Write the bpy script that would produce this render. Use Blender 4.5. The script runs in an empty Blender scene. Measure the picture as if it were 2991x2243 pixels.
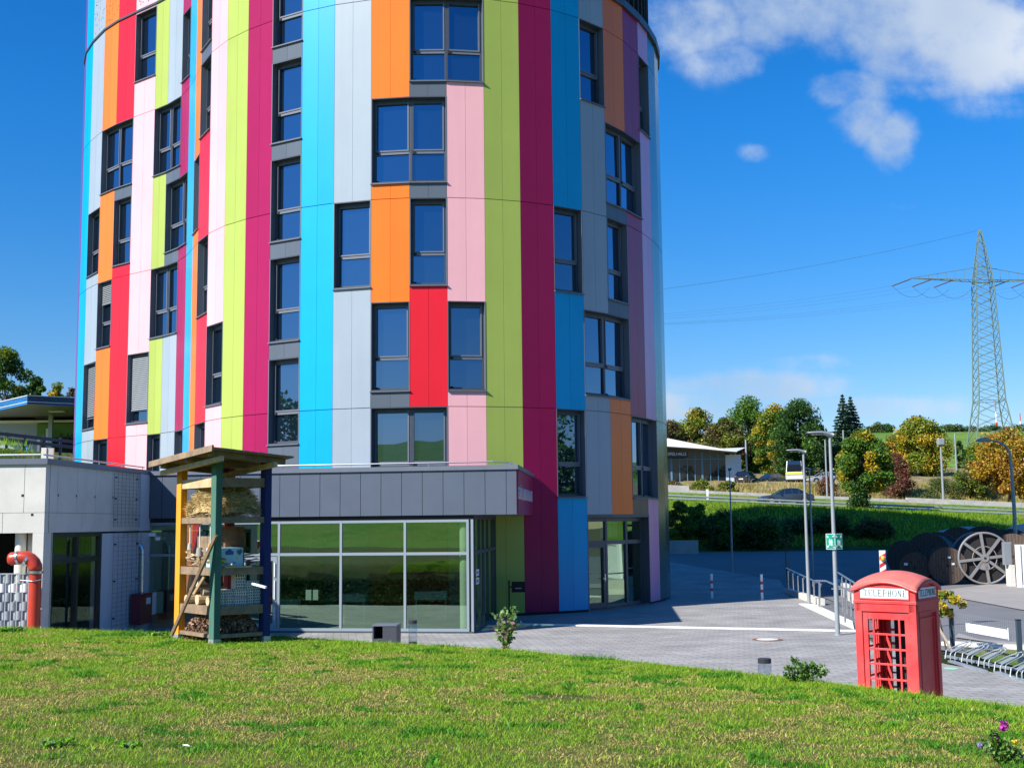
import bpy, bmesh, math, random
import numpy as np
from mathutils import Vector, Matrix, Euler
R=math.radians; pi=math.pi
random.seed(7); rng=np.random.default_rng(7)
C=bpy.context.scene.collection
# ------------------------------------------------------------------ camera model (survey of the place)
FPX=3550.; HC=3.1; PITCH=math.atan(404/FPX); ROLL=0.0105
fv=np.array([0,math.cos(PITCH),math.sin(PITCH)]); r0=np.array([1.,0,0]); u0=np.cross(r0,fv)
rv=r0*math.cos(ROLL)-u0*math.sin(ROLL); uv=np.cross(rv,fv)
def ray(x,y): return fv+rv*(x-1495.5)/FPX-uv*(y-1121.5)/FPX
def atz(x,y,z):
    d=ray(x,y); return Vector(np.array([0,0,HC])+d*((z-HC)/d[2]))
def aty(x,y,Y):
    d=ray(x,y); return Vector(np.array([0,0,HC])+d*(Y/d[1]))
def onplane(x,y,p,h):
    """point where the sight line meets the vertical wall through p with heading h (radians)"""
    d=ray(x,y); t=(math.cos(h),math.sin(h))
    A=np.array([[d[0],-t[0]],[d[1],-t[1]]]); s=np.linalg.solve(A,np.array([p[0],p[1]]))
    return s[1], HC+d[2]*s[0]      # distance along wall, height
# ------------------------------------------------------------------ object helpers
def wm(o):
    m=o.matrix_basis.copy()
    if o.parent: m=wm(o.parent)@o.matrix_parent_inverse@m
    return m
def setp(o,parent):
    o.parent=parent; o.matrix_parent_inverse=wm(parent).inverted()
def tag(o,label=None,cat=None,group=None,kind=None):
    if label: o['label']=label
    if cat: o['category']=cat
    if group: o['group']=group
    if kind: o['kind']=kind
    return o
def empty(name,loc,label,cat,group=None,rz=0):
    o=bpy.data.objects.new(name,None); C.objects.link(o); o.location=loc; o.rotation_euler=(0,0,rz)
    o.empty_display_size=.2
    return tag(o,label,cat,group)
def kids(o): return [c for c in bpy.data.objects if c.parent==o]
def copy_tree(o,parent=None):
    c=o.copy(); C.objects.link(c)
    if parent: c.parent=parent
    for k in kids(o): copy_tree(k,c)
    return c
class MB:
    def __init__(s): s.v=[]; s.f=[]; s.mi=[]; s.mats=[]; s.T=None
    def m(s,mat):
        if mat not in s.mats: s.mats.append(mat)
        return s.mats.index(mat)
    def add(s,vs,fs,mat):
        n=len(s.v); k=s.m(mat)
        if s.T is not None: vs=[s.T@Vector(v) for v in vs]
        s.v+= [tuple(v) for v in vs]
        for f in fs: s.f.append(tuple(i+n for i in f)); s.mi.append(k)
        return s
    def box(s,x0,x1,y0,y1,z0,z1,mat,M=None):
        if x0>x1:x0,x1=x1,x0
        if y0>y1:y0,y1=y1,y0
        if z0>z1:z0,z1=z1,z0
        vs=[(x0,y0,z0),(x1,y0,z0),(x1,y1,z0),(x0,y1,z0),(x0,y0,z1),(x1,y0,z1),(x1,y1,z1),(x0,y1,z1)]
        if M is not None: vs=[M@Vector(v) for v in vs]
        return s.add(vs,[(3,2,1,0),(4,5,6,7),(0,1,5,4),(1,2,6,5),(2,3,7,6),(3,0,4,7)],mat)
    def quad(s,a,b,c,d,mat): return s.add([a,b,c,d],[(0,1,2,3)],mat)
    def bar(s,p,q,w,h,mat,up=(0,0,1)):
        p=Vector(p);q=Vector(q);d=(q-p); L=d.length; d.normalize(); u=Vector(up)
        if abs(d.dot(u))>.99: u=Vector((0,1,0))
        r=d.cross(u).normalized(); u=r.cross(d)
        M=Matrix((( r.x,d.x,u.x,p.x),(r.y,d.y,u.y,p.y),(r.z,d.z,u.z,p.z),(0,0,0,1)))
        return s.box(-w/2,w/2,0,L,-h/2,h/2,mat,M)
    def tube(s,pts,r,mat,n=8,cap=True):
        pts=[Vector(p) for p in pts]; N=len(pts); rr=r if isinstance(r,(list,tuple)) else [r]*N
        vs=[];fs=[]; prev=None
        for i,p in enumerate(pts):
            d=(pts[min(i+1,N-1)]-pts[max(i-1,0)]).normalized()
            u=prev if prev is not None else (Vector((0,0,1)) if abs(d.z)<.9 else Vector((1,0,0)))
            a=d.cross(u)
            if a.length<1e-4: a=d.cross(Vector((0,1,0)))
            a.normalize(); b=a.cross(d).normalized(); prev=b
            for k in range(n):
                t=2*pi*k/n; vs.append(p+(a*math.cos(t)+b*math.sin(t))*rr[i])
        for i in range(N-1):
            for k in range(n):
                k2=(k+1)%n; fs.append((i*n+k,i*n+k2,(i+1)*n+k2,(i+1)*n+k))
        if cap: fs.append(tuple(range(n-1,-1,-1))); fs.append(tuple((N-1)*n+k for k in range(n)))
        return s.add(vs,fs,mat)
    def lathe(s,c,prof,mat,n=20,M=None):
        vs=[];fs=[];N=len(prof)
        for (r,z) in prof:
            for k in range(n):
                t=2*pi*k/n; vs.append(Vector((r*math.cos(t),r*math.sin(t),z)))
        if M is not None: vs=[M@v for v in vs]
        vs=[v+Vector(c) for v in vs]
        for i in range(N-1):
            for k in range(n):
                k2=(k+1)%n; fs.append((i*n+k,i*n+k2,(i+1)*n+k2,(i+1)*n+k))
        fs.append(tuple(range(n-1,-1,-1))); fs.append(tuple((N-1)*n+k for k in range(n)))
        return s.add(vs,fs,mat)
    def prism(s,poly,z0,z1,mat):
        n=len(poly); vs=[(p[0],p[1],z0) for p in poly]+[(p[0],p[1],z1) for p in poly]
        fs=[tuple(range(n-1,-1,-1)),tuple(range(n,2*n))]+[(i,(i+1)%n,n+(i+1)%n,n+i) for i in range(n)]
        return s.add(vs,fs,mat)
    def build(s,name,parent=None,smooth=False,bevel=0,auto=False):
        me=bpy.data.meshes.new(name); me.from_pydata(s.v,[],s.f)
        for m in s.mats: me.materials.append(m)
        me.polygons.foreach_set('material_index',s.mi)
        if smooth: me.polygons.foreach_set('use_smooth',[True]*len(s.f))
        me.update()
        o=bpy.data.objects.new(name,me); C.objects.link(o)
        if parent: setp(o,parent)
        if bevel:
            b=o.modifiers.new('b','BEVEL'); b.width=bevel; b.segments=2; b.limit_method='ANGLE'; b.angle_limit=R(40)
        if auto:
            bm=bmesh.new(); bm.from_mesh(me)
            for e in bm.edges:
                if len(e.link_faces)==2 and e.calc_face_angle(0)>R(35): e.smooth=False
            for f in bm.faces: f.smooth=True
            bm.to_mesh(me); bm.free()
        return o
def npmesh(name,V,Fq,mats,mi,parent=None,smooth=False):
    me=bpy.data.meshes.new(name); k=Fq.shape[1]
    me.vertices.add(len(V)); me.vertices.foreach_set('co',np.ascontiguousarray(V,dtype=np.float32).ravel())
    me.loops.add(Fq.size); me.loops.foreach_set('vertex_index',np.ascontiguousarray(Fq,dtype=np.int32).ravel())
    me.polygons.add(len(Fq)); me.polygons.foreach_set('loop_start',np.arange(0,Fq.size,k,dtype=np.int32))
    for m in mats: me.materials.append(m)
    me.polygons.foreach_set('material_index',np.ascontiguousarray(mi,dtype=np.int32))
    if smooth: me.polygons.foreach_set('use_smooth',np.ones(len(Fq),dtype=bool))
    me.update(calc_edges=True); me.validate()
    o=bpy.data.objects.new(name,me); C.objects.link(o)
    if parent: setp(o,parent)
    return o
# ------------------------------------------------------------------ materials
MC={}
def mat(name,col,rough=.6,metal=0,var=0,vs=3.,bump=0,bs=30.,spec=.5,col2=None,coat=0,coord='Object',trans=0,detail=4,stretch=None):
    if name in MC: return MC[name]
    m=bpy.data.materials.new(name); m.use_nodes=True; MC[name]=m
    nt=m.node_tree; b=nt.nodes['Principled BSDF']; N=nt.nodes.new; L=nt.links.new
    b.inputs['Base Color'].default_value=(*col,1); b.inputs['Roughness'].default_value=rough
    b.inputs['Metallic'].default_value=metal; b.inputs['Specular IOR Level'].default_value=spec
    if coat: b.inputs['Coat Weight'].default_value=coat; b.inputs['Coat Roughness'].default_value=.08
    if trans: b.inputs['Transmission Weight'].default_value=trans
    if var or col2 or bump:
        tc=N('ShaderNodeTexCoord'); src=tc.outputs[coord]
        if stretch:
            mp=N('ShaderNodeMapping'); L(src,mp.inputs['Vector']); mp.inputs['Scale'].default_value=stretch; src=mp.outputs[0]
    if var or col2:
        n=N('ShaderNodeTexNoise'); n.inputs['Scale'].default_value=vs; n.inputs['Detail'].default_value=detail; n.inputs['Roughness'].default_value=.6
        L(src,n.inputs['Vector'])
        r=N('ShaderNodeValToRGB'); e=r.color_ramp.elements
        e[0].position=.32;e[1].position=.68
        c2=col2 or tuple(min(1,c*(1+var)) for c in col); c1=col if col2 else tuple(c*(1-var) for c in col)
        e[0].color=(*c1,1); e[1].color=(*c2,1)
        L(n.outputs['Fac'],r.inputs['Fac']); L(r.outputs['Color'],b.inputs['Base Color'])
    if bump:
        n2=N('ShaderNodeTexNoise'); n2.inputs['Scale'].default_value=bs; n2.inputs['Detail'].default_value=5; L(src,n2.inputs['Vector'])
        bp=N('ShaderNodeBump'); bp.inputs['Strength'].default_value=bump; bp.inputs['Distance'].default_value=.02
        L(n2.outputs['Fac'],bp.inputs['Height']); L(bp.outputs['Normal'],b.inputs['Normal'])
    return m
def glassmat(name,tint,refl,body=(.01,.015,.02),clear=0,wav=.004,wscale=.6,gcol=(1,1,1)):
    """window glass: coated mirror share over a dark (or see-through) body, slightly wavy"""
    m=bpy.data.materials.new(name); m.use_nodes=True; MC[name]=m
    nt=m.node_tree; nt.nodes.clear(); N=nt.nodes.new; L=nt.links.new
    out=N('ShaderNodeOutputMaterial'); mix=N('ShaderNodeMixShader'); g=N('ShaderNodeBsdfGlossy'); g.inputs['Roughness'].default_value=.01
    g.inputs['Color'].default_value=(*gcol,1)
    if clear:
        a=N('ShaderNodeBsdfTransparent'); a.inputs['Color'].default_value=(*tint,1)
    else:
        a=N('ShaderNodeBsdfDiffuse'); a.inputs['Color'].default_value=(*body,1)
    lw_=N('ShaderNodeLayerWeight'); lw_.inputs['Blend'].default_value=.5; fr=N('ShaderNodeMath'); fr.operation='POWER'; L(lw_.outputs['Facing'],fr.inputs[0]); fr.inputs[1].default_value=4.
    ad=N('ShaderNodeMath'); ad.operation='ADD'; ad.inputs[1].default_value=refl+.04; ad.use_clamp=True
    tc=N('ShaderNodeTexCoord'); n=N('ShaderNodeTexNoise'); n.inputs['Scale'].default_value=wscale; n.inputs['Detail'].default_value=1
    bp=N('ShaderNodeBump'); bp.inputs['Strength'].default_value=1; bp.inputs['Distance'].default_value=wav
    L(tc.outputs['Object'],n.inputs['Vector']); L(n.outputs['Fac'],bp.inputs['Height']); L(bp.outputs['Normal'],g.inputs['Normal'])
    L(fr.outputs[0],ad.inputs[0]); L(ad.outputs[0],mix.inputs[0]); L(a.outputs[0],mix.inputs[1]); L(g.outputs[0],mix.inputs[2]); L(mix.outputs[0],out.inputs[0])
    return m
def leafmat(name,col,tr=.35,rough=.5):
    if name in MC: return MC[name]
    m=bpy.data.materials.new(name); m.use_nodes=True; MC[name]=m
    nt=m.node_tree; b=nt.nodes['Principled BSDF']; N=nt.nodes.new; L=nt.links.new; out=nt.nodes['Material Output']
    g=N('ShaderNodeNewGeometry'); r=N('ShaderNodeValToRGB'); e=r.color_ramp.elements
    e[0].color=(*[c*.6 for c in col],1); e[1].color=(*[min(1,c*1.45) for c in col],1)
    L(g.outputs['Random Per Island'],r.inputs['Fac']); L(r.outputs['Color'],b.inputs['Base Color'])
    b.inputs['Roughness'].default_value=rough; b.inputs['Specular IOR Level'].default_value=.35
    t=N('ShaderNodeBsdfTranslucent'); L(r.outputs['Color'],t.inputs['Color']); mx=N('ShaderNodeMixShader'); mx.inputs[0].default_value=tr
    L(b.outputs[0],mx.inputs[1]); L(t.outputs[0],mx.inputs[2]); L(mx.outputs[0],out.inputs['Surface'])
    return m
# cladding colours; lilac is a pink panel with mirrored sky blue painted in
CL={'cyan':(.0,.33,.64),'grey':(.30,.355,.41),'orange':(.80,.17,.014),'red':(.66,.014,.028),'pink':(.78,.405,.435),'teal':(.13,.20,.20),'lilac':(.60,.30,.50),
    'lime':(.345,.43,.085),'magenta':(.30,.007,.070),'span':(.095,.115,.145),'brown':(.13,.09,.07),'purple':(.17,.05,.26)}
CM={k:mat('clad_'+k,v,rough=.33,spec=.28,var=.03,vs=.7,bump=.015,bs=1.2,metal=0.0) for k,v in CL.items()}
for k_,m_ in CM.items():      # slight tone differences from panel to panel and faint vertical rain marks
    nt_=m_.node_tree; b_=nt_.nodes['Principled BSDF']; lk=b_.inputs['Base Color'].links[0]; src_=lk.from_socket
    g_=nt_.nodes.new('ShaderNodeNewGeometry'); n_=nt_.nodes.new('ShaderNodeTexNoise'); n_.inputs['Scale'].default_value=1; n_.inputs['Detail'].default_value=5
    t_=nt_.nodes.new('ShaderNodeTexCoord'); mp_=nt_.nodes.new('ShaderNodeMapping'); mp_.inputs['Scale'].default_value=(5,5,.25); nt_.links.new(t_.outputs['Object'],mp_.inputs[0]); nt_.links.new(mp_.outputs[0],n_.inputs['Vector'])
    a_=nt_.nodes.new('ShaderNodeMath'); a_.operation='MULTIPLY_ADD'; nt_.links.new(g_.outputs['Random Per Island'],a_.inputs[0]); a_.inputs[1].default_value=.09; a_.inputs[2].default_value=.915
    c_=nt_.nodes.new('ShaderNodeMath'); c_.operation='MULTIPLY_ADD'; nt_.links.new(n_.outputs[0],c_.inputs[0]); c_.inputs[1].default_value=.10; nt_.links.new(a_.outputs[0],c_.inputs[2])
    h_=nt_.nodes.new('ShaderNodeHueSaturation'); nt_.links.new(src_,h_.inputs['Color']); nt_.links.new(c_.outputs[0],h_.inputs['Value']); nt_.links.new(h_.outputs[0],b_.inputs['Base Color'])
    if k_=='teal': b_.inputs['Metallic'].default_value=.7; b_.inputs['Roughness'].default_value=.22
anth=mat('anthracite_metal',(.055,.065,.085),rough=.42,var=.08,vs=5)
anth_l=mat('reveal_metal',(.13,.145,.18),rough=.4,var=.05,vs=3)
fascia_m=mat('fascia_panel',(.078,.098,.135),rough=.45,var=.05,vs=1.5)
dark=mat('dark_void',(.012,.013,.016),rough=.8)
glass_w=glassmat('window_glass',(1,1,1),.24,body=(.006,.012,.02),gcol=(.48,.70,1.0))
glass_l=glassmat('lobby_glass',(.46,.60,.50),.27,clear=1,wav=.003,gcol=(.66,.98,.72))
glass_c=glassmat('car_glass',(1,1,1),.12,body=(.01,.012,.014))
galv=mat('galvanised_steel',(.46,.50,.53),rough=.42,metal=.6,var=.1,vs=6)
steelp=mat('painted_pole_grey',(.30,.33,.35),rough=.4,metal=.2,var=.06,vs=4)
stainless=mat('stainless_steel',(.62,.63,.65),rough=.25,metal=.9)
conc=mat('fair_faced_concrete',(.60,.585,.53),rough=.85,var=.09,vs=1.2,bump=.12,bs=25,detail=8)
conc2=mat('old_concrete',(.42,.41,.38),rough=.9,var=.16,vs=1.6,bump=.2,bs=12,detail=8)
whitep=mat('white_paint',(.80,.81,.82),rough=.5,var=.03,vs=2)
rubber=mat('tyre_rubber',(.02,.02,.022),rough=.85)
bark=mat('bark',(.09,.065,.045),rough=.9,var=.3,vs=8,bump=.4,bs=20)
def gq(m,x0,x1,z0,z1,d,mt,M):
    m.add([M@Vector(v) for v in ((x0,z0,d),(x1,z0,d),(x1,z1,d),(x0,z1,d))],[(0,1,2,3)],mt)
def text(body,size,mtl,M,parent,name='lettering',depth=.004,sx=1,align='LEFT',space=1):
    cu=bpy.data.curves.new(name,'FONT'); cu.body=body; cu.size=size; cu.extrude=depth; cu.align_x=align; cu.space_character=space; cu.resolution_u=2
    t=bpy.data.objects.new('tmp',cu); C.objects.link(t)
    dg=bpy.context.evaluated_depsgraph_get(); me=bpy.data.meshes.new_from_object(t.evaluated_get(dg))
    bpy.data.objects.remove(t); me.transform(M@Matrix.Diagonal((sx,1,1,1))); me.materials.clear(); me.materials.append(mtl)
    me.name=name
    o=bpy.data.objects.new(name,me); C.objects.link(o)
    if parent: setp(o,parent)
    return o
def wallmat(p,h,z=0,off=0):
    """matrix: local x along heading h, local y up, local z outward (to the right-hand side of heading)"""
    t=Vector((math.cos(h),math.sin(h),0)); n=Vector((t.y,-t.x,0))
    o=Vector((p[0],p[1],z))+n*off
    return Matrix(((t.x,0,n.x,o.x),(t.y,0,n.y,o.y),(0,1,0,o.z),(0,0,0,1)))
# ================================================================== the striped tower
VX=[(219,1304),(238.5,1298),(273,1291),(314.5,1288),(366.6,1282),(429.6,1278),(468.7,1273),(510,1266),(533.8,1258.6),(553,1247.8),(568.5,1239),(599,1232.6),(646.6,1220),(709.5,1213),(783,1206.5),(873.7,1200),(971,1193.5),(1082,1189),(1197,1187.8),(1308,1187),(1420.6,1188),(1527,1190),(1625,1195),(1710,1199),(1783,1206),(1843,1215),(1888,1224),(1917,1230.6),(1937,1236.5)]
HD=[-59,-54,-46,-40,-38.5,-42,-49,-58,-65,-66,-61,-53,-43.5,-37,-31,-24.5,-16.5,-8,0,9,18,27,35,45,55,62,67,71]
PV=[None]*len(VX); a0=19
d=ray(*VX[a0]); PV[a0]=np.array([40.75*d[0]/d[1],40.75])
def isect(p,h,xy):
    d=ray(*xy)[:2]; t=np.array([math.cos(R(h)),math.sin(R(h))]); s=np.linalg.solve(np.array([d,-t]).T,p); return d*s[0]
for i in range(a0-1,-1,-1): PV[i]=isect(PV[i+1],HD[i],VX[i])
for i in range(a0+1,len(VX)): PV[i]=isect(PV[i-1],HD[i-1],VX[i])
def step(p,h,L): return p+np.array([math.cos(R(h)),math.sin(R(h))])*L
PT=[p for p in PV]
for h in (77,84,92,101,110,120): PT.append(step(PT[-1],h,1.35))
left=[]; p=PV[0]
for h in (-67,-76,-86,-97): p=step(p,h+180,1.4); left.insert(0,p)
NL=len(left); PT=left+PT
backpts=[np.array(q) for q in ((-1.5,58.5),(-8.,63.5),(-15.,66.5),(-20.,66.3))]
T=[7.0+3.6*k for k in range(8)]; WH=3.05
TZ=lambda k:(T[k],T[k]-WH)
FAC={0:('cyan',[],[]),1:('grey',[3,1],[]),2:('orange',[4,2,0],[]),3:('red',[4,3],[3]),4:('pink',['x',1],[]),5:('lime',[4,2,0],[]),
 6:('grey',[4,3,2],[3,2]),7:('magenta',[5,3,0],[]),8:('cyan',[],[]),9:('orange',[3],[]),10:('red',[5,4,2,0],[4]),11:('pink',[1],[]),
 12:('lime',[],[]),13:('magenta',[],[]),14:('span',['s0','s1','s2','s3','s4','s5'],[]),15:('cyan',[],[]),16:('grey',[2],[]),17:('orange',[3,1,0],[0]),
 18:('red',[4,3,2,0],[3,2]),19:('pink',[4,1],[]),20:('lime',[],[]),21:('magenta',[],[]),22:('cyan',[2,0],[]),23:('grey',[4,1],[]),
 24:('orange',[3,2,1],[2,1]),25:('magenta',[3,0],[]),26:('lilac',[4,0],[]),27:('teal',[],[]),28:('teal',[],[]),29:('teal',[],[])}
HEAD={(18,'up'):'orange'}
tower=empty('office_tower',(-7.5,50,0),'round office tower clad in vertical stripes of bright coloured metal panels','building')
wall=MB(); trim=MB(); back=MB()
# horizontal joints in the cladding
JT=[T[0],T[2],T[4]]
def frame_of(j):
    p=PT[j]; q=PT[j+1]; L=float(np.hypot(*(q-p))); h=math.atan2(q[1]-p[1],q[0]-p[0]); return p,h,L
wins=[]
def clad(j,z0,z1,c,perf=False):
    p,h,L=frame_of(j); M=wallmat(p,h)
    cuts=[z0]+[z for z in JT+([26.3] if j<NL+13 else []) if z0+.1<z<z1-.1]+[z1]
    for a,b in zip(cuts[:-1],cuts[1:]):
        ga=.012 if a>z0 else 0.004; gb=.012 if b<z1 else .004
        for s0,s1 in ((.006,L/2-.004),(L/2+.004,L-.006)):
            wall.box(s0,s1,a+ga,b-gb,-.04,0,CM[c],M)
    back.box(.0,L,z0,z1,-.09,-.045,CM[c] if c!='span' else dark,M)
def window(j,zt,zb,blind=0,left_rev=True,right_rev=True,door=False,curt=False):
    p,h,L=frame_of(j); M=wallmat(p,h); D=-.26
    f=MB()
    a=.02 if left_rev else 0; b=L-(.02 if right_rev else 0)
    # reveals
    if left_rev: f.box(0,.03,zb,zt,D,.012,anth_l,M)
    if right_rev: f.box(L-.03,L,zb,zt,D,.012,anth_l,M)
    f.box(.03*left_rev,L-.03*right_rev,zt-.03,zt,D,-.002,anth,M)
    x0=.03 if left_rev else 0; x1=L-.03 if right_rev else L
    f.box(x0,x1,zb,zb+.05,D,-.002,anth,M)
    # frame members
    fw=.075; y0=D-.06; y1=D+.03; tz=zb+(zt-zb)*.37
    f.box(x0,x0+fw,zb+.05,zt-.03,y0,y1,anth,M); f.box(x1-fw,x1,zb+.05,zt-.03,y0,y1,anth,M)
    f.box(x0+fw,x1-fw,zt-.03-fw*1.3,zt-.03,y0,y1-.003,anth,M); f.box(x0+fw,x1-fw,zb+.05,zb+.05+fw,y0,y1-.003,anth,M)
    f.box(x0+fw,x1-fw,tz-.05,tz+.05,y0,y1-.003,anth_l,M)
    # opening sash in the upper light
    q0=x0+fw;q1=x1-fw; sz0=tz+.05; sz1=zt-.03-fw*1.3; s=.05
    f.box(q0,q0+s,sz0,sz1,y0,y1+.022,anth,M); f.box(q1-s,q1,sz0,sz1,y0,y1+.022,anth_l,M)
    f.box(q0+s,q1-s,sz0,sz0+s,y0,y1+.02,anth_l,M); f.box(q0+s,q1-s,sz1-s,sz1,y0,y1+.02,anth,M)
    for zz in (tz,zb+.12):
        f.box(q0+.01,q0+.11,zz-.035,zz+.035,y1,y1+.03,dark,M)
    w=f.build('window',tower)
    g=MB(); e1,e2,e3,e4=[random.uniform(-.005,.005) for _ in range(4)]
    for (za,zc,ea_,ec_) in ((zb+.08,tz,e1,e2),(tz,sz1,e3,e4)):
        g.quad(M@Vector((q0,za,D-.045+ea_+ec_)),M@Vector((q1,za,D-.045-ea_+ec_)),M@Vector((q1,zc,D-.045-ea_-ec_)),M@Vector((q0,zc,D-.045+ea_-ec_)),glass_w)
    g.build('pane',w)
    sl=MB(); sl.box(-.015,L+.015,zb-.035,zb-.005,D+.06,.075,anth_l,M); sl.build('sill',w)
    if blind:
        bl=MB(); zt2=zt-.08; zb2=zt2-(zt-zb-.2)*blind; n=int((zt2-zb2)/.085)
        for k in range(n):
            z=zt2-.085*k
            bl.add([M@Vector(v) for v in ((q0+.03,z,D+.055),(q1-.03,z,D+.055),(q1-.03,z-.072,D+.10),(q0+.03,z-.072,D+.10))],[(0,1,2,3)],slatm)
        bl.box(q0+.02,q1-.02,zb2-.03,zb2+.01,D+.05,D+.1,anth_l,M)
        bl.build('blind',w)
slatm=mat('blind_slat',(.33,.36,.38),rough=.4,metal=.3)
for i in range(len(PT)-1):
    k=i-NL
    ztop=22.75 if k>=22 else (30.5 if k<14 else 25.)
    if k in FAC: c,ws,sp=FAC[k]
    else: c,ws,sp=(['purple','cyan','magenta','purple'][i] if i<NL else ['lime','cyan','pink','grey','orange','red','lime'][(k)%7]),[],[]
    ops=[]
    for w in ws:
        if w=='x': ops.append((26.2,23.0,w))
        elif isinstance(w,str): z=8.9+3.62*int(w[1]); ops.append((z,z-3.02,w))
        else: ops.append((T[w],T[w]-WH,w))
    ops=[o for o in ops if o[1]<ztop-.3]
    zb=0.08
    if k in (23,24,25): zb=3.35
    ops.sort(key=lambda o:o[1]); z=zb
    spz=[(T[s],T[s+1]-WH) for s in sp]
    for (t,b,w) in ops:
        t=min(t,ztop)
        if b>z+.02:
            cc=c
            if any(abs(z-s[0])<.06 for s in spz): cc='span'
            if k==25 and z<4 and w==0: cc='brown'
            clad(i,z,b,cc)
        bl={(1,1):.86,(2,2):.33,(4,1):.84}.get((k,w),0)
        dbl=[(2,3,4),(5,6,4),(6,7,3),(18,19,4),(17,18,3),(17,18,0),(23,24,1),(24,25,3),(25,26,0),(5,6,2)]
        lr=not any(k==q[1] and w==q[2] for q in dbl); rr=not any(k==q[0] and w==q[2] for q in dbl)
        window(i,t,b,bl,lr,rr)
        z=t
    if z<ztop-.05: clad(i,z,ztop,'orange' if k==18 else c)
# perforated top storey lip on the left lobe and cornice on the right
cor=MB()
for i in range(0,NL+13):
    p,h,L=frame_of(i); M=wallmat(p,h); cor.box(0,L,26.27,26.36,0.002,.06,anth,M)
cor.build('ledge',tower)
cor=MB()
for i in range(NL+22,len(PT)-1):
    p,h,L=frame_of(i); M=wallmat(p,h); cor.box(-.03,L+.03,22.75,23.05,-.3,.10,anth,M)
cor.build('cornice',tower)
holes=MB()
for i in range(NL+1,NL+6):
    p,h,L=frame_of(i); M=wallmat(p,h)
    for q in range(70):
        s=.08+random.random()*(L-.16); z=26.6+(random.random()**1.1)*3.6
        holes.add([M@Vector((s+.035*math.cos(t*pi/3),z+.035*math.sin(t*pi/3),.003)) for t in range(6)],[tuple(range(6))],dark)
holes.build('perforation',tower)
lou=MB()
cxy=np.array([-3.0,49.6])
for i in range(NL+21,len(PT)-1):
    p,h,L=frame_of(i); M=wallmat(p,h)
    for s in (0,L/2): lou.box(s,s+.16,23.05,26.5,-.75,-.35,dark,M)
    lou.box(0,L,23.05,23.3,-1.0,-.8,dark,M)
lou.build('louvre_screen',tower)
wall.build('cladding',tower); back.build('wall',tower)
for rg in (range(NL+20,NL+23),range(NL+26,len(PT)-1)):
    pl=MB()
    for i in rg:
        p,h,L=frame_of(i); M=wallmat(p,h); pl.box(0,L,-.02,.1,-.3,-.07,dark,M)
    pl.build('plinth',tower)
# rear wall, roofs and the taller core (out of sight, but it throws the long shadow)
rear=MB(); ring=[tuple(q) for q in ([PT[-1]]+backpts+[PT[0]])]
for a,b in zip(ring[:-1],ring[1:]):
    h=math.atan2(b[1]-a[1],b[0]-a[0]); L=math.hypot(b[0]-a[0],b[1]-a[1]); rear.box(0,L,0,25,-.3,0,CM['grey'],wallmat(a,h))
rear.build('rear_wall',tower)
rf=MB(); cx,cy=-2.2,49.
inner=[(x*.97+cx*.03,y*.97+cy*.03) for x,y in [tuple(q) for q in PT[NL+13:]]]+[(-4,58),(-9,55)]
rf.prism(inner,22.3,22.7,anth)
inn2=[(x*.98-12*.02,y*.98+58*.02) for x,y in [tuple(q) for q in PT[:NL+13]]]+[(-6,50),(-4,58),(-9,63),(-17,65)]
rf.prism(inn2,30.0,30.4,anth); rf.prism([(x*.985-12*.015,y*.985+58*.015) for x,y in [tuple(q) for q in PT[:NL+13]]]+[(-6,50),(-4,58),(-9,63),(-17,65.5),(-20,65)],30.4,41.5,CM['grey'])
rf.build('roof',tower)
co=MB(); cc0=np.array([-2.6,50.2]); co.prism([tuple(cc0+(q-cc0)*.90) for q in PT[NL+16:]]+[(-4,57),(-9,54)],22.7,27,anth); co.prism([tuple(cc0+(q-cc0)*.985) for q in PT[NL+13:]]+[(-3,58),(-9,56)],27,36.5,CM['grey']); co.build('roof_storey',tower)
# ---- ground floor portal on the right
j0=NL+23
pj=MB(); pa=PT[j0]; pb=PT[j0+1]; pc=PT[j0+2]; pd=PT[j0+3]
for jj,(lf,rt) in zip((j0,j0+1,j0+2),((1,0),(0,0),(0,1))):
    p,h,L=frame_of(jj); M=wallmat(p,h); D=-.3
    if lf: pj.box(0,.04,.0,3.35,D,.01,anth_l,M)
    if rt: pj.box(L-.03,L,.0,3.35,D-.1,.01,anth,M)
    pj.box(.04*lf,L-.03*rt,3.25,3.35,D,-.003,anth,M)
    pj.box(.04*lf,L-.03*rt,0,.06,D-.06,-.003,anth,M)
    x1=L-(.03 if rt else 0); x0=.04*lf
    pj.box(x0,x0+.09,.06,3.25,D-.06,D+.02,anth,M); pj.box(x1-.09,x1,.06,3.25,D-.06,D+.02,anth,M)
    pj.box(x0+.09,x1-.09,2.28,2.42,D-.06,D+.017,anth,M); pj.box(x0+.09,x1-.09,3.1,3.25,D-.06,D+.017,anth,M)
    pj.box(x0+.09,x1-.09,.06,.16,D-.06,D+.017,anth,M)
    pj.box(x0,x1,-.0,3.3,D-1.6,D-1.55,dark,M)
por=pj.build('doorway',tower)
for jj in (j0,j0+1,j0+2):
    p,h,L=frame_of(jj); M=wallmat(p,h); g=MB(); gq(g,.1,L-.1,.12,3.14,-.335,glass_l,M); g.build('pane',por)
p,h,L=frame_of(j0); M=wallmat(p,h)
dl=MB(); dl.box(.16,.24,.1,2.28,-.34,-.262,anth,M); dl.box(L-.22,L-.13,.1,2.28,-.34,-.262,anth,M); dl.box(.24,L-.22,2.18,2.28,-.34,-.264,anth,M); dl.box(.24,L-.22,.1,.25,-.34,-.264,anth,M)
dl.box(L-.2,L-.16,1.0,1.25,-.26,-.235,stainless,M); dl.box(L-.32,L-.16,1.08,1.1,-.235,-.215,stainless,M)
dl.build('door_leaf',por)
cu=MB(); curt=mat('blue_curtain',(.03,.16,.62),rough=.8)
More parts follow.
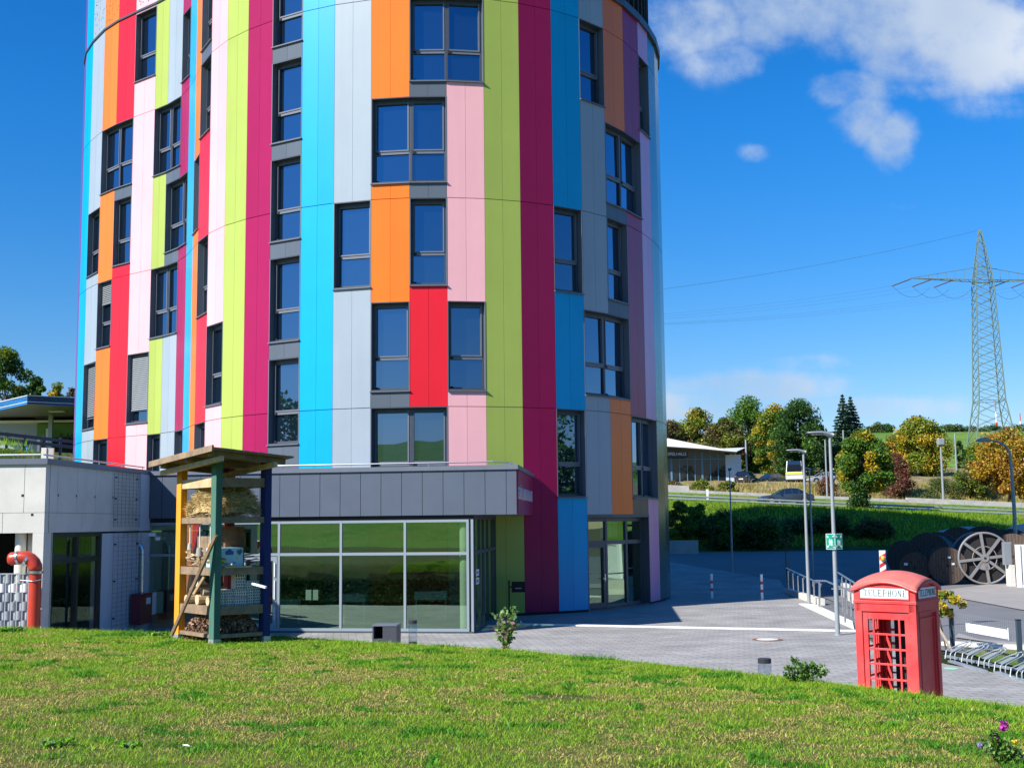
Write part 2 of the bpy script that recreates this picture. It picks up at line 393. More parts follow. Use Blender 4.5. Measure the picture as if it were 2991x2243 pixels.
n=60; vs=[];fs=[]
for k in range(n+1):
    s=.16+(L-.3)*k/n; dd=-.55+.05*math.sin(k*.85)
    vs+=[M@Vector((s,.75,dd)),M@Vector((s,2.2,dd))]
for k in range(n): fs.append((2*k,2*k+2,2*k+3,2*k+1))
cu.add(vs,fs,curt); cu.build('curtain',por)
p,h,L=frame_of(j0+1); M=wallmat(p,h); cu=MB(); vs=[];fs=[]
for k in range(21):
    s=.15+(L-.35)*k/20; dd=-.6+.03*math.sin(k*1.3)
    vs+=[M@Vector((s,2.5,dd)),M@Vector((s,3.1,dd))]
for k in range(20): fs.append((2*k,2*k+2,2*k+3,2*k+1))
cu.add(vs,fs,mat('pale_cloth',(.55,.6,.5),rough=.8)); cu.build('curtain',por)
# ================================================================== entrance pavilion
pR=Vector((.10,34.6,0)); pL=Vector((-10.85,36.4,0)); hF=math.atan2(pR.y-pL.y,pR.x-pL.x); LF=(pR-pL).length
pav=empty('entrance_pavilion',(-5,36,0),'flat roofed pavilion with dark grey fascia and glass front at the tower foot','building')
MF=wallmat(pL,hF)
m=MB(); edges=[LF]; x=LF-.30
while x>0: edges.append(x); x-=.612
edges.append(0); edges=edges[::-1]
for a,b in zip(edges[:-1],edges[1:]):
    if b-a>.03: m.box(a+.007,b-.007,3.33,4.6,-.03,0,fascia_m,MF)
m.box(0,LF-.001,3.36,4.6,-.3,-.035,dark,MF)
hS=R(85.2); MS=wallmat(pR,hS); LS=6.9
x=0
m.box(.004,LS,3.33,4.6,-.03,.0,CM['magenta'],MS)
m.box(.31,LS,3.36,4.6,-.3,-.035,dark,MS)
m.build('fascia',pav)
m=MB(); m.box(-.02,LF+.05,4.602,4.73,-.28,.055,anth_l,MF); m.box(.06,LS,4.602,4.73,-.28,.053,anth_l,MS)
m.build('coping',pav)
m=MB(); m.prism([(pL.x+.2,pL.y+.3),(pR.x-.25,pR.y+.3),(pR.x+.35,41.3),(-6,41.5),(-10.6,45)],4.35,4.5,anth); 
m.prism([(pL.x+.1,pL.y+.32),(pR.x-.32,pR.y+.32),(pR.x+.28,41.2),(-6,41.4),(-10.6,45)],3.34,3.40,mat('soffit_panel',(.25,.27,.3),rough=.6)); m.build('roof',pav)
# glazing
GO=-.10; g0=Vector((pL.x,pL.y,0))
def fx(xx,y=1620,p=pL,h=hF,off=GO):
    n=Vector((math.sin(h),-math.cos(h),0)); q=Vector(p)+n*off
    return onplane(xx,y,q,h)
wf=mat('window_frame_light',(.27,.32,.36),rough=.4,metal=.2)
sC=fx(1383)[0]; MG=wallmat(pL+Vector((math.sin(hF),-math.cos(hF),0))*GO,hF)
f=MB()
xs=[fx(q)[0] for q in (996,1183)]
sD=fx(815)[0]
for s in [sD]+xs: f.box(s-.035,s+.035,.05,3.2,-.06,.03,wf,MG)
f.box(sC-.20,sC-.13,.05,3.2,-.06,.03,wf,MG); f.box(sC-.07,sC,.05,3.2,-.06,.03,wf,MG)
ms=[0]+[sD]+xs+[sC-.165]
for a,b in zip(ms[:-1],ms[1:]):
    f.box(a+.035,b-.035,3.13,3.2,-.06,.027,wf,MG); f.box(a+.035,b-.035,.05,.13,-.06,.027,wf,MG)
    f.box(a+.035,b-.035,2.2,2.28,-.06,.027,wf,MG)
f.box(0,sC,3.2,3.33,-.08,.0,dark,MG)
f.box(0,sC,-.02,.05,-.06,.02,anth,MG)
for a in (.9,2.1): f.box(a-.03,a+.03,.13,3.13,-.06,.028,anth,MG)
fr=f.build('window_frame',pav)
for a,b in zip(ms[:-1],ms[1:]):
    for z0,z1 in ((.13,2.2),(2.28,3.13)):
        g=MB(); gq(g,a+.035,b-.035,z0,z1,-.015,glass_l,MG); g.build('pane',fr)
dd=MB(); s0=sD-1.1; s1=sD-.05
dd.box(s0,s0+.09,.13,2.18,-.04,.035,wf,MG); dd.box(s1-.12,s1,.13,2.18,-.04,.035,wf,MG); dd.box(s0+.09,s1-.12,2.06,2.18,-.04,.033,wf,MG); dd.box(s0+.09,s1-.12,.13,.26,-.04,.033,wf,MG)
dr=dd.build('door',pav)
hd=MB(); hd.box(s1-.07,s1-.045,.35,.75,.04,.07,whitep,MG);hd.box(s1-.07,s1-.045,.95,1.5,.04,.07,whitep,MG);hd.box(s1-.07,s1-.045,1.6,2.0,.04,.07,whitep,MG); hd.build('handle',dr)
# side glazing with the entrance door
c1=pL+Vector((math.sin(hF),-math.cos(hF),0))*GO+Vector((math.cos(hF),math.sin(hF),0))*sC
hG=math.atan2(41.0-c1.y,-.62-c1.x); LG=math.hypot(41.0-c1.y,-.62-c1.x); MG2=wallmat(c1,hG)
f=MB()
for s in (.25,1.5,2.6,3.8,5.2,LG-.05): f.box(s-.05,s+.05,0,3.3,-.06,.03,anth,MG2)
f.box(.06,LG,3.2,3.33,-.06,.02,anth,MG2); f.box(.06,LG,2.2,2.3,-.06,.02,anth,MG2); f.box(.06,LG,0,.08,-.06,.02,anth,MG2)
fr2=f.build('entrance_frame',pav)
for a,b in ((.3,1.45),(1.55,2.55),(2.65,3.75),(3.85,5.15),(5.25,LG-.1)):
    g=MB(); gq(g,a,b,.08,2.2,-.015,glass_l,MG2); gq(g,a,b,2.3,3.2,-.015,glass_l,MG2); g.build('pane',fr2)
g=MB(); ink=mat('grey_print',(.12,.14,.17))
for zz in (1.42,1.66):
    g.box(.55,1.3,zz-.09,zz+.09,.0,.006,whitep,MG2)
    for q in range(5): g.box(.62+q*.12,.69+q*.12,zz-.045,zz+.045,.0062,.009,ink,MG2)
g.build('door_sign',fr2)
# notices on the glass
g=MB()
for a,b,c,e in ((892,1722,908,1752),(913,1722,928,1752)):
    s,z=fx(a,b); s2,z2=fx(c,e); g.box(s,s2,z2,z,-.035,-.03,whitep,MG)
g.build('notice',fr)
# lobby interior
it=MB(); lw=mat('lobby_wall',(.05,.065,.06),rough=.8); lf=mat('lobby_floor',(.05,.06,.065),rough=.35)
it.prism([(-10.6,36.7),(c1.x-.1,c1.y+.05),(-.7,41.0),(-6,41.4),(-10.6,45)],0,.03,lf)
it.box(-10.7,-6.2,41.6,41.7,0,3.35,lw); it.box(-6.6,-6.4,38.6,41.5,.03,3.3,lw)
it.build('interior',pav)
colp=MG@Vector((fx(1352,1650)[0],0,-.26)); cm=MB(); cm.lathe((colp.x,colp.y,0),[(.145,.03),(.145,3.34)],mat('column_paint',(.85,.88,.74),rough=.6),24); cm.build('column',pav,auto=True)
tb=MB()
for (x,z,w) in ((-5.0,.95,.7),(-2.6,1.0,1.0),(-7.0,.8,.6)):
    tb.box(x-w/2,x+w/2,38.2,38.7,z-.25,z,whitep)
    tb.box(x-w/2+.03,x-w/2+.08,38.25,38.3,.03,z-.25,galv); tb.box(x+w/2-.08,x+w/2-.03,38.6,38.65,.03,z-.25,galv)
o=tb.build('reception_desk'); tag(o,'row of pale desks standing inside the glass lobby','desk')
lm=MB(); lm.box(-7.05,-6.1,37.7,37.78,2.1,2.14,whitep); lm.tube([(-6.9,37.74,2.14),(-6.9,37.74,3.34)],.008,galv,5);lm.tube([(-6.25,37.74,2.14),(-6.25,37.74,3.34)],.008,galv,5)
o=lm.build('pendant_lamp'); tag(o,'thin bar lamp hanging by two cables behind the lobby glass','lamp')
# roof rail
def rail(pts,name,label,hh=.14,step_=1.6,par=None,r=.022):
    m=MB(); pts=[Vector(p) for p in pts]; m.tube([p+Vector((0,0,hh)) for p in pts],r,stainless,8)
    for a,b in zip(pts[:-1],pts[1:]):
        L=(b-a).length; n=max(1,int(L/step_))
        for k in range(n+1):
            p=a+(b-a)*((k+.1)/(n+.2)); m.tube([p,p+Vector((0,0,hh))],.012,stainless,6)
    o=m.build(name,par,auto=True)
    if label: tag(o,label,'railing')
    return o
rail([MF@Vector((3.,4.73,-.5)),MF@Vector((LF-.75,4.73,-.5)),MF@Vector((LF-.35,4.73,-1.5))],'roof_rail',None,.12,1.6,pav)
# lettering on the side of the fascia
lt=mat('letter_white',(.62,.60,.66),rough=.5)
text('SCHÖN, DASS DU DA BIST',.50,lt,MS@Matrix.Translation((.35,3.78,.002)),pav,'lettering',.012,1.02)
# ================================================================== concrete garage annex
A=Vector((-11.32,29.5,0)); B=Vector((-10.88,36.9,0)); hA=math.atan2(B.y-A.y,B.x-A.x); LA=(B-A).length; MA=wallmat(A,hA)
ann=empty('garage_annex',(-16,33,0),'low concrete garage annex with flat roof beside the entrance pavilion','building')
def ap(x,y): return onplane(x,y,A,hA)
MFt=wallmat((-26,29.5),0)    # sunlit front, local x = X+26
m=MB(); Z1=2.97; Z2=3.45; ZT=4.62
LL=26+A.x
def slabs(M,xs,z0,z1,L,d=-.25,g=.006):
    for a,b in zip(xs[:-1],xs[1:]): m.box(a+g,b-g,z0,z1,d,0,conc,M)
xj=onplane(72,1400,(-26,29.5),0)[0]
slabs(MFt,[0,4.,8.,xj,LL+.006],Z2+.008,ZT,LL); slabs(MFt,[0,6.5,xj-.5,LL+.006],Z1,Z2,LL)
m.box(0,LL-.02,Z1+.02,ZT-.02,-.30,-.10,conc2,MFt)
xo=onplane(94,1600,(-26,29.5),0)[0]
m.box(xo,LL-.003,0,Z1-.002,-.5,-.002,conc,MFt)          # pier
sj=[.26]+[ap(x,1430)[0] for x in (168.5,226,280,329)]; s4=ap(403,1450)[0]; s5=LA
slabs(MA,sj+[s4],Z2+.008,ZT,LA); slabs(MA,[.26,2.2,s4],Z1,Z2,LA)
m.box(.3,s4,Z1+.02,ZT-.02,-.30,-.10,conc2,MA)
sd0=ap(153,1600)[0]; sd1=ap(299,1600)[0]
m.box(.5,sd0,0,Z1-.002,-.3,-.002,conc,MA)
m.box(sd1+.0,s4,0,Z1-.05,-.3,-.012,CMW:=mat('pale_render',(.50,.55,.62),rough=.8,var=.04,vs=2,bump=.05,bs=40),MA)
m.box(s4,s5,0,Z1-.05,-.3,.05,CMW,MA)
m.box(s4,s5,Z1-.0,ZT,-.3,.05,CMW,MA)
m.box(s4-.9,s4,Z1-.05,Z1+.0,-.1,.06,dark,MA)
m.build('wall',ann)
m=MB(); m.box(0,LL+.05,ZT,4.76,-.3,.06,anth_l,MFt); m.box(-.055,LA+.02,ZT+.001,4.759,-.3,.058,anth_l,MA); m.build('coping',ann)
m=MB(); m.prism([(-25.9,29.8),(-11.6,29.8),(-11.2,36.8),(-12,45),(-25.9,45)],4.3,4.45,conc2); m.build('roof',ann)
m=MB(); m.box(-25.9,-25.7,29.8,45,0,4.3,conc2); m.box(-25.7,-11.4,36.0,36.2,0,4.3,dark); m.box(-25.7,-11.6,29.9,36,-.02,.02,conc2)
m.box(-25.9,-12,44.8,45,0,4.3,conc2); m.build('inner_wall',ann)
# tie holes
m=MB()
for x,y in ((170,1446),(223,1448),(277,1451),(330,1453),(66,1447),(94,1503)):
    if x<134 : s,z=onplane(x,y,(-26,29.5),0); M=MFt
    else: (s,z),M=ap(x,y),MA
    m.box(s-.03,s+.03,z-.03,z+.03,.001,.004,dark,M)
m.build('tie_hole',ann)
# glazed garage door
f=MB(); sm=ap(229,1650)[0]; zt=ap(229,1634)[1]
for a,b in ((sd0,sd0+.12),(sm-.07,sm+.07),(sd1-.12,sd1)): f.box(a,b,0,Z1-.01,-.14,-.02,dark if 0 else mat('black_frame',(.018,.02,.024),rough=.35),MA)
BF=MC['black_frame']
for z0,z1 in ((Z1-.12,Z1-.01),(zt-.07,zt+.07),(0,.1)):
    f.box(sd0+.12,sm-.07,z0,z1,-.14,-.023,BF,MA); f.box(sm+.07,sd1-.12,z0,z1,-.14,-.023,BF,MA)
fr=f.build('door',ann)
gl=glassmat('garage_glass',(.6,.65,.66),.08,clear=1)
for a,b in ((sd0+.12,sm-.07),(sm+.07,sd1-.12)):
    for z0,z1 in ((.1,zt-.07),(zt+.07,Z1-.12)):
        g=MB(); gq(g,a,b,z0,z1,-.085,gl,MA); g.build('pane',fr)
# column inside the open bay
cc=aty(60,1600,29.85); m=MB(); m.lathe((cc.x,29.85,0),[(.13,0),(.13,3.1)],mat('column_cream',(.75,.73,.62),rough=.7,var=.05),20); m.build('column',ann,auto=True)
m=MB(); m.box(cc.x+.13,cc.x+.35,29.95,30.2,0,3.1,conc); m.build('pillar',ann)
rail([(-25,29.75,4.76),(-11.55,29.75,4.76)],'roof_rail',None,.11,1.7,ann); rail([(-11.5,29.8,4.76),(B.x-.3,B.y,4.76)],'roof_rail',None,.11,1.5,ann)
# trellis grids on the side wall
def trellis(x0,y0,x1,y1,cols,rows,dz=.05):
    t=MB(); wire=mat('black_wire',(.14,.16,.18),rough=.5,metal=.4)
    sa,za=ap(x0,y0); sb,zb=ap(x1,y1)
    for k in range(cols+1):
        s=sa+(sb-sa)*k/cols; t.box(s-.004,s+.004,zb,za,dz,dz+.008,wire,MA)
    for k in range(rows+1):
        z=zb+(za-zb)*k/rows; t.box(sa,sb,z-.004,z+.004,dz+.009,dz+.017,wire,MA)
    for u in (.1,.9):
        for v in (.12,.5,.88):
            s=sa+(sb-sa)*u; z=zb+(za-zb)*v; t.box(s-.02,s+.02,z-.02,z+.02,-.012,dz,dark,MA)
    return t
s_,z_=ap(330,1383)
o=trellis(330,1374,402,1536,7,15).build('wire_trellis'); tag(o,'black wire climbing trellis on the upper concrete side wall','trellis','wire trellises on the annex wall')
o=trellis(327,1556,401,1824,6,21).build('wire_trellis'); tag(o,'tall black wire climbing trellis on the pale wall above the grass','trellis','wire trellises on the annex wall')
# red cabinet, white cabinet, steel pipe, flood light
rb=mat('dark_red_metal',(.17,.02,.03),rough=.45,var=.05)
s0,z1=ap(377,1738); s1,z0=ap(408,1817)
cab=empty('red_cabinet',tuple(MA@Vector(((s0+s1)/2,z0,.2))),'dark red metal cabinet mounted on the pale wall under the steel pipe','cabinet')
m=MB(); m.box(s0,s1,z0,z1,.052,.36,rb,MA); m.box(s0-.01,s1+.01,z1,z1+.03,.052,.38,rb,MA); m.build('body',cab,bevel=.008)
m=MB(); m.box(s0-.006,s0-.001,z0+.05,z1-.05,.08,.34,rb,MA); m.build('side_panel',cab)
m=MB(); m.box(s1-.5,s1-.15,z1-.28,z1-.1,.36,.366,whitep,MA); m.build('label_plate',cab)
s2,z2=ap(442,1727); s3,z3=ap(457,1786)
m=MB(); m.box(s1+.1,s1+.5,z3,z2,.052,.3,whitep,MA); m.box(s1+.11,s1+.49,z3+.02,z2-.02,.3,.31,whitep,MA); o=m.build('white_cabinet',bevel=.006); tag(o,'small white cabinet on the wall beside the dark red cabinet','cabinet')
sp,zp=ap(407,1600)
m=MB(); px=(s0+s1)/2+.1; P=lambda s,z,d:MA@Vector((s,z,d))
zt_=ap(404,1590)[1]; m.tube([P(px,z1+.03,.16),P(px,zt_-.18,.16),P(px,zt_-.06,.13),P(px,zt_,.06),P(px,zt_,-.0)],.055,stainless,12)
for zz in (z1+.45,zt_-.3): m.tube([P(px,zz,.16),P(px,zz+.04,.16)],.062,galv,12)
o=m.build('exhaust_pipe',auto=True); tag(o,'upright stainless steel pipe on the pale wall above the dark red cabinet','pipe')
s,z=ap(438,1566); m=MB(); m.box(s-.25,s+.25,z,z+.1,.052,.25,whitep,MA); m.lathe(P(s+.15,z-.06,.3),[(.03,-.08),(.09,-.05),(.1,.03),(.04,.06)],whitep,12); m.lathe(P(s-.15,z-.06,.3),[(.03,-.08),(.09,-.05),(.1,.03),(.04,.06)],whitep,12)
o=m.build('flood_light'); tag(o,'white twin flood light high on the pale wall corner','lamp')
# red drain pipe with elbows
rp=mat('red_pipe_plastic',(.46,.045,.022),rough=.32,var=.06,vs=4); pY=28.9
b=aty(97,1827,pY); t=aty(109,1662,pY); e1=aty(103,1632,pY); e2=aty(80,1620,pY); e3=aty(62,1626,pY); e4=aty(45,1629,pY); e5=aty(33,1628,pY)
pipe=empty('drain_pipe',(b.x,pY,0),'thick orange red pipe with an elbow rising in front of the concrete pier','pipe')
tx=aty(103,1700,pY).x
m=MB(); m.tube([(tx,pY,0),(tx,pY,t.z)],.14,rp,20); m.build('pipe',pipe,auto=True)
m=MB(); m.tube([(tx,pY,t.z-.02),(tx-.01,pY,t.z+.07),(tx-.05,pY,t.z+.15),(tx-.13,pY,t.z+.23),(tx-.22,pY,t.z+.28),(tx-.33,pY,t.z+.28),(tx-.45,pY,t.z+.26),(tx-.58,pY,t.z+.25),(tx-.64,pY,t.z+.25)],[.15,.155,.155,.155,.155,.15,.15,.155,.12],rp,20); m.build('elbow',pipe,smooth=True)
m=MB(); m.tube([(tx,pY,t.z-.1),(tx,pY,t.z-.04)],.168,stainless,20)
m.tube([(tx-.16,pY,t.z+.20),(tx-.21,pY,t.z+.235)],.17,stainless,20); m.tube([(tx-.40,pY,t.z+.275),(tx-.45,pY,t.z+.265)],.165,stainless,20)
m.tube([(tx-.35,pY-.02,t.z-.25),(tx,pY-.17,t.z-.27),(tx+.24,pY-.05,t.z-.22)],.012,stainless,6); m.build('clamp',pipe,auto=True)
# woven strip fence
fe=empty('strip_fence',(-14,29.2,0),'grey woven strip fence panel beside the orange red pipe','fence')
g1=mat('strip_grey',(.30,.33,.35),rough=.35,var=.12,vs=3); g2=mat('strip_light',(.68,.70,.72),rough=.3)
fx1=aty(79,1750,29.2).x; rows=7; top=aty(60,1677,29.2).z; rh=.215
m=MB()
for r in range(9):
    z1=top-r*rh; z0=z1-rh+.012; mt=g2 if r in (1,8) else g1
    k=0; x=fx1
    while x>-20:
        off=.02 if (k+r)%2 else -.02; w=.125
        vs=[];n=5
        for q in range(n+1):
            a=q/n; yy=29.2-off*math.sin(a*pi)*1.2; vs+=[(x-w*a,yy,z0),(x-w*a,yy,z1)]
        m.add(vs,[(2*q,2*q+1,2*q+3,2*q+2) for q in range(n)],mt); x-=w+.012; k+=1
m.build('strip',fe)
m=MB(); x=fx1+.03
while x>-20: m.box(x-.012,x+.012,29.19,29.21,0,top+.03,galv); x-=.137
for r in range(10): m.box(-20,fx1,29.215,29.225,top-r*rh-.004,top-r*rh+.004,galv)
m.box(-20,fx1+.05,29.18,29.22,top+.0,top+.03,galv); m.build('wire_frame',fe)
# ================================================================== terrain
def sst(t): t=np.clip(t,0,1); return t*t*(3-2*t)
CXs=[-40,-20,-8.8,-3.7,0,3.1,4.3,4.8,8,16,40]; CYs=[26,22.5,20.8,19.2,17.2,13.8,12.0,11.3,7.5,0,-30]
def crest(X): return np.interp(X,CXs,CYs)
def zlawn(X,Y):
    z=1.5-.02*(np.maximum(Y,-4)-8)-.02*np.clip(X,-14,12)
    return z+.11*np.maximum(0,-Y-4)
def zroad(X): return np.clip(4.9-.0545*(X-13),2.6,6.2)
def hgt(X,Y):
    X=np.asarray(X,float);Y=np.asarray(Y,float)
    yc=crest(X); s=(Y-yc)*np.where(X>1,.72,.95)
    near=zlawn(X,np.minimum(Y,yc+4))*(1-sst(s/3.3))
    # right profile
    zr=zroad(X)
    r=np.where(Y<50,0,np.where(Y<82,.032*(Y-50),0))
    bank=1.02+(zr-.5-1.02)*sst((Y-82)/11.5)
    r=np.where((Y>=82)&(Y<103.5),bank,r)
    r=np.where((Y>=103.5)&(Y<118),zr-.05,r)
    up=np.interp(Y,[118,140,155,250,400,460,700],[0,7.1,8.3,17,31.3,33,22])
    w=sst((Y-118)/20.); r=np.where(Y>=118,(zr+1.2)*(1-w)+up*w,r)
    # left profile (behind the annex)
    l=np.interp(Y,[38,45,50,58,61,70,112,120,150,250,400,460,700],[0,4.4,6.3,7.15,7.2,7.0,9.3,9.9,12,20,32,33,22])
    w=sst((X+24.5-np.clip((Y-62)*.35,0,30))/4.); b=l*(1-w)+r*w
    return near+np.where(Y>30,b,0)
def axis(parts):
    o=[]
    for a,b,s in parts: o+=list(np.arange(a,b,s))
    return np.array(sorted(set(np.round(o+[parts[-1][1]],4))))
GX=axis([(-320,-60,20),(-60,-16,4),(-16,-12,1),(-12,12,.5),(12,30,1),(30,80,2.5),(80,400,20)])
GY=axis([(-160,-20,8),(-20,0,2),(0,6,1),(6,24,.4),(24,30,1),(30,50,2),(50,82,4),(82,104,1),(104,118,2),(118,120,.5),(120,160,2),(160,700,18)])
gx,gy=np.meshgrid(GX,GY,indexing='ij'); gz=hgt(gx,gy)
nz=rng.normal(0,1,gz.shape)
roughm=((gy>84)&(gy<103)|(gy>121)&(gy<156))&(gx>-5)
gz=gz+nz*np.where(roughm,.06,0)
paved=(gy>=22)&(gy<=82)&(gx>-30)&(gx<60)
gz=np.where((gz<.03)|(paved&(gz<2.9)&(gx>-12)),gz-.05,gz); 
ni,nj=gz.shape; V=np.stack([gx,gy,gz],-1).reshape(-1,3)
ii,jj=np.meshgrid(np.arange(ni-1),np.arange(nj-1),indexing='ij'); a=(ii*nj+jj).ravel(); Fq=np.stack([a,a+nj,a+nj+1,a+1],-1)
cen=V[Fq].mean(1); X,Y=cen[:,0],cen[:,1]
def grassmat(name,c1,c2,c3,s1=.8,s2=6,bump=.5):
    m=bpy.data.materials.new(name); m.use_nodes=True; MC[name]=m; nt=m.node_tree; b=nt.nodes['Principled BSDF']; N=nt.nodes.new; L=nt.links.new
    tc=N('ShaderNodeTexCoord'); n=N('ShaderNodeTexNoise'); n.inputs['Scale'].default_value=s1; n.inputs['Detail'].default_value=8; n.inputs['Roughness'].default_value=.65; L(tc.outputs['Object'],n.inputs['Vector'])
    r=N('ShaderNodeValToRGB'); e=r.color_ramp.elements; e[0].position=.36; e[1].position=.66; e[0].color=(*c1,1); e[1].color=(*c3,1); x=e.new(.5); x.color=(*c2,1)
    L(n.outputs['Fac'],r.inputs['Fac'])
    n2=N('ShaderNodeTexNoise'); n2.inputs['Scale'].default_value=s2; n2.inputs['Detail'].default_value=6; n2.inputs['Roughness'].default_value=.7; L(tc.outputs['Object'],n2.inputs['Vector'])
    mx=N('ShaderNodeMix'); mx.data_type='RGBA'; mx.blend_type='MULTIPLY'; mx.inputs[0].default_value=.75
    r2=N('ShaderNodeValToRGB'); r2.color_ramp.elements[0].position=.3; r2.color_ramp.elements[1].position=.62; r2.color_ramp.elements[0].color=(.3,.3,.3,1); r2.color_ramp.elements[1].color=(1.2,1.2,1.2,1)
    L(n2.outputs['Fac'],r2.inputs['Fac']); L(r.outputs['Color'],mx.inputs[6]); L(r2.outputs['Color'],mx.inputs[7]); L(mx.outputs[2],b.inputs['Base Color'])
    bp=N('ShaderNodeBump'); bp.inputs['Strength'].default_value=bump; bp.inputs['Distance'].default_value=.08; L(n2.outputs['Fac'],bp.inputs['Height']); L(bp.outputs['Normal'],b.inputs['Normal'])
    b.inputs['Roughness'].default_value=.95; b.inputs['Specular IOR Level'].default_value=.1
    return m
g_lawn=grassmat('lawn_soil',(.05,.10,.014),(.10,.12,.035),(.17,.13,.06),1.6,16)
g_lawn2=grassmat('meadow_grass',(.09,.22,.02),(.15,.28,.03),(.22,.26,.06),.5,5)
g_cover=grassmat('bank_cover',(.012,.03,.008),(.03,.05,.012),(.07,.055,.03),2.5,9,1)
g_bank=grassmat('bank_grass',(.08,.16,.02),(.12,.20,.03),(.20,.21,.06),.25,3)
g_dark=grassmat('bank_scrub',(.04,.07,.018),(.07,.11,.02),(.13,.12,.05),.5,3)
g_dry=grassmat('dry_grass',(.13,.12,.05),(.26,.21,.11),(.36,.29,.17),.35,3)
g_field=grassmat('field_grass',(.10,.20,.03),(.13,.24,.035),(.18,.26,.06),.02,.25,.1)
g_far=grassmat('yard_soil',(.08,.08,.06),(.13,.12,.08),(.2,.17,.1),.4,3)
yc=crest(X); s=(Y-yc)*np.where(X>1,.72,.95)
zone=np.full(len(X),4)                                    # field
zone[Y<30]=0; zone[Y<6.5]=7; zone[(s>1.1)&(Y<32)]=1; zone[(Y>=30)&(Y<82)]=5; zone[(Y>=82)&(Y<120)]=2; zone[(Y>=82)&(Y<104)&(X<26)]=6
zone[(Y>=120)&(Y<175)]=3; zone[(X<-12)&(Y>42)&(Y<66)]=2
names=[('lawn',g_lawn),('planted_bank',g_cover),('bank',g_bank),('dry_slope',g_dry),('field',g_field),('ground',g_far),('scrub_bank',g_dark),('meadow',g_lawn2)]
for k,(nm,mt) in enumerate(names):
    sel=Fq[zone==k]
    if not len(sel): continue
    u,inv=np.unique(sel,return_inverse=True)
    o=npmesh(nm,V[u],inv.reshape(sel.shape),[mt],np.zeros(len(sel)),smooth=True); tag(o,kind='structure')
# ------------------------------------------------------------------ paving
def pavemat():
    m=bpy.data.materials.new('concrete_pavers'); m.use_nodes=True; nt=m.node_tree; b=nt.nodes['Principled BSDF']; N=nt.nodes.new; L=nt.links.new
    tc=N('ShaderNodeTexCoord'); mp=N('ShaderNodeMapping'); mp.inputs['Rotation'].default_value=(0,0,R(-8)); L(tc.outputs['Object'],mp.inputs[0])
    br=N('ShaderNodeTexBrick'); br.inputs['Scale'].default_value=1; br.inputs['Brick Width'].default_value=.42; br.inputs['Row Height'].default_value=.21; br.inputs['Mortar Size'].default_value=.012
    br.offset=.5; br.inputs['Color1'].default_value=(.31,.30,.285,1); br.inputs['Color2'].default_value=(.385,.37,.352,1); br.inputs['Mortar'].default_value=(.17,.165,.16,1); br.inputs['Bias'].default_value=0
    L(mp.outputs[0],br.inputs[0])
    n=N('ShaderNodeTexNoise'); n.inputs['Scale'].default_value=.7; n.inputs['Detail'].default_value=8; L(tc.outputs['Object'],n.inputs[0])
    r=N('ShaderNodeValToRGB'); r.color_ramp.elements[0].color=(.72,.72,.72,1); r.color_ramp.elements[1].color=(1.12,1.12,1.12,1); r.color_ramp.elements[0].position=.3;r.color_ramp.elements[1].position=.7; L(n.outputs[0],r.inputs[0])
    mx=N('ShaderNodeMix'); mx.data_type='RGBA'; mx.blend_type='MULTIPLY'; mx.inputs[0].default_value=1; L(br.outputs[0],mx.inputs[6]); L(r.outputs[0],mx.inputs[7]); L(mx.outputs[2],b.inputs['Base Color'])
    bp=N('ShaderNodeBump'); bp.inputs['Strength'].default_value=.6; bp.inputs['Distance'].default_value=.01; bp.invert=True; L(br.outputs['Fac'],bp.inputs['Height']); L(bp.outputs[0],b.inputs['Normal'])
    b.inputs['Roughness'].default_value=.85; return m
pave=pavemat()
asph=mat('asphalt',(.085,.087,.092),rough=.9,var=.18,vs=.6,bump=.15,bs=60,detail=10)
asph2=mat('light_asphalt',(.30,.28,.26),rough=.9,var=.10,vs=.8,bump=.1,bs=60,detail=10)
asph3=mat('worn_asphalt',(.16,.16,.165),rough=.9,var=.12,vs=.5,bump=.1,bs=60,detail=10)
def sheet(name,poly,mt,dz,step=2.,kind='structure'):
    """flat sheet that follows the terrain: polygon cut at the slope breaks"""
    bm=bmesh.new(); vs=[bm.verts.new((x,y,0)) for x,y in poly]; bm.faces.new(vs)
    for yb in (50,82,104,118):
        bmesh.ops.bisect_plane(bm,geom=bm.verts[:]+bm.edges[:]+bm.faces[:],plane_co=(0,yb,0),plane_no=(0,1,0))
    if any(p[1]>100 for p in poly):
        for xb in (10,30,51): bmesh.ops.bisect_plane(bm,geom=bm.verts[:]+bm.edges[:]+bm.faces[:],plane_co=(xb,0,0),plane_no=(1,0,0))
    for v in bm.verts:
        y=v.co.y; z=0 if y<=50 else (.032*(y-50) if y<=82.01 else float(zroad(v.co.x))); v.co.z=z+dz
    for f in bm.faces:
        if f.normal.z<0: f.normal_flip()
    me=bpy.data.meshes.new(name); bm.to_mesh(me); bm.free(); me.materials.append(mt)
    o=bpy.data.objects.new(name,me); C.objects.link(o)
    if kind: tag(o,kind=kind)
    return o
def at(x,y,z=0):
    p=atz(x,y,z); return (p.x,p.y)
def ats(x,y):      # on the gently rising yard
    d=ray(x,y)
    t=-HC/d[2]; Yv=t*d[1]
    if Yv>50: t=(HC+1.6)/(-d[2]+.032*d[1])
    return (float(d[0]*t),float(d[1]*t))
e1=ats(1949,1640); e2=ats(2278,1694); e3=ats(2470,1720)
sheet('yard',[(-14,50),(-14,82),(70,82),(70,22),(12,22),(9.3,33),(10.3,45),(9,50)],asph3,-.02)
sheet('plaza',[(-30,21),(-30,44),(-12,50),(0,69),e1,e2,(11.2,50.2),(11.1,44.7),(9.45,33.6),(8.9,30.5),(9.2,26.5),(9.6,25.2),(10.6,20),(12,14),(14,8),(9,7.),(4,12),(0,16)],pave,0.0)
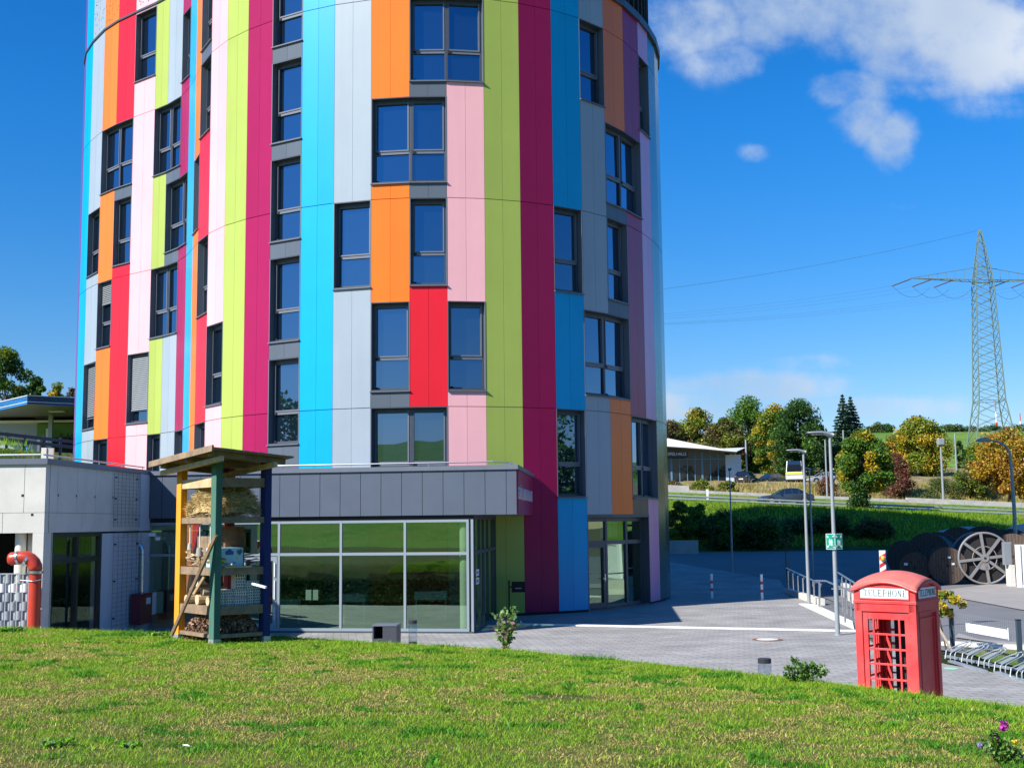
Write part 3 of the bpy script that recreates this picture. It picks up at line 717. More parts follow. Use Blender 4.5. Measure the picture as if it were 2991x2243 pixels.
# lighter asphalt lane and carriageway on the right
r1=at(2745,1730);r2=at(2991,1707);r3=at(3200,1712);r4=at(3200,1830);r5=at(2991,1782);r6=at(2790,1745)
sheet('lane',[at(2600,1742),r2,r3,r4,r5,at(2790,1745),at(2600,1722+30)],asph2,.012)
road=sheet('road',[(-40,105),(-40,117.6),(150,117.6),(150,105)],asph,.0)
ml=MB()
for x in range(-40,150,12):
    for (a,b) in ((x,x+6),):
        za=float(zroad(a))+.012; zb=float(zroad(b))+.012; ml.quad((a,111.2,za),(b,111.2,zb),(b,111.4,zb),(a,111.4,za),whitep)
x=-40
while x<150:
    za=float(zroad(x))+.012; zb=float(zroad(x+5))+.012
    ml.quad((x,105.6,za),(x+5,105.6,zb),(x+5,105.8,zb),(x,105.8,za),whitep); ml.quad((x,117.0,za),(x+5,117.0,zb),(x+5,117.2,zb),(x,117.2,za),whitep); x+=5
tag(ml.build('road_marking'),kind='structure')
# kerb strip along the racks, grass patch, plaza step line
k1=at(2757,1880);k2=at(2991,1893);k3=at(3200,1905)
kerb=MB(); lightc=mat('light_kerb_concrete',(.62,.60,.55),rough=.8,var=.06,vs=2)
def strip(m,a,b,w,z0,z1,mt): m.bar((a[0],a[1],(z0+z1)/2),(b[0],b[1],(z0+z1)/2),w,z1-z0,mt)
strip(kerb,k1,k2,.35,-.05,.07,lightc); strip(kerb,k2,k3,.35,-.05,.07,lightc)
q0=at(1452,1822);q1=at(2500,1843.5)
strip(kerb,q0,q1,.22,-.05,.035,mat('white_edge',(.78,.77,.74),rough=.7))
tag(kerb.build('kerb'),kind='structure')
gp=sheet('grass_patch',[at(2810,1898),at(2991,1900),at(3100,1905),at(3100,1955),at(2991,1950),at(2890,1935)],g_bank,.02)
gr=sheet('pavement',[at(2790,1862),at(2991,1893-2),at(3200,1903),at(3200,1890),at(2991,1878),at(2860,1868),at(2800,1850)],asph2,.016)
# ================================================================== vegetation helpers
def leafcloud(centers,rads,counts,size,mi_l,flat=.0,asp=.6):
    """many small leaf quads scattered through the given lumps"""
    P=[];MI=[]
    for c,r,n,k in zip(centers,rads,counts,mi_l):
        d=rng.normal(size=(n,3)); d/=np.linalg.norm(d,axis=1)[:,None]
        rr=r*(rng.random(n)**.45)[:,None] if np.isscalar(r) else np.array(r)*(rng.random(n)**.45)[:,None]
        P.append(np.array(c)+d*rr); MI.append(np.full(n,k))
    P=np.concatenate(P); MI=np.concatenate(MI); n=len(P)
    a=rng.normal(size=(n,3)); a[:,2]*=(1-flat); a/=np.linalg.norm(a,axis=1)[:,None]
    b=np.cross(a,rng.normal(size=(n,3))); b/=np.linalg.norm(b,axis=1)[:,None]
    s=size*(.6+.8*rng.random((n,1)))
    V=np.stack([P-a*s*.5,P+b*s*asp*.5,P+a*s*.5,P-b*s*asp*.5],1).reshape(-1,3)
    return V,np.arange(n*4).reshape(-1,4),MI
LG=leafmat('leaf_green',(.085,.19,.022)); LD=leafmat('leaf_dark_green',(.038,.10,.02)); LY=leafmat('leaf_yellow',(.50,.36,.025)); LYG=leafmat('leaf_yellow_green',(.20,.25,.025))
LO=leafmat('leaf_orange',(.42,.23,.03)); LB=leafmat('leaf_brown',(.16,.10,.045)); LR=leafmat('leaf_red_brown',(.19,.065,.045)); LOl=leafmat('leaf_olive',(.12,.13,.03)); LS=leafmat('needle_green',(.025,.065,.035),.1)
def tree(label,x,Y,ytop,ybase,wpx,mix,name='tree',cat='tree',leaf=.34,n=5200,trunk=True,group=None,low=.12,lumps=34,z0=None,shape=1.,tw=.16):
    n=int(n*2.6); leaf*=.88; lumps=int(lumps*1.3); wpx*=1.12
    """x, ytop, ybase, wpx as surveyed; Y = distance; mix = [(material,weight)...]"""
    top=aty(x,ytop,Y); bp=aty(x,ybase,Y); zb=float(hgt(bp.x,Y)) if z0 is None else z0
    H=top.z-zb; W=wpx*Y/FPX
    e=empty(name,(bp.x,Y,zb),label,cat,group)
    cs=[];rs=[];ct=[];mi=[]; wts=np.array([w for _,w in mix],float); wts/=wts.sum()
    zc0=zb+H*low
    for k in range(lumps):
        t=(k+.5)/lumps; z=zc0+(top.z-zc0)*(t**.9)*.93
        prof=math.sin(min(1,.12+t*.93)*pi)**.55*shape+ (1-shape)*(1-t)
        a=random.random()*2*pi; rr=W/2*max(.12,prof)*(.25+.6*random.random()**.5)
        lr=W*(.10+.12*random.random())
        cs.append((bp.x+rr*math.cos(a),Y+rr*math.sin(a)*.8,z+random.uniform(-.3,.3)*lr)); rs.append((lr,lr,lr*.8)); ct.append(int(n/lumps*(.6+.8*random.random()))); mi.append(int(rng.choice(len(mix),p=wts)))
    V,F,MI=leafcloud(cs,rs,ct,leaf,mi)
    sw=rng.random(len(MI))<.22; MI=np.where(sw,rng.choice(len(mix),size=len(MI),p=wts),MI)
    npmesh('crown',V,F,[m for m,_ in mix],MI,e)
    if trunk:
        m=MB(); tr=max(.1,W*tw*.18); m.tube([(bp.x,Y,zb-.2),(bp.x+.1,Y,zb+H*.35),(bp.x,Y,zb+H*.8)],[tr,tr*.7,tr*.2],bark,8)
        for k in range(0,lumps,4):
            c=cs[k]; s=zb+H*.12+(c[2]-zb)*.4; m.tube([(bp.x+.03,Y,s),((bp.x+c[0])/2,(Y+c[1])/2,(s+c[2])/2+.1),c],[tr*.4,tr*.25,tr*.08],bark,5)
        m.build('trunk',e,smooth=True)
    return e
def spruce(label,x,Y,ytop,ybase,wpx,group=None,mtl=None,n=26):
    top=aty(x,ytop,Y); bp=aty(x,ybase,Y); zb=float(hgt(bp.x,Y)); H=top.z-zb; W=wpx*Y/FPX
    e=empty('spruce_tree',(bp.x,Y,zb),label,'tree',group); P=[];A=[]
    for k in range(n):
        t=k/(n-1.); z=zb+H*(.06+.93*t); r=W/2*(1-t)**.85*(.8+.35*random.random())+.08
        nb=int(14*(1-t)+7)
        for q in range(nb):
            a=2*pi*(q+random.random())/nb; L=r*(.7+.5*random.random()); ns=int(8+L*16)
            s=rng.random(ns)**.6*L
            P.append(np.stack([bp.x+np.cos(a)*s+rng.normal(0,.06,ns)*(.4+s*.4),Y+np.sin(a)*s+rng.normal(0,.06,ns)*(.4+s*.4),z-s*.28+ (s/L)**2*L*.12+rng.normal(0,.06,ns)],1))
    P=np.concatenate(P); nn=len(P); a=rng.normal(size=(nn,3)); a[:,2]*=.35; a/=np.linalg.norm(a,axis=1)[:,None]; b=np.cross(a,rng.normal(size=(nn,3))); b/=np.linalg.norm(b,axis=1)[:,None]
    s=.42*(.6+.8*rng.random((nn,1))); V=np.stack([P-a*s*.5,P+b*s*.2,P+a*s*.5,P-b*s*.2],1).reshape(-1,3)
    npmesh('crown',V,np.arange(nn*4).reshape(-1,4),[mtl or LS],np.zeros(nn),e)
    m=MB(); m.tube([(bp.x,Y,zb-.2),(bp.x,Y,top.z-.1)],[.18,.03],bark,7); m.build('trunk',e)
    return e
G1='trees on the slope behind the road'
tree('brown autumn shrub at the tower edge above the white roof',1962,166,1224,1300,120,[(LB,3),(LOl,2)],low=.05,group=G1,n=3000)
tree('yellow green bushy tree above the white curved roof',2040,168,1194,1330,135,[(LYG,4),(LOl,2),(LY,1)],low=.05,group=G1)
tree('olive brown bushy tree between the white roof and the tall green tree',2120,166,1222,1350,125,[(LOl,3),(LB,1),(LYG,1)],low=.05,group=G1)
tree('tall mid green tree right of the white roofed hall',2190,172,1172,1380,165,[(LG,4),(LYG,1)],low=.05,group=G1,n=7000)
tree('green tree full of yellow patches, left of the dark maple',2262,164,1186,1390,125,[(LYG,3),(LG,2),(LY,2)],low=.05,group=G1,n=6500)
tree('tall dark green maple behind the white van',2342,160,1166,1400,165,[(LD,4),(LG,1)],low=.03,group=G1,n=9000,lumps=44)
spruce('left one of the two spruces beside the dark maple',2470,168,1154,1395,120,'twin spruces')
spruce('right one of the two spruces beside the dark maple',2493,170,1160,1395,125,'twin spruces')
tree('low green bush at the foot of the two spruces',2455,165,1310,1400,110,[(LD,3),(LG,1)],'shrub','shrub',low=.02,n=2500,trunk=False)
tree('big yellow green tree in front of the field',2690,158,1222,1412,175,[(LYG,4),(LY,2),(LG,1)],low=.03,group=G1,n=9500,lumps=46)
tree('orange tinted tree left of the big yellow green tree',2608,160,1275,1400,80,[(LO,2),(LYG,2),(LY,1)],low=.05,group=G1,n=2500)
tree('reddish brown round shrub above the retaining wall',2616,134,1322,1428,105,[(LR,4),(LB,1)],'shrub','shrub',low=.0,n=4500,leaf=.22,trunk=False)
tree('dark narrow cypress standing against the field',2807,175,1284,1405,32,[(LD,1)],low=.0,n=1500,lumps=16)
tree('green and yellow shrub between the dark cypress and the golden tree',2845,134,1330,1436,95,[(LG,2),(LYG,3),(LOl,1)],'shrub','shrub',low=.0,n=3500,leaf=.28)
tree('tall golden orange tree at the right end of the wall',2950,122,1262,1490,190,[(LY,3),(LO,3),(LYG,2),(LB,1)],low=.2,group=G1,n=11000,lumps=50,leaf=.3,z0=4.2)
tree('low dark green broom bush behind the retaining wall',2745,128,1396,1452,130,[(LOl,2),(LD,3)],'shrub','shrub',low=.0,n=3500,leaf=.16,trunk=False)
tree('brown dry shrub behind the wall under the spruces',2420,134,1388,1440,70,[(LB,3),(LR,1)],'shrub','shrub',low=0,n=1500,leaf=.2,trunk=False)
tree('green tree with yellow top growing over the guard rail',2530,100.5,1262,1515,145,[(LG,6),(LYG,2),(LY,1)],low=.30,n=9000,lumps=44,leaf=.24,tw=.2)
tree('brown bare shrub at the right of the two spruces',2560,160,1330,1400,70,[(LB,3),(LOl,2)],'shrub','shrub',low=0,n=1500,leaf=.25,trunk=False)
G2='trees filling the back row'
for (x,y0,w,mx,lb) in ((1995,1235,110,[(LOl,3),(LYG,1)],'olive tree in the back row above the left end of the white roof'),(2150,1215,110,[(LG,2),(LOl,2)],'mid green tree in the back row above the right tip of the white roof'),(2225,1230,110,[(LD,2),(LG,2)],'dark tree in the back row left of the yellow patched tree'),(2300,1215,90,[(LYG,2),(LG,2)],'yellow green tree in the back row left of the dark maple'),(2415,1275,100,[(LD,3),(LG,1)],'dark tree in the back row between the maple and the spruces'),(2650,1290,110,[(LYG,2),(LOl,2)],'olive tree in the back row behind the red brown shrub'),(2860,1300,90,[(LYG,3),(LG,1)],'yellow green tree in the back row left of the golden tree')):
    tree(lb,x,182,y0,1395,w,mx,low=0,group=G2,n=3000)
# ivy clad stem under it
p=aty(2520,1500,100.3); zz=float(hgt(p.x,100.3)); V,F,MI=leafcloud([(p.x+random.uniform(-.4,.4),100.2+random.uniform(-.3,.3),zz+.2+k*.24) for k in range(12)],[(1.1-.04*k,.7,.5) for k in range(12)],[420]*12,.16,[0]*12)
o=npmesh('ivy_shrub',V,F,[LD],MI); tag(o,'dark ivy mass round the stem of the tree at the guard rail','shrub')
# scrub on the shaded bank
for (x,y0,y1,w,Y,mx,lb) in ((1985,1462,1580,85,84.5,[(LYG,4),(LOl,1),(LG,1)],'sunlit yellow green bush on the bank at the tower edge'),
  (2045,1475,1570,90,86,[(LG,3),(LYG,1)],'green bush on the bank right of the yellow green bush'),
  (2120,1500,1605,130,83.5,[(LD,3),(LG,1)],'dark bush at the left edge of the shaded bank'),
  (2230,1520,1605,150,84,[(LD,3),(LG,1)],'dark low scrub bush in the shaded bank behind the dark lamp'),
  (2330,1525,1605,120,87,[(LD,3),(LOl,1)],'dark low scrub bush behind the left grey lamp post'),
  (2430,1520,1605,120,87,[(LD,3),(LG,1)],'dark low scrub bush behind the green sign'),
  (2545,1530,1605,120,86,[(LD,3),(LB,1)],'dark low scrub bush left of the cable drums'),
  (1965,1410,1436,80,122,[(LB,2),(LOl,2)],'low weedy shrub in front of the hall at the tower edge'),
  (2050,1405,1432,80,124,[(LOl,2),(LYG,1)],'low green brown weed clump below the hall windows'),
  (2125,1404,1432,70,126,[(LOl,2),(LYG,2)],'low olive weed clump under the right end of the hall')):
    tree(lb,x,Y,y0,y1,w,mx,'shrub','shrub',low=0,n=2600,leaf=.2 if Y<100 else .25,trunk=False,lumps=22)
# skyline growth far away
for (x,y0,w,lb) in ((2575,1243,80,'small bare bush on the skyline left of the big yellow tree'),(2775,1247,70,'small skyline bush right of the big yellow tree'),(2830,1256,90,'dark low wood on the skyline left of the pylon'),(2905,1254,100,'dark low wood on the skyline under the pylon'),(2980,1254,90,'dark low wood on the skyline at the right edge')):
    tree(lb,x,415,y0,1285,w,[(LD,2),(LOl,1)],'far_trees','trees',leaf=.6,n=1500,trunk=False,lumps=16,low=0)
# left background trees
tree('large dark green tree at the left edge behind the filling station',12,150,1002,1240,150,[(LG,3),(LD,3),(LYG,1)],low=.0,n=9000,lumps=44)
tree('dark green tree just right of the largest one behind the station roof',98,158,1088,1240,90,[(LD,3),(LG,2)],low=.0,n=4500)
tree('yellowish tree behind the station roof next to the tower',160,165,1117,1240,75,[(LY,1),(LYG,3),(LOl,2)],low=0,n=3500)
tree('brown thin tree behind the station roof touching the tower',205,168,1120,1240,50,[(LB,3),(LOl,1)],low=0,n=1600,leaf=.25)
for k,(x,y,hh) in enumerate(((40,8,13),(48,16,15),(56,4,16),(50,-6,14),(62,20,15),(44,27,11),(66,126,15),(76,132,17),(88,124,16),(72,150,18))):
    zg=float(hgt(x,y)); e=empty('tree',(x,y,zg),'leafy green tree right of the frame, seen only mirrored in the tower windows','tree','trees right of the frame')
    cs=[(x+random.gauss(0,2.6),y+random.gauss(0,2.6),zg+hh*(.15+.8*random.random())) for _ in range(34)]
    V,F,MI=leafcloud(cs,[1.7]*34,[170]*34,.42,[random.randint(0,1) for _ in range(34)]); npmesh('crown',V,F,[LG,LD],MI,e)
    m=MB(); m.tube([(x,y,zg-.3),(x,y,zg+hh*.8)],[.3,.1],bark,8); m.build('trunk',e)
# trees beside the lawn, seen only as reflections in the stair windows
for k,(x,y,hh) in enumerate(((-46,20,9),(-55,27,11),(-64,34,12),(-50,36,9))):
    e=empty('tree',(x,y,1.5),'bushy green tree left of the lawn, seen only mirrored in the stair windows','tree','trees left of the lawn')
    cs=[(x+random.gauss(0,2.2),y+random.gauss(0,2.2),1.5+hh*(.35+.6*random.random())) for _ in range(26)]
    V,F,MI=leafcloud(cs,[1.5]*26,[200]*26,.35,[random.randint(0,1) for _ in range(26)]); npmesh('crown',V,F,[LG,LD],MI,e)
    m=MB(); m.tube([(x,y,0),(x,y,hh*.8)],[.3,.1],bark,8); m.build('trunk',e)
# ================================================================== lawn grass
def vnoise(X,Y,s,seed):
    g=np.random.default_rng(seed).random((64,64)); u=(X/s)%64; v=(Y/s)%64; i=u.astype(int); j=v.astype(int); fu=sst(u-i); fw=sst(v-j); i2=(i+1)%64;j2=(j+1)%64
    return g[i,j]*(1-fu)*(1-fw)+g[i2,j]*fu*(1-fw)+g[i,j2]*(1-fu)*fw+g[i2,j2]*fu*fw
gA=leafmat('grass_fresh',(.20,.43,.018),.4,.6); gB=leafmat('grass_mid',(.32,.40,.03),.4,.6); gC=leafmat('grass_straw',(.50,.40,.12),.3,.8); gD=leafmat('grass_deep',(.09,.28,.012),.4,.6)
def blades(n,xr,yr,cond,hmin,hmax,wfun,name,scale=1):
    X=rng.uniform(*xr,n); Y=rng.uniform(*yr,n); k=cond(X,Y); X=X[k];Y=Y[k]; n=len(X)
    pn=.35*vnoise(X,Y,.6,1)+.4*vnoise(X,Y,.17,2)+.25*vnoise(X,Y,2.0,3); wn=.65*vnoise(X,Y,.28,5)+.35*vnoise(X,Y,.9,6); cr=np.clip((crest(X)-Y)/3.,0,1)
    dry=sst((pn-.435-.20*(1-cr))/.17); r=rng.random(n)
    mi=np.where(r<dry*.72,2,np.where(r<.45+dry*.4,1,0)); weed=(wn>.72)&(r>.1); mi=np.where(weed,3,mi)
    bare=((X-.44)/.36)**2+((Y-12.0)/.26)**2<1
    keep=~bare|(rng.random(n)<.12); X,Y,mi,weed,dry=X[keep],Y[keep],mi[keep],weed[keep],dry[keep]; n=len(X)
    Z=hgt(X,Y); h=(hmin+(hmax-hmin)*rng.random(n)**1.5)*(1-.35*dry)*np.where(weed,1.35,1)
    a=rng.random(n)*2*pi; lean=rng.random(n)**.7*1.5*h; b=rng.random(n)*2*pi; w=wfun(Y)*(.7+.6*rng.random(n))*np.where(weed,1.6,1)
    base=np.stack([X,Y,Z-.004],1); dx=np.stack([np.cos(a)*w,np.sin(a)*w,0*w],1)/2
    tip=base+np.stack([np.cos(b)*lean,np.sin(b)*lean,h],1); mid=base+np.stack([np.cos(b)*lean*.35,np.sin(b)*lean*.35,h*.6],1)
    V=np.stack([base-dx,base+dx,mid+dx*.8,tip],1); V2=np.stack([base-dx,mid+dx*.8,tip,mid-dx*.8],1)
    V=np.stack([base-dx,base+dx,mid+dx*.75,tip,mid-dx*.75],1).reshape(-1,3)
    q=np.arange(n)[:,None]*5; F=np.concatenate([q+np.array([[0,1,2]]),q+np.array([[0,2,4]]),q+np.array([[4,2,3]])]); 
    o=npmesh(name,V,F,[gA,gB,gC,gD],np.concatenate([mi,mi,mi])); return tag(o,'short green grass with dry straw coloured patches covering the lawn','grass',kind='stuff')
vis=lambda X,Y:(np.abs(X)<.435*Y+.35)&(Y<crest(X)+1.0)
blades(950000,(-9.8,7.0),(7.0,22),vis,.014,.042,lambda Y:.0039+.0004*(Y-7),'lawn_grass')
blades(120000,(-9.8,7.0),(7.0,22),lambda X,Y:vis(X,Y)&(vnoise(X,Y,.11,9)>.62),.03,.065,lambda Y:.0065+.0002*Y,'lawn_tufts')
# longer tufts on the crest
blades(150000,(-9.8,7.0),(10,22),lambda X,Y:(np.abs(X)<.435*Y+.35)&(np.abs(Y-crest(X)-.3)<.7),.03,.085,lambda Y:.005+0*Y,'crest_grass')
# ground cover on the planted bank (seen in the lobby glass)
n=42000; X=rng.uniform(-14,8,n); s=1.55+rng.random(n)*1.9; Y=crest(X)+s/.95; Z=hgt(X,Y)
V,F,MI=leafcloud([(0,0,0)],[1e-6],[n],.13,[0],.3); P=np.repeat(np.stack([X,Y,Z+rng.random(n)*.18],1),4,0); 
MI=(rng.random(n)<.45).astype(int)+(rng.random(n)<.06); MI=np.clip(MI,0,2)
o=npmesh('ground_cover',V+P,F,[leafmat('cover_dark',(.03,.075,.02),.2,.9),leafmat('cover_green',(.06,.13,.03),.2,.9),leafmat('cover_brown',(.12,.07,.05),.2,.9)],MI); tag(o,'dark leafy ground cover planted on the bank below the lawn','ground cover',kind='stuff')
# mound grass behind the annex and tufts
n=9000; X=rng.uniform(-30,-11,n); Y=rng.uniform(52,61,n); Z=hgt(X,Y); h=.1+.35*rng.random(n)**3; a=rng.random(n)*6.28
V=np.stack([np.stack([X-.02*np.cos(a),Y,Z],1),np.stack([X+.02*np.cos(a),Y,Z],1),np.stack([X+.1*np.cos(a),Y+.1*np.sin(a),Z+h],1)],1).reshape(-1,3)
o=npmesh('mound_grass',V,np.arange(n*3).reshape(-1,3),[gA,gB,gC],np.where(X>-17.5,rng.choice([1,2,2],n),rng.choice([0,0,1],n))); tag(o,'rough grass on the mound behind the annex roof','grass',kind='stuff')
# tall dry grass along the far wall top
n=30000; X=rng.uniform(8,60,n); Y=rng.uniform(119,140,n); Z=hgt(X,Y); h=.2+.6*rng.random(n)**2; a=rng.random(n)*6.28
V=np.stack([np.stack([X-.06*np.cos(a),Y,Z],1),np.stack([X+.06*np.cos(a),Y,Z],1),np.stack([X+.2*np.cos(a),Y,Z+h],1)],1).reshape(-1,3)
o=npmesh('dry_grass',V,np.arange(n*3).reshape(-1,3),[gC,leafmat('grass_dead',(.22,.16,.08)),gB],rng.choice(3,n,p=[.45,.4,.15])); tag(o,'tall dry grass on the slope above the road wall','grass',kind='stuff')
# grass on the lit bank
n=60000; X=rng.uniform(8,52,n); Y=rng.uniform(84,104,n); Z=hgt(X,Y); h=.12+.3*rng.random(n)**2; a=rng.random(n)*6.28
V=np.stack([np.stack([X-.05*np.cos(a),Y,Z],1),np.stack([X+.05*np.cos(a),Y,Z],1),np.stack([X+.12*np.cos(a),Y,Z+h],1)],1).reshape(-1,3)
o=npmesh('bank_tall_grass',V,np.arange(n*3).reshape(-1,3),[gA,gB,LG,gC],np.where(X>38,rng.choice([0,1,3],n),rng.choice([0,1,2],n))); tag(o,'rough grass growing on the bank below the guard rail','grass',kind='stuff')
# ------------------------------------------------------------------ small plants
def plant(name,label,cat,base,stems,leafsz,mats,flower=None,lpn=60,spread=.05):
    e=empty(name,base,label,cat); m=MB(); cs=[];mi=[]
    for (dx,dy,dz) in stems:
        tip=(base[0]+dx,base[1]+dy,base[2]+dz); mid=(base[0]+dx*.35,base[1]+dy*.4,base[2]+dz*.55); m.tube([base,mid,tip],[.007,.005,.002],stemm,5)
        for t in (.45,.62,.78,.9,1.0):
            cs.append(tuple(base[q]+(dx,dy,dz)[q]*t*(t if q<2 else 1) for q in range(3))); mi.append(random.randrange(len(mats)))
    m.build('stem',e)
    V,F,MI=leafcloud(cs,[spread]*len(cs),[lpn]*len(cs),leafsz,mi,asp=.8); npmesh('leaves',V,F,mats,MI,e)
    if flower:
        for (p,r,mt) in flower:
            V,F,MI=leafcloud([p],[r],[40],r*.9,[0],asp=.9); npmesh('flower',V,F,[mt],MI,e)
    return e
stemm=mat('stem_brown',(.14,.09,.05),rough=.8)
LP=leafmat('leaf_pinkish',(.30,.14,.16)); LPG=leafmat('leaf_pale_green',(.20,.33,.10))
b=aty(1478,1888,18.0); zb=float(hgt(b.x,18.0))
plant('rose_shrub','young leggy shrub with pale green and pinkish leaves on the lawn edge','shrub',(b.x,18.0,zb),[(-.12,0,.62),(-.02,.05,.66),(.12,0,.70),(.17,-.05,.5),(-.16,.04,.4),(.05,0,.3),(.1,0,.55),(-.05,-.04,.5)],.06,[LPG,LPG,LG,LP],lpn=10,spread=.07)
b=aty(2350,1985,13.6); zb=float(hgt(b.x,13.6))
plant('herb_plant','bright green leafy plant at the lawn edge beside the low bollard light','plant',(b.x,13.6,zb),[(-.18,0,.16),(-.1,.03,.24),(0,0,.2),(.1,0,.2),(.2,.02,.16),(.24,0,.1),(-.2,0,.08)],.035,[LPG,LG],lpn=26,spread=.045)
pur=leafmat('petal_purple',(.42,.03,.34)); yel=leafmat('petal_yellow',(.75,.55,.05)); lil=leafmat('petal_lilac',(.40,.28,.62))
b=aty(2915,2225,8.55); zb=float(hgt(b.x,8.55)); q=lambda x,y:tuple(aty(x,y,8.55))
plant('flowering_plant','small plant with purple, yellow and lilac flowers at the lower right','flower',(b.x,8.55,zb),[(-.02,0,.2),(.06,0,.14),(.12,0,.1),(-.09,0,.13),(.15,.02,.06),(.03,0,.08)],.028,[LG,LPG],
  [(q(2931,2120),.032,pur),(q(2906,2152),.026,pur),(q(2862,2176),.018,lil),(q(2897,2187),.018,yel),(q(2945,2172),.015,yel),(q(2965,2166),.018,yel)],lpn=30,spread=.035)
for (x,y,Yd,lb,sz) in ((170,2125,8.9,'broad leafed weed rosette low on the left of the lawn',.1),(635,1832,17.,'x',0),(380,2120,8.9,'small weed tuft in the dry grass left of centre',.07),(30,1845,20.,'leafy weed clump at the left lawn edge',.16),(462,1845,19.4,'leafy weed clump left of the insect hotel',.14),(1980,2135,8.8,'y',0)):
    if sz==0: continue
    b=aty(x,y,Yd); zb=float(hgt(b.x,Yd)); plant('weed',lb,'plant',(b.x,Yd,zb),[(sz*math.cos(t),sz*math.sin(t),sz*.3) for t in (0,.8,1.7,2.5,3.4,4.3,5.2)],sz*.30,[gA,gD,LPG],lpn=12,spread=sz*.22)
m=MB(); b=aty(541,2157,8.75); zb=float(hgt(b.x,8.75)); m.add([(b.x-.035,8.79,zb+.04),(b.x-.01,8.765,zb+.037),(b.x+.035,8.755,zb+.034),(b.x+.01,8.775,zb+.045)],[(0,1,2,3)],leafmat('leaf_bleached',(.75,.68,.58),.1)); o=m.build('fallen_leaf'); tag(o,'single bleached leaf lying on the lawn','leaf')
# ================================================================== insect hotel
def woodmat(name,c,var=.25,bump=.3):
    return mat(name,c,rough=.85,var=var,vs=3,bump=bump,bs=18,stretch=(9,9,1.0),detail=6)
w_or=woodmat('orange_stained_wood',(.80,.30,.012),.1,.15); w_gr=woodmat('green_stained_wood',(.055,.15,.11),.12,.15); w_bl=woodmat('navy_stained_wood',(.012,.022,.12),.12,.15); w_rd=woodmat('red_stained_wood',(.33,.03,.02),.12,.15)
w_raw=mat('weathered_wood',(.32,.22,.13),rough=.85,var=.3,vs=5,bump=.3,bs=30,col2=(.17,.125,.085)); w_new=mat('pale_wood',(.55,.39,.22),rough=.8,var=.2,vs=6,bump=.2,bs=30)
w_plank=mat('plank_wood',(.30,.19,.11),rough=.85,var=.25,vs=6,bump=.3,bs=30)
YG=18.0; g0=aty(625.5,1891,YG); ZG=float(hgt(g0.x,YG)); G=Vector((g0.x,YG,0)); eb=Vector((.80,.60,0))*.775; ea=Vector((-.64,.768,0))*1.19; SB=1.02; SA=1.0
zt=aty(640,1336,YG).z
hot=empty('insect_hotel',(G.x,G.y,ZG),'tall open insect hotel with orange, green and navy posts and a slanting board roof','insect hotel')
def HP(a,b,z): return G+ea*a+eb*b+Vector((0,0,z))
def post(a,b,mt,z0=ZG-.1,z1=None,w=.135):
    m=MB(); M=Matrix(((eb.x,ea.x,0,HP(a,b,0).x),(eb.y,ea.y,0,HP(a,b,0).y),(0,0,1,0),(0,0,0,1))); m.box(-w/2,w/2,-w/2,w/2,z0,z1 or zt+.05,mt,M)
    o=m.build('post',hot,bevel=.006); k=MB(); k.box(-w/2-.004,w/2+.004,-w/2-.004,w/2+.004,ZG-.02,ZG+.07,galv,M); k.build('post_shoe',o); return o
Mh=Matrix(((eb.x,ea.x,0,G.x),(eb.y,ea.y,0,G.y),(0,0,1,0),(0,0,0,1)))    # local x=b, y=a
post(0,0,w_gr); post(SA,0,w_or); post(0,SB,w_bl); post(SA,SB,w_rd)
def zof(y): return aty(630,y,YG).z
lev=[('beam',zof(1395),zof(1422)),('shelf',zof(1510),zof(1528)),('shelf',zof(1658),zof(1681)),('shelf',zof(1771),zof(1797)),('shelf',zof(1853),zof(1864))]
SH=[]
for nm,z1,z0 in lev:
    m=MB(); w=.05
    # edge boards between the posts
    m.box(.07,SB-.07,-.045,.0,z0,z1,w_raw,Mh); m.box(-.045,0,.07,SA-.07,z0,z1,w_new if nm=='beam' else w_raw,Mh)
    m.box(.07,SB-.07,SA,SA+.045,z0,z1,w_raw,Mh); m.box(SB,SB+.045,.07,SA-.07,z0,z1,w_raw,Mh)
    if nm=='shelf':
        for k in range(6): m.box(.0,SB,.0+k*SA/6+.004,(k+1)*SA/6-.004,z1-.03,z1-.005,w_raw,Mh)
        SH.append(z1-.005)
    m.build('shelf' if nm=='shelf' else 'cross_beam',hot)
# roof: slanting boards
F0=aty(622,1303,17.25); Lc=aty(437,1352,18.9); Rc=aty(859,1331,18.15)
ax=(Lc-F0); bx=(Rc-F0); up=bx.cross(ax).normalized()
if up.z<0: up=-up
m=MB(); n=11
for k in range(n):
    p=F0+bx*((k+.5)/n); q=p+ax*(1+random.uniform(-.02,.02)); L=(q-p)
    m.bar(p-up*.02,q-up*.02,bx.length/n-.008,.024+random.uniform(-.003,.003),w_raw,up=up)
m.build('roof',hot)
m=MB(); 
for t in (.1,.45,.85): m.bar(F0+ax*t+bx*.04-up*.075,F0+ax*t+bx*.97-up*.075,.07,.075,w_raw,up=up)
for t in (.14,.8): m.bar(F0+ax*.03+bx*t-up*.148,F0+ax*.97+bx*t-up*.148,.06,.07,w_new,up=up)
m.bar(F0+ax*-.0+up*.004-up*.03,F0+ax*1.0+up*.004-up*.03,.03,.09,w_raw,up=up)
m.build('rafter',hot)
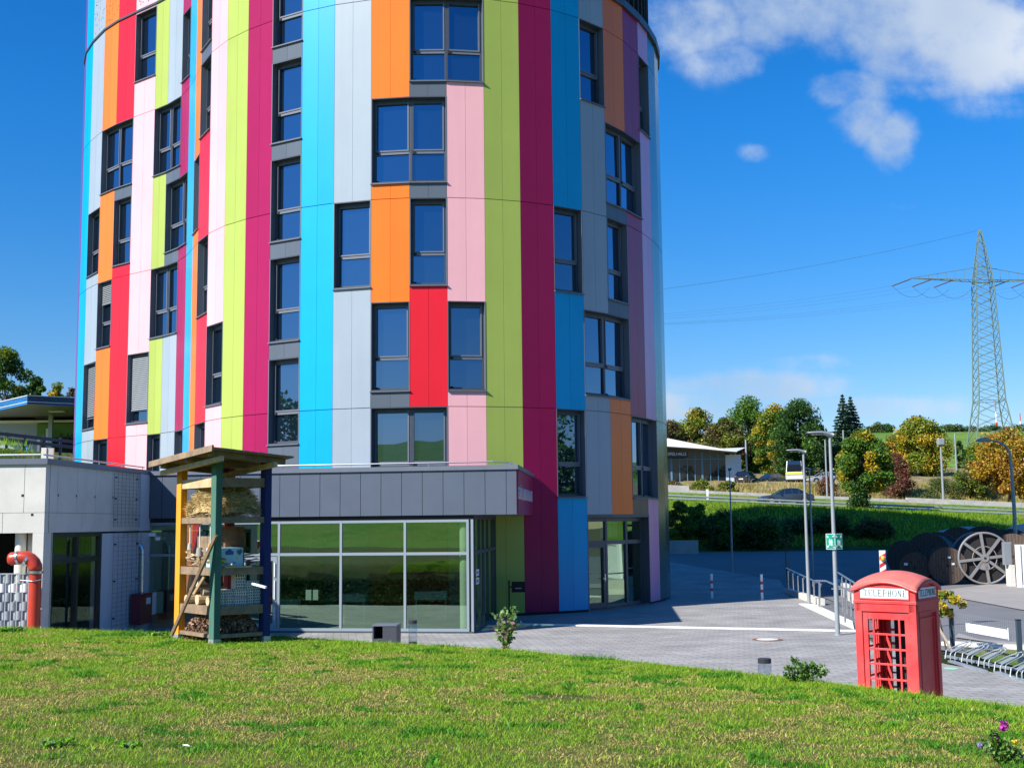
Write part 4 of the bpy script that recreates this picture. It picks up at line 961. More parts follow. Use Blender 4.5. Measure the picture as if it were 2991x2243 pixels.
# straw and other fillings
def strands(name,label,cat,ca,cb,z0,ra,rb,rz,n,L,mats,w=.006,dome=True,up_=.35):
    P=np.zeros((n,3)); u=rng.uniform(-1,1,n);v=rng.uniform(-1,1,n)
    top=np.clip(1-.55*(u**2)-.45*(v**2),.1,1) if dome else np.ones(n)
    zz=z0+rz*top*(1-rng.random(n)**3); A_=ca+u*ra; B_=cb+v*rb
    base=np.array([HP(a,b,z) for a,b,z in zip(A_,B_,zz)]); d=rng.normal(size=(n,3)); d[:,2]=np.abs(d[:,2])*up_; d/=np.linalg.norm(d,axis=1)[:,None]
    s=np.cross(d,rng.normal(size=(n,3))); s/=np.linalg.norm(s,axis=1)[:,None]; l=L*(.4+.8*rng.random((n,1)))
    V=np.stack([base-d*l/2-s*w/2,base-d*l/2+s*w/2,base+d*l/2+s*w/2,base+d*l/2-s*w/2],1).reshape(-1,3)
    V[:,2]=np.maximum(V[:,2],z0+.004)
    o=npmesh(name,V,np.arange(n*4).reshape(-1,4),mats,rng.integers(0,len(mats),n)); return tag(o,label,cat,kind=None)
st1=leafmat('straw',(.78,.58,.28),.2,.7); st2=leafmat('straw_dark',(.36,.25,.12),.2,.7); br1=leafmat('bark_chip',(.32,.19,.12),.0,.8); br2=leafmat('bark_chip_dark',(.14,.08,.05),.0,.8)
def core(z0,h,mt,a0=.1,a1=.9): 
    m=MB(); vs=[];n=8
    for i in range(n+1):
        for j in range(n+1):
            u=-1+2*i/n; v=-1+2*j/n; vs.append(HP(.5*SA+u*.42,.5*SB+v*.43,z0+h*max(.08,(1-.5*u*u-.4*v*v))*(1 if max(abs(u),abs(v))<.95 else .3)))
    m.add(vs,[(i*(n+1)+j,i*(n+1)+j+1,(i+1)*(n+1)+j+1,(i+1)*(n+1)+j) for i in range(n) for j in range(n)],mt); return m
zs=SH[0]; sh=core(zs,.50,mat('straw_core',(.48,.35,.17),rough=.95,var=.3,vs=20)).build('straw_heap',smooth=True); tag(sh,'golden straw heaped on the top shelf of the insect hotel','straw')
o=strands('straw_stalks','x','straw',.5*SA,.5*SB,zs,.47,.48,.62,9000,.17,[st1,st1,st2]); 
for kx in ('label','category'): del o[kx]
setp(o,sh)
zs=SH[3]; ch=core(ZG+.0,.5,mat('chip_core',(.10,.06,.04),rough=.95,var=.3,vs=25)).build('bark_heap',smooth=True); tag(ch,'heap of brown pine cones and bark chips in the bottom of the insect hotel','bark chips')
o=strands('bark_chips','x','bark',.5*SA,.5*SB,ZG+.01,.5,.5,.52,7000,.055,[br1,br1,br2],w=.022,up_=1)
for kx in ('label','category'): del o[kx]
setp(o,ch)
# twigs
m=MB(); zs=SH[1]
for k in range(60):
    a=.1+.8*random.random(); b=.05+.4*random.random(); t=random.uniform(-.5,.5)+pi/2*(k%4==0); L=random.uniform(.25,.6); z=zs+.02+.16*random.random()
    p=HP(a-L/2*math.cos(t),b-L/2*math.sin(t)*.4,z); q=HP(a+L/2*math.cos(t),b+L/2*math.sin(t)*.4,z+random.uniform(-.04,.1)); m.tube([p,q],random.uniform(.006,.016),w_new if k%3 else w_raw,6)
o=m.build('twig_pile',auto=True); tag(o,'pile of pale twigs on the middle shelf behind the orange post','twigs')
# hanging flower pots with straw
clay=[mat('pot_grey',(.30,.29,.26),rough=.8),mat('pot_ochre',(.55,.30,.04),rough=.6),mat('pot_dark',(.10,.13,.10),rough=.8),mat('pot_pale',(.42,.40,.36),rough=.8)]
nm=['pale narrow pot hanging nearest the orange post','grey flower pot hanging in the middle of the upper shelf','ochre yellow flower pot hanging beside the green post','dark green pot hanging behind the grey flower pot']
zt2=lev[1][2]
for k,(a,b,L,r,h) in enumerate(((.82,.06,.30,.04,.10),(.52,.05,.36,.06,.13),(.22,.05,.30,.052,.16),(.66,.35,.22,.05,.13))):
    c=HP(a,b,0); e=empty('hanging_pot',(c.x,c.y,zt2-L-h),nm[k],'flower pot','pots hanging in the insect hotel')
    m=MB(); m.lathe((c.x,c.y,zt2-L-h),[(r,0),(r*.95,h*.25),(r*.7,h),(.01,h)],clay[(3,0,1,2)[k]],14); m.build('pot',e,auto=True)
    m=MB(); m.tube([(c.x,c.y,zt2),(c.x,c.y,zt2-L)],.008,whitep,6); m.build('string',e)
    V=[];
    m=MB()
    for q in range(26):
        t=random.random()*6.28; rr=r*random.random(); m.bar((c.x+rr*math.cos(t),c.y+rr*math.sin(t),zt2-L-h+.02),(c.x+1.5*rr*math.cos(t),c.y+1.5*rr*math.sin(t),zt2-L-h-.05-.1*random.random()),.006,.006,w_new)
    m.build('stuffing',e)
# painted box
bx0=MB(); zs=SH[1]; pb_=mat('pale_blue_paint',(.42,.62,.68),rough=.6); 
b0=.10;b1=.58; z1=zs+.29
e=empty('painted_box',tuple(HP(.2,.45,zs)),'pale blue painted wooden box with clouds, a sun and a moon on its front','box')
bx0.box(b0,b1,.03,.40,zs+.002,z1,pb_,Mh); bx0.build('box',e,bevel=.004)
def disc(cx,cz,r,mt,sx=1,d=.027,n=16,star=0):
    m=MB(); pts=[]
    for k in range(n*(2 if star else 1)):
        t=2*pi*k/(n*(2 if star else 1)); q=r*(1.35 if (star and k%2) else 1); pts.append(Mh@Vector((cx+q*sx*math.cos(t),d,cz+q*math.sin(t))))
    m.add(pts,[tuple(range(len(pts)))],mt); return m
blu=mat('cloud_blue',(.05,.14,.33),rough=.7); blg=mat('cloud_grey',(.12,.16,.22),rough=.7); ye=mat('sun_yellow',(.80,.62,.05),rough=.7)
for (cx,cz,r,mt) in ((b0+.15,z1-.07,.035,blu),(b0+.20,z1-.06,.045,blu),(b0+.25,z1-.075,.032,blu),(b1-.10,z1-.06,.032,blg),(b1-.05,z1-.05,.032,blg),(b1-.075,z1-.08,.03,blg)): disc(cx,cz,r,mt,1.1,.027).build('painted_cloud',e)
disc(b0+.07,zs+.09,.036,ye,1,.027,12,1).build('painted_sun',e); disc(b1-.11,zs+.15,.028,ye,.6,.027).build('painted_moon',e)
m=MB(); m.box(b0+.05,b1+.12,-.06,.10,zs+.0,zs+.02,w_new,Mh); o=m.build('board'); tag(o,'thin pale board lying under the painted box','board')
m=MB()
for k in range(14): 
    b=.8+.15*random.random(); m.bar(HP(random.uniform(0,.5),b-.12,zs+.03+k*.012),HP(random.uniform(0,.5),b+.08,zs+.05+k*.012),.03,.012,galv if k%3==0 else w_plank)
o=m.build('scrap_pile'); tag(o,'dark pile of slats and scraps right of the painted box beside the navy post','scraps')
m=MB(); m.box(.45,.85,.35,.75,zs+.002,zs+.60,mat('clay_block',(.16,.08,.04),rough=.9,var=.3,vs=8),Mh); o=m.build('clay_block'); tag(o,'tall brown clay block standing behind the painted box','block')
m=MB(); m.box(.2,.5,.42,.8,zs+.002,zs+.46,w_raw,Mh); 
for k in range(5): m.box(.21,.49,.405,.42,zs+.15+.05*k,zs+.18+.05*k,w_plank,Mh)
o=m.build('wooden_crate'); tag(o,'weathered wooden crate standing behind the painted box','crate')
# perforated bricks
zs=SH[2]; brk=mat('sand_lime_brick',(.62,.59,.56),rough=.85,var=.06,vs=6)
def brick(label,b0,b1,h,z,a0=.03,a1=.15,dark_l=False,nx=3,nz=5):
    e=empty('perforated_brick',tuple(HP(a0,(b0+b1)/2,z)),label,'brick','perforated bricks in the insect hotel')
    m=MB(); m.box(b0,b1,a0,a1,z+.002,z+h,brk,Mh); m.build('brick',e,bevel=.004)
    m=MB()
    for i in range(nx):
        for j in range(nz):
            if (i+j)%2==0 or nx>4 or 1:
                cx=b0+(b1-b0)*(i+.6 if j%2 else i+.4)/nx; cz=z+h*(j+.5)/nz; r=min((b1-b0)/nx,h/nz)*.33
                m.add([Mh@Vector((cx+r*math.cos(t*pi/4),a0-.002,cz+r*math.sin(t*pi/4))) for t in range(8)],[tuple(range(8))],dark)
    m.build('hole',e)
bz=zs
brick('upright brick standing directly beside the green post',.09,.235,.24,bz,nx=3,nz=6)
brick('second upright brick from the green post',.25,.385,.24,bz,nx=3,nz=6)
brick('lower one of the two flat bricks in the middle of the row',.40,.685,.115,bz,nx=6,nz=3)
brick('upper one of the two flat bricks in the middle of the row',.40,.685,.115,bz+.12,nx=6,nz=3)
brick('second upright brick from the navy post',.70,.825,.24,bz,nx=3,nz=6)
brick('upright brick standing directly beside the navy post',.84,.955,.24,bz,nx=3,nz=6)
brick('tall brick standing highest on top of the row',.43,.62,.215,bz+.24,nx=4,nz=5)
brick('flat brick lying on top of the row towards the navy post',.635,.92,.115,bz+.24,nx=6,nz=3)
# firewood
ends=mat('cut_wood',(.60,.44,.27),rough=.8,var=.2,vs=12)
lb=['lower log nearest the orange post','lower log beside the green post','lower middle log','upper log of the pile, nearest the orange post','upper log of the pile, beside the green post','topmost log of the pile']
for k,(a,z,r) in enumerate(((.82,.07,.07),(.2,.072,.072),(.5,.078,.078),(.68,.195,.062),(.36,.2,.066),(.5,.305,.055))):
    e=empty('log',tuple(HP(a,.05,zs+z)),lb[k]+' in the insect hotel','log','logs in the insect hotel')
    m=MB(); p=HP(a,-.0,zs+z); q=HP(a,.5,zs+z); m.tube([p,q],[r,r*.9],bark if k%2 else ends,10); m.build('wood',e,auto=True)
    m=MB(); m.tube([p-eb*.004,p+eb*.001],[r*.93,r*.93],ends,10); m.build('cut_end',e)
# leaning plank, crossing slat
m=MB(); P0=aty(501,1855,17.93); P1=aty(631,1563,17.85); m.bar(P0,P1,.035,.12,w_plank,up=(0,-1,.0)); o=m.build('leaning_plank'); tag(o,'long brown plank leaning across the front of the insect hotel','plank')
m=MB(); P0=aty(566,1735,18.3); P1=aty(597,1684,18.3); m.bar(P0,P1,.03,.10,w_new,up=(0,-1,0)); o=m.build('short_slat'); tag(o,'short pale slat crossing behind the long leaning plank','plank')
m=MB(); m.bar(aty(737,1704,18.2),aty(777,1715,17.9),.03,.03,whitep); o=m.build('protruding_stick'); tag(o,'white stick poking out past the navy post','stick')
# ================================================================== telephone box
red=mat('telephone_red',(.60,.032,.034),rough=.45,var=.10,vs=2.5,bump=.05,bs=9,coat=.0,col2=(.64,.075,.07)); red2=mat('faded_red_roof',(.60,.16,.13),rough=.75,var=.15,vs=4,col2=(.50,.12,.10),bump=.1,bs=20)
YB=17.6; c1_=aty(2679,1860,YB)        # front right corner
cx1=c1_.x; th=math.atan2(65/1.02,182)   # turn of the box
Wb=.92
def bc(x): return x
hb=-R(20.0)+0.0
hb=R(-19.5)+R(0)
# front runs to the left of the near corner, further from the camera there
ex=Vector((math.cos(R(-2)),math.sin(R(-2)),0))
hfb=-R(38.9); Wb=.92; Fp=Vector((cx1,YB,0))-Vector((math.cos(hfb),math.sin(hfb),0))*Wb
MBx=wallmat(Fp,hfb)     # local x along front, y up, z outwards (towards camera)
def MBf(k):             # four faces
    M=MBx
    if k==0: return M
    R1=Matrix.Translation((Wb/2,0,-Wb/2))@Matrix.Rotation(k*pi/2,4,'Y')@Matrix.Translation((-Wb/2,0,Wb/2)); return M@R1
bt=empty('telephone_box',tuple(MBx@Vector((Wb/2,0,-Wb/2))),'red cast iron telephone box with domed roof standing beyond the lawn edge','telephone box')
HT=aty(2640,1722,YB+.0).z     # springing
zk=aty(2679,1757,YB).z        # cornice line under the fascia
ztop=aty(2625,1669,YB+.6).z
m=MB(); pw=.11
for k in range(4):
    M=MBf(k); m.box(0,pw,0,zk-.04,-pw,0,red,M)
    m.box(pw,Wb-pw,0,.14,-.09,-.02,red,M)
m.build('frame',bt,bevel=.006)
m=MB()
m.box(-.012,Wb+.012,zk-.045,zk,-Wb-.012,.012,red,MBx); m.box(0,Wb,zk-.16,zk-.045,-Wb,0,red,MBx)
m.box(.015,Wb-.015,zk,zk+.145,-Wb+.015,-.015,red,MBx); m.build('cornice',bt,bevel=.004)
# sail dome: four arched pediments joined by a domed roof
zf=zk+.20; rise=.16; zr=aty(2679,1722,YB).z
n=16; vs=[];fs=[]
zf=zr-.02; dome=ztop-zf
for i in range(n+1):
    for j in range(n+1):
        u=-1+2*i/n; v=-1+2*j/n; z=zf+dome*(1-(u*u+v*v)*.5)*1.0
        z=zf+dome*(1-.5*(u*u+v*v))
        x=Wb/2+u*(Wb/2+.03); y=-Wb/2+v*(Wb/2+.03); vs.append(MBx@Vector((x,z,y)))
        
fs=[(i*(n+1)+j,i*(n+1)+j+1,(i+1)*(n+1)+j+1,(i+1)*(n+1)+j) for i in range(n) for j in range(n)]
m=MB(); m.add(vs,fs,red2); ro=m.build('roof',bt,smooth=True); sm_=ro.modifiers.new('s','SOLIDIFY'); sm_.thickness=.035; sm_.offset=0
m=MB()
for k in range(4):
    M=MBf(k); pts=[];
    for i in range(n+1):
        u=-1+2*i/n; pts.append((Wb/2+u*(Wb/2+.0),zf+dome*(.5-.5*u*u)))
    vs=[M@Vector((x,zk+.0,-.003)) for x,z in pts]+[M@Vector((x,z,-.003)) for x,z in pts]; N_=n+1
    m.add(vs,[(i,i+1,N_+i+1,N_+i) for i in range(n)],red)
    m.tube([M@Vector((x+(.03 if x>Wb-.001 else (-.03 if x<.001 else 0)),z-.012,.02)) for x,z in pts],.022,red,8)
m.build('pediment',bt)
zs0=zk+.035; zs1=zk+.185
opal=mat('opal_sign',(.74,.84,.84),rough=.35); tel=mat('sign_lettering',(.10,.13,.14),rough=.6)
import itertools
def serif(parent,M,x0,x1,z0,z1):
    """TELEPHONE in thin serif capitals"""
    w=(x1-x0)/9; h=z1-z0; m=MB(); t=.013; t2=.008
    def st(ax,az,bx,bz,th=t):
        p=M@Vector((ax,az,.0)); q=M@Vector((bx,bz,.0)); up=(M.to_3x3()@Vector((0,0,1))); m.bar(p,q,th,.004,tel,up=up)
    def sr(x,z): st(x-.011,z,x+.011,z,.0045)
    for i,ch in enumerate('TELEPHONE'):
        a=x0+i*w+w*.16; b=x0+(i+1)*w-w*.14; c=(a+b)/2
        if ch=='T': st(c,z0,c,z1); st(a,z1,b,z1,t2); st(a,z1,a,z1-.015,t2); st(b,z1,b,z1-.015,t2); sr(c,z0)
        if ch in 'EL':
            st(a+.01,z0,a+.01,z1); st(a,z0,b,z0,t2); st(b,z0,b,z0+.018,t2)
            if ch=='E': st(a,z1,b,z1,t2); st(b,z1,b,z1-.016,t2); st(a,(z0+z1)/2,b-.012,(z0+z1)/2,t2)
            else: sr(a+.01,z1)
        if ch=='P':
            st(a+.01,z0,a+.01,z1); sr(a+.01,z0); zz=z0+h*.45
            pts=[(a,z1),(b-.012,z1),(b,z1-h*.13),(b,zz+h*.13),(b-.012,zz),(a+.01,zz)]
            for p,q in zip(pts[:-1],pts[1:]): st(p[0],p[1],q[0],q[1],t2)
        if ch=='H': st(a+.008,z0,a+.008,z1); st(b-.008,z0,b-.008,z1); st(a,(z0+z1)/2,b,(z0+z1)/2,t2); [sr(xx,zz) for xx in (a+.008,b-.008) for zz in (z0,z1)]
        if ch=='O':
            q=[(c+(b-a)*.54*math.cos(2*pi*k/16),(z0+z1)/2+h*.52*math.sin(2*pi*k/16)) for k in range(17)]
            for k,(p_,r_) in enumerate(zip(q[:-1],q[1:])): st(p_[0],p_[1],r_[0],r_[1],t if abs(math.cos(2*pi*(k+.5)/16))>.6 else t2)
        if ch=='N': st(a+.006,z0,a+.006,z1,t2); st(b-.006,z0,b-.006,z1,t2); st(a+.006,z1,b-.006,z0,t); sr(a+.006,z1);sr(a+.006,z0);sr(b-.006,z1)
    return m.build('lettering',parent)
for k in range(4):
    M=MBf(k); m=MB(); m.box(.10,Wb-.10,zs0,zs1,-.012,.004,opal,M); o=m.build('sign_panel',bt)
    serif(o,M@Matrix.Translation((0,0,.006)),.14,Wb-.12,zs0+.03,zs1-.03)
    m=MB(); m.box(.085,Wb-.085,zs0-.02,zs0,-.01,.014,red,M); m.box(.085,Wb-.085,zs1,zs1+.012,-.01,.012,red,M); m.box(.085,.10,zs0,zs1,-.01,.012,red,M); m.box(Wb-.10,Wb-.085,zs0,zs1,-.01,.012,red,M); m.build('sign_frame',bt)
    # crown relief
    m=MB(); c=Wb/2; z=zs1+.06
    m.box(c-.045,c+.045,z-.02,z-.005,-.003,.008,red,M); 
    for q in range(5): m.box(c-.045+q*.0195,c-.033+q*.0195,z-.005,z+.03+(.012 if q%2==0 else 0),-.003,.007,red,M)
    m.box(c-.05,c+.05,z+.02,z+.028,-.003,.009,red,M); m.box(c-.006,c+.006,z+.04,z+.06,-.003,.009,red,M)
    m.build('crown_emblem',bt)
# doors: three glazed, the right hand face is a solid back panel
d0=pw+.0; d1=Wb-pw; dz0=.14; dz1=zk-.16
for k in (0,2,3):
    M=MBf(k); m=MB(); s=.075
    m.box(d0,d1,dz0,dz1,-.075,-.035,red,M) if 0 else None
    m.box(d0,d0+s,dz0,dz1,-.07,-.025,red,M); m.box(d1-s,d1,dz0,dz1,-.07,-.025,red,M); m.box(d0+s,d1-s,dz1-.11,dz1,-.07,-.026,red,M); m.box(d0+s,d1-s,dz0,dz1-.11-6*.213,-.07,-.026,red,M)
    g0_=d0+s; g1_=d1-s; rows=6; zz0=dz1-.11-6*.213; zz1=dz1-.11; ww=g1_-g0_
    for r in range(1,rows): z=zz0+(zz1-zz0)*r/rows; m.box(g0_,g1_,z-.014,z+.014,-.06,-.03,red,M)
    for xx in (g0_+ww*.15,g1_-ww*.15): m.box(xx-.014,xx+.014,zz0,zz1,-.061,-.029,red,M)
    m.build('door' if k==0 else 'side_frame',bt,bevel=.003)
M=MBf(1); m=MB(); m.box(d0,d1,dz0,dz1,-.06,-.035,red,M)
for off,zz in ((.0,0),(.055,.09)):
    a=d0+off;b=d1-off;z1=dz1-zz;z0=dz0+zz; 
    m.box(a,a+.022,z0,z1,-.035,.008-.022*(off>0),red,M); m.box(b-.022,b,z0,z1,-.035,.008-.022*(off>0),red,M); m.box(a+.022,b-.022,z1-.022,z1,-.035,.007-.022*(off>0),red,M); m.box(a+.022,b-.022,z0,z0+.022,-.035,.007-.022*(off>0),red,M)
m.build('back_panel',bt)
m=MB(); blk=mat('backboard_black',(.025,.02,.02),rough=.8,var=.3,vs=9)
m.box(d0+.01,d1-.01,.1,dz1-.02,-.11,-.072,blk,MBf(1)); m.box(d0+.10,d1-.16,.25,dz1-.02,-.12,-.08,blk,MBf(2)); m.box(.12,Wb-.12,.02,.05,-Wb+.12,-.12,conc2,MBx); m.build('backboard',bt)
# ================================================================== street lamps
def lamp_proto(H,arm,label,hdg):
    e=empty('street_lamp',(0,0,0),label,'lamp','grey lamp posts along the plaza')
    m=MB(); m.tube([(0,0,0),(0,0,H*.35),(0,0,H)],[.068,.058,.04],steelp,14); m.build('post',e,auto=True)
    m=MB(); m.tube([(0,0,0),(0,0,.03)],.12,galv,14); m.build('base_plate',e,auto=True)
    h=MB(); L=arm; n=10; vs=[];fs=[]
    prof=[(0.08,.09,.07),(-.02,.10,.075),(-.12,.115,.065),(-.25,.13,.05),(-.4,.135,.042),(-.52,.12,.035),(-.62,.08,.025),(-.66,.03,.012)]
    ns=12
    for (x,w,t) in prof:
        zc=H+.03+(.07 if x<-.2 else .07*(-x)/.2 if x<0 else 0)
        for k in range(ns):
            a=2*pi*k/ns; vs.append((x*L/.66,w*math.cos(a),zc+t*(math.sin(a) if math.sin(a)>0 else math.sin(a)*.7)))
    N=len(prof)
    for i in range(N-1):
        for k in range(ns): fs.append((i*ns+k,i*ns+(k+1)%ns,(i+1)*ns+(k+1)%ns,(i+1)*ns+k))
    fs.append(tuple(range(ns))); fs.append(tuple(range((N-1)*ns,N*ns))[::-1]); h.add(vs,fs,steelp); hd=h.build('lamp_head',e,smooth=True)
    g=MB(); g.box(-.52*L/.66,-.2*L/.66,-.08,.08,H+.045,H+.05,whitep); g.build('lens',hd)
    e.rotation_euler.z=hdg; return e
LPX=[((2447,1854),None,'tall grey lamp post nearest the camera, carrying the green sign',0),((2363,1765),None,'grey lamp post just left of the one with the green sign',0),((2376,1694),57.4,'shaded lamp post far behind the left grey lamp post',.4),((2140,1672),62.6,'dark slender lamp post in front of the shaded bank',1.4)]
pr=lamp_proto(5.55,.66,LPX[0][2],R(6))
for k,((x,y),Yv,lb,rz) in enumerate(LPX):
    o=pr if k==0 else copy_tree(pr)
    p=atz(x,y,0) if Yv is None else Vector((*[float(v) for v in (aty(x,y,Yv).x,Yv)],0))
    z=0 if p.y<50 else .032*(p.y-50)
    o.location=(p.x,p.y,z); o.rotation_euler.z=R(6)+rz; o.scale=(1,1,.965) if k==0 else (1,1,1); o['label']=lb
    if k==2: o.scale=(.8,.8,.93)
    if k==3: o.scale=(.8,.8,.94)
LA0=atz(2447,1854,0)
# assembly point sign (two plates round the post)
sg=empty('assembly_point_sign',(LA0.x,LA0.y,2.3),'green and white assembly point sign folded round the nearest lamp post','sign')
grn=mat('sign_green',(.0,.30,.19),rough=.4); zc=aty(2441,1581,LA0.y).z; 
for sgn,hh in ((-1,R(24)),(1,R(-24))):
    M=Matrix.Translation((LA0.x,LA0.y-.11,zc))@Matrix.Rotation(-sgn*R(22)*-1,4,'Z')@Matrix(((1,0,0,0),(0,0,-1,0),(0,1,0,0),(0,0,0,1)))
    w=.24; x0,x1=(-w,0) if sgn<0 else (0,w)
    m=MB(); m.box(x0,x1,-.21,.21,-.004,.0,whitep,M); pl_=m.build('sign_plate',sg)
    m=MB(); m.box(x0+.008,x1-.008,-.2,.2,.0,.002,grn,M); m.build('green_field',pl_)
    m=MB(); c=(x0+x1)/2
    # two figures and four arrows
    for dx,hh_ in ((-.022,0),(.028,-.012)):
        m.add([M@Vector((c+dx+.013*math.cos(t*pi/4),.055+hh_+.013*math.sin(t*pi/4),.004)) for t in range(8)],[tuple(range(8))],whitep)
        m.box(c+dx-.018,c+dx+.018,-.03+hh_,.038+hh_,.003,.004,whitep,M); m.box(c+dx-.016,c+dx-.004,-.10+hh_,-.03+hh_,.003,.004,whitep,M); m.box(c+dx+.004,c+dx+.016,-.10+hh_,-.03+hh_,.003,.004,whitep,M)
    for ux,uy in ((-1,-1),(-1,1),(1,-1),(1,1)):
        a=Vector((c+ux*.095,uy*.165,.004)); b=Vector((c+ux*.062,uy*.115,.004))
        m.bar(M@a,M@b,.014,.002,whitep,up=M.to_3x3()@Vector((0,0,1))); m.add([M@(b+Vector((ux*.036,0,0))),M@(b+Vector((0,uy*.042,0))),M@(b+Vector((-ux*.012,-uy*.016,0)))],[(0,1,2)],whitep)
    m.build('pictogram',pl_)
m=MB(); m.box(LA0.x-.07,LA0.x+.07,LA0.y-.11,LA0.y+.07,zc+.1,zc+.13,galv); m.box(LA0.x-.07,LA0.x+.07,LA0.y-.11,LA0.y+.07,zc-.13,zc-.1,galv); m.build('clamp',sg)
# red and white posts
rw=mat('signal_red',(.62,.03,.03),rough=.45)
def rwpost(x,y,lb,Hh):
    p=atz(x,y,0); e=empty('bollard',(p.x,p.y,0),lb,'bollard','red and white posts on the plaza')
    segs=[(0,.3,whitep),(.3,.42,rw),(.42,.62,whitep),(.62,.74,rw),(.74,1,whitep)]
    for k,(a,b,mt) in enumerate(segs):
        m=MB(); m.box(p.x-.045,p.x+.045,p.y-.045,p.y+.045,a*Hh,b*Hh,mt); m.build('band' if k else 'post',e)
    m=MB(); m.box(p.x-.05,p.x+.05,p.y-.05,p.y+.05,Hh,Hh+.02,whitep); m.build('cap',e)
rwpost(2080,1747,'left one of the two red and white posts on the plaza',.95); rwpost(2226,1752,'right one of the two red and white posts on the plaza',.97)
# bin and bollard lights
m0=atz(1125,1870,0); xb=aty(1125,1840,26).x
e=empty('litter_bin',(xb,26,0),'dark grey metal litter bin in front of the lobby glass','bin'); binm=mat('bin_metal',(.055,.06,.07),rough=.45)
Mb=wallmat((xb-.27,26.),R(-6)); m=MB(); hb_=.99
m.box(0,.52,0,.70,-.45,0,binm,Mb); m.box(0,.03,.70,hb_-.03,-.45,0,binm,Mb); m.box(.22,.52,.70,hb_-.03,-.45,0,binm,Mb); m.box(.03,.22,.7,hb_-.03,-.45,-.4,binm,Mb); m.box(-.01,.53,hb_-.03,hb_,-.46,.012,anth_l,Mb); m.build('body',e,bevel=.004)
m=MB(); m.box(.035,.215,.72,hb_-.05,-.38,-.36,dark,Mb); m.build('opening',e)
clr=glassmat('clear_tube',(.82,.86,.88),.05,clear=1)
def boll(x,Y,Hh,r,lb):
    p=aty(x,1900,Y); e=empty('bollard_light',(p.x,Y,0),lb,'lamp','low bollard lights')
    m=MB(); m.lathe((p.x,Y,0),[(r,0),(r,Hh-.46),(r*.9,Hh-.45)],mat('black_coat',(.03,.032,.035),rough=.4),20); m.build('post',e,auto=True)
    m=MB(); m.lathe((p.x,Y,0),[(r*.97,Hh-.45),(r*.97,Hh-.07)],clr,20); m.build('lens',e,smooth=True)
    m=MB(); m.lathe((p.x,Y,0),[(r,Hh-.07),(r,Hh-.01),(r*.9,Hh)],MC['black_coat'],20); m.build('cap',e,auto=True)
boll(1206,26,1.08,.093,'low black bollard light beside the litter bin'); boll(2232,18.4,1.06,.10,'low black bollard light at the right edge of the lawn')
# intercom box on a post
p=aty(1514,1713,40.2); m=MB(); m.box(p.x-.22,p.x+.22,40.0,40.2,p.z-.17,p.z+.17,dark); m.box(p.x-.33,p.x-.28,40.05,40.1,0,p.z+.22,dark); m.box(p.x-.1,p.x+.1,39.995,40.0,p.z-.05,p.z-.03,galv); m.box(p.x-.28,p.x-.22,40.06,40.1,p.z-.02,p.z+.02,dark)
o=m.build('letter_box'); tag(o,'black letter box on a post before the lime green cladding','letter box')
# manhole
p=atz(2242,1868,0); e=empty('manhole_cover',(p.x,p.y,0),'round manhole cover with rusty rim in the plaza paving','manhole')
m=MB(); m.lathe((p.x,p.y,0),[(.40,.004),(.40,.012),(.27,.012)],mat('rust_ring',(.22,.10,.06),rough=.8),32); m.build('rim',e); m=MB(); m.lathe((p.x,p.y,0),[(.28,.01),(.28,.02)],lightc,32); m.build('lid',e)
# ---------------------------------------------------------------- steps, cheek walls and handrails
w1=[at(2312,1722),at(2330,1740),at(2408,1762)]
def wallseg(m,a,b,w,z0,z1,mt): m.bar((a[0],a[1],(z0+z1)/2),(b[0],b[1],(z0+z1)/2),w,z1-z0,mt)
ra=Vector((*at(2300,1733),0)); rb_=Vector((*at(2401,1766),0))
m=MB(); wallseg(m,ra,rb_,.22,-.1,.22,lightc); o=m.build('cheek_wall'); tag(o,'low pale concrete cheek wall behind the left grey lamp post','wall','cheek walls of the steps')
def handrail(a,b,za,zb,n,hh,label,drop=.0):
    e=empty('handrail',(a.x,a.y,0),label,'handrail','handrails of the steps'); m=MB()
    m.tube([a+Vector((0,0,za+hh)),b+Vector((0,0,zb+hh))],.028,stainless,8); m.build('rail',e,auto=True)
    for k in range(n):
        t=(k+.3)/(n-.4+.0); p=a.lerp(b,min(t,1)); z=za+(zb-za)*t; m=MB(); m.tube([p+Vector((0,0,z)),p+Vector((0,0,z+hh-.10))],.03,stainless,8); m.tube([p+Vector((0,0,z+hh-.16)),p+Vector((.05,0,z+hh-.12)),p+Vector((.03,0,z+hh-.02))],.01,stainless,5); m.build('baluster',e,auto=True)
    return e
handrail(ra,rb_,.2,-.12,7,.86,'left sloping steel handrail behind the two lamp posts')
# bright ramp slab
s1=at(2334,1764);s2=at(2376,1764);s3=at(2490,1816);s4_=at(2495,1838)
m=MB(); m.prism([s1,s4_,s3,s2],-.1,.03,mat('ramp_concrete',(.80,.78,.70),rough=.8,var=.04)); o=m.build('ramp_slab'); tag(o,'bright wedge shaped concrete ramp slab beside the lamp posts','ramp')
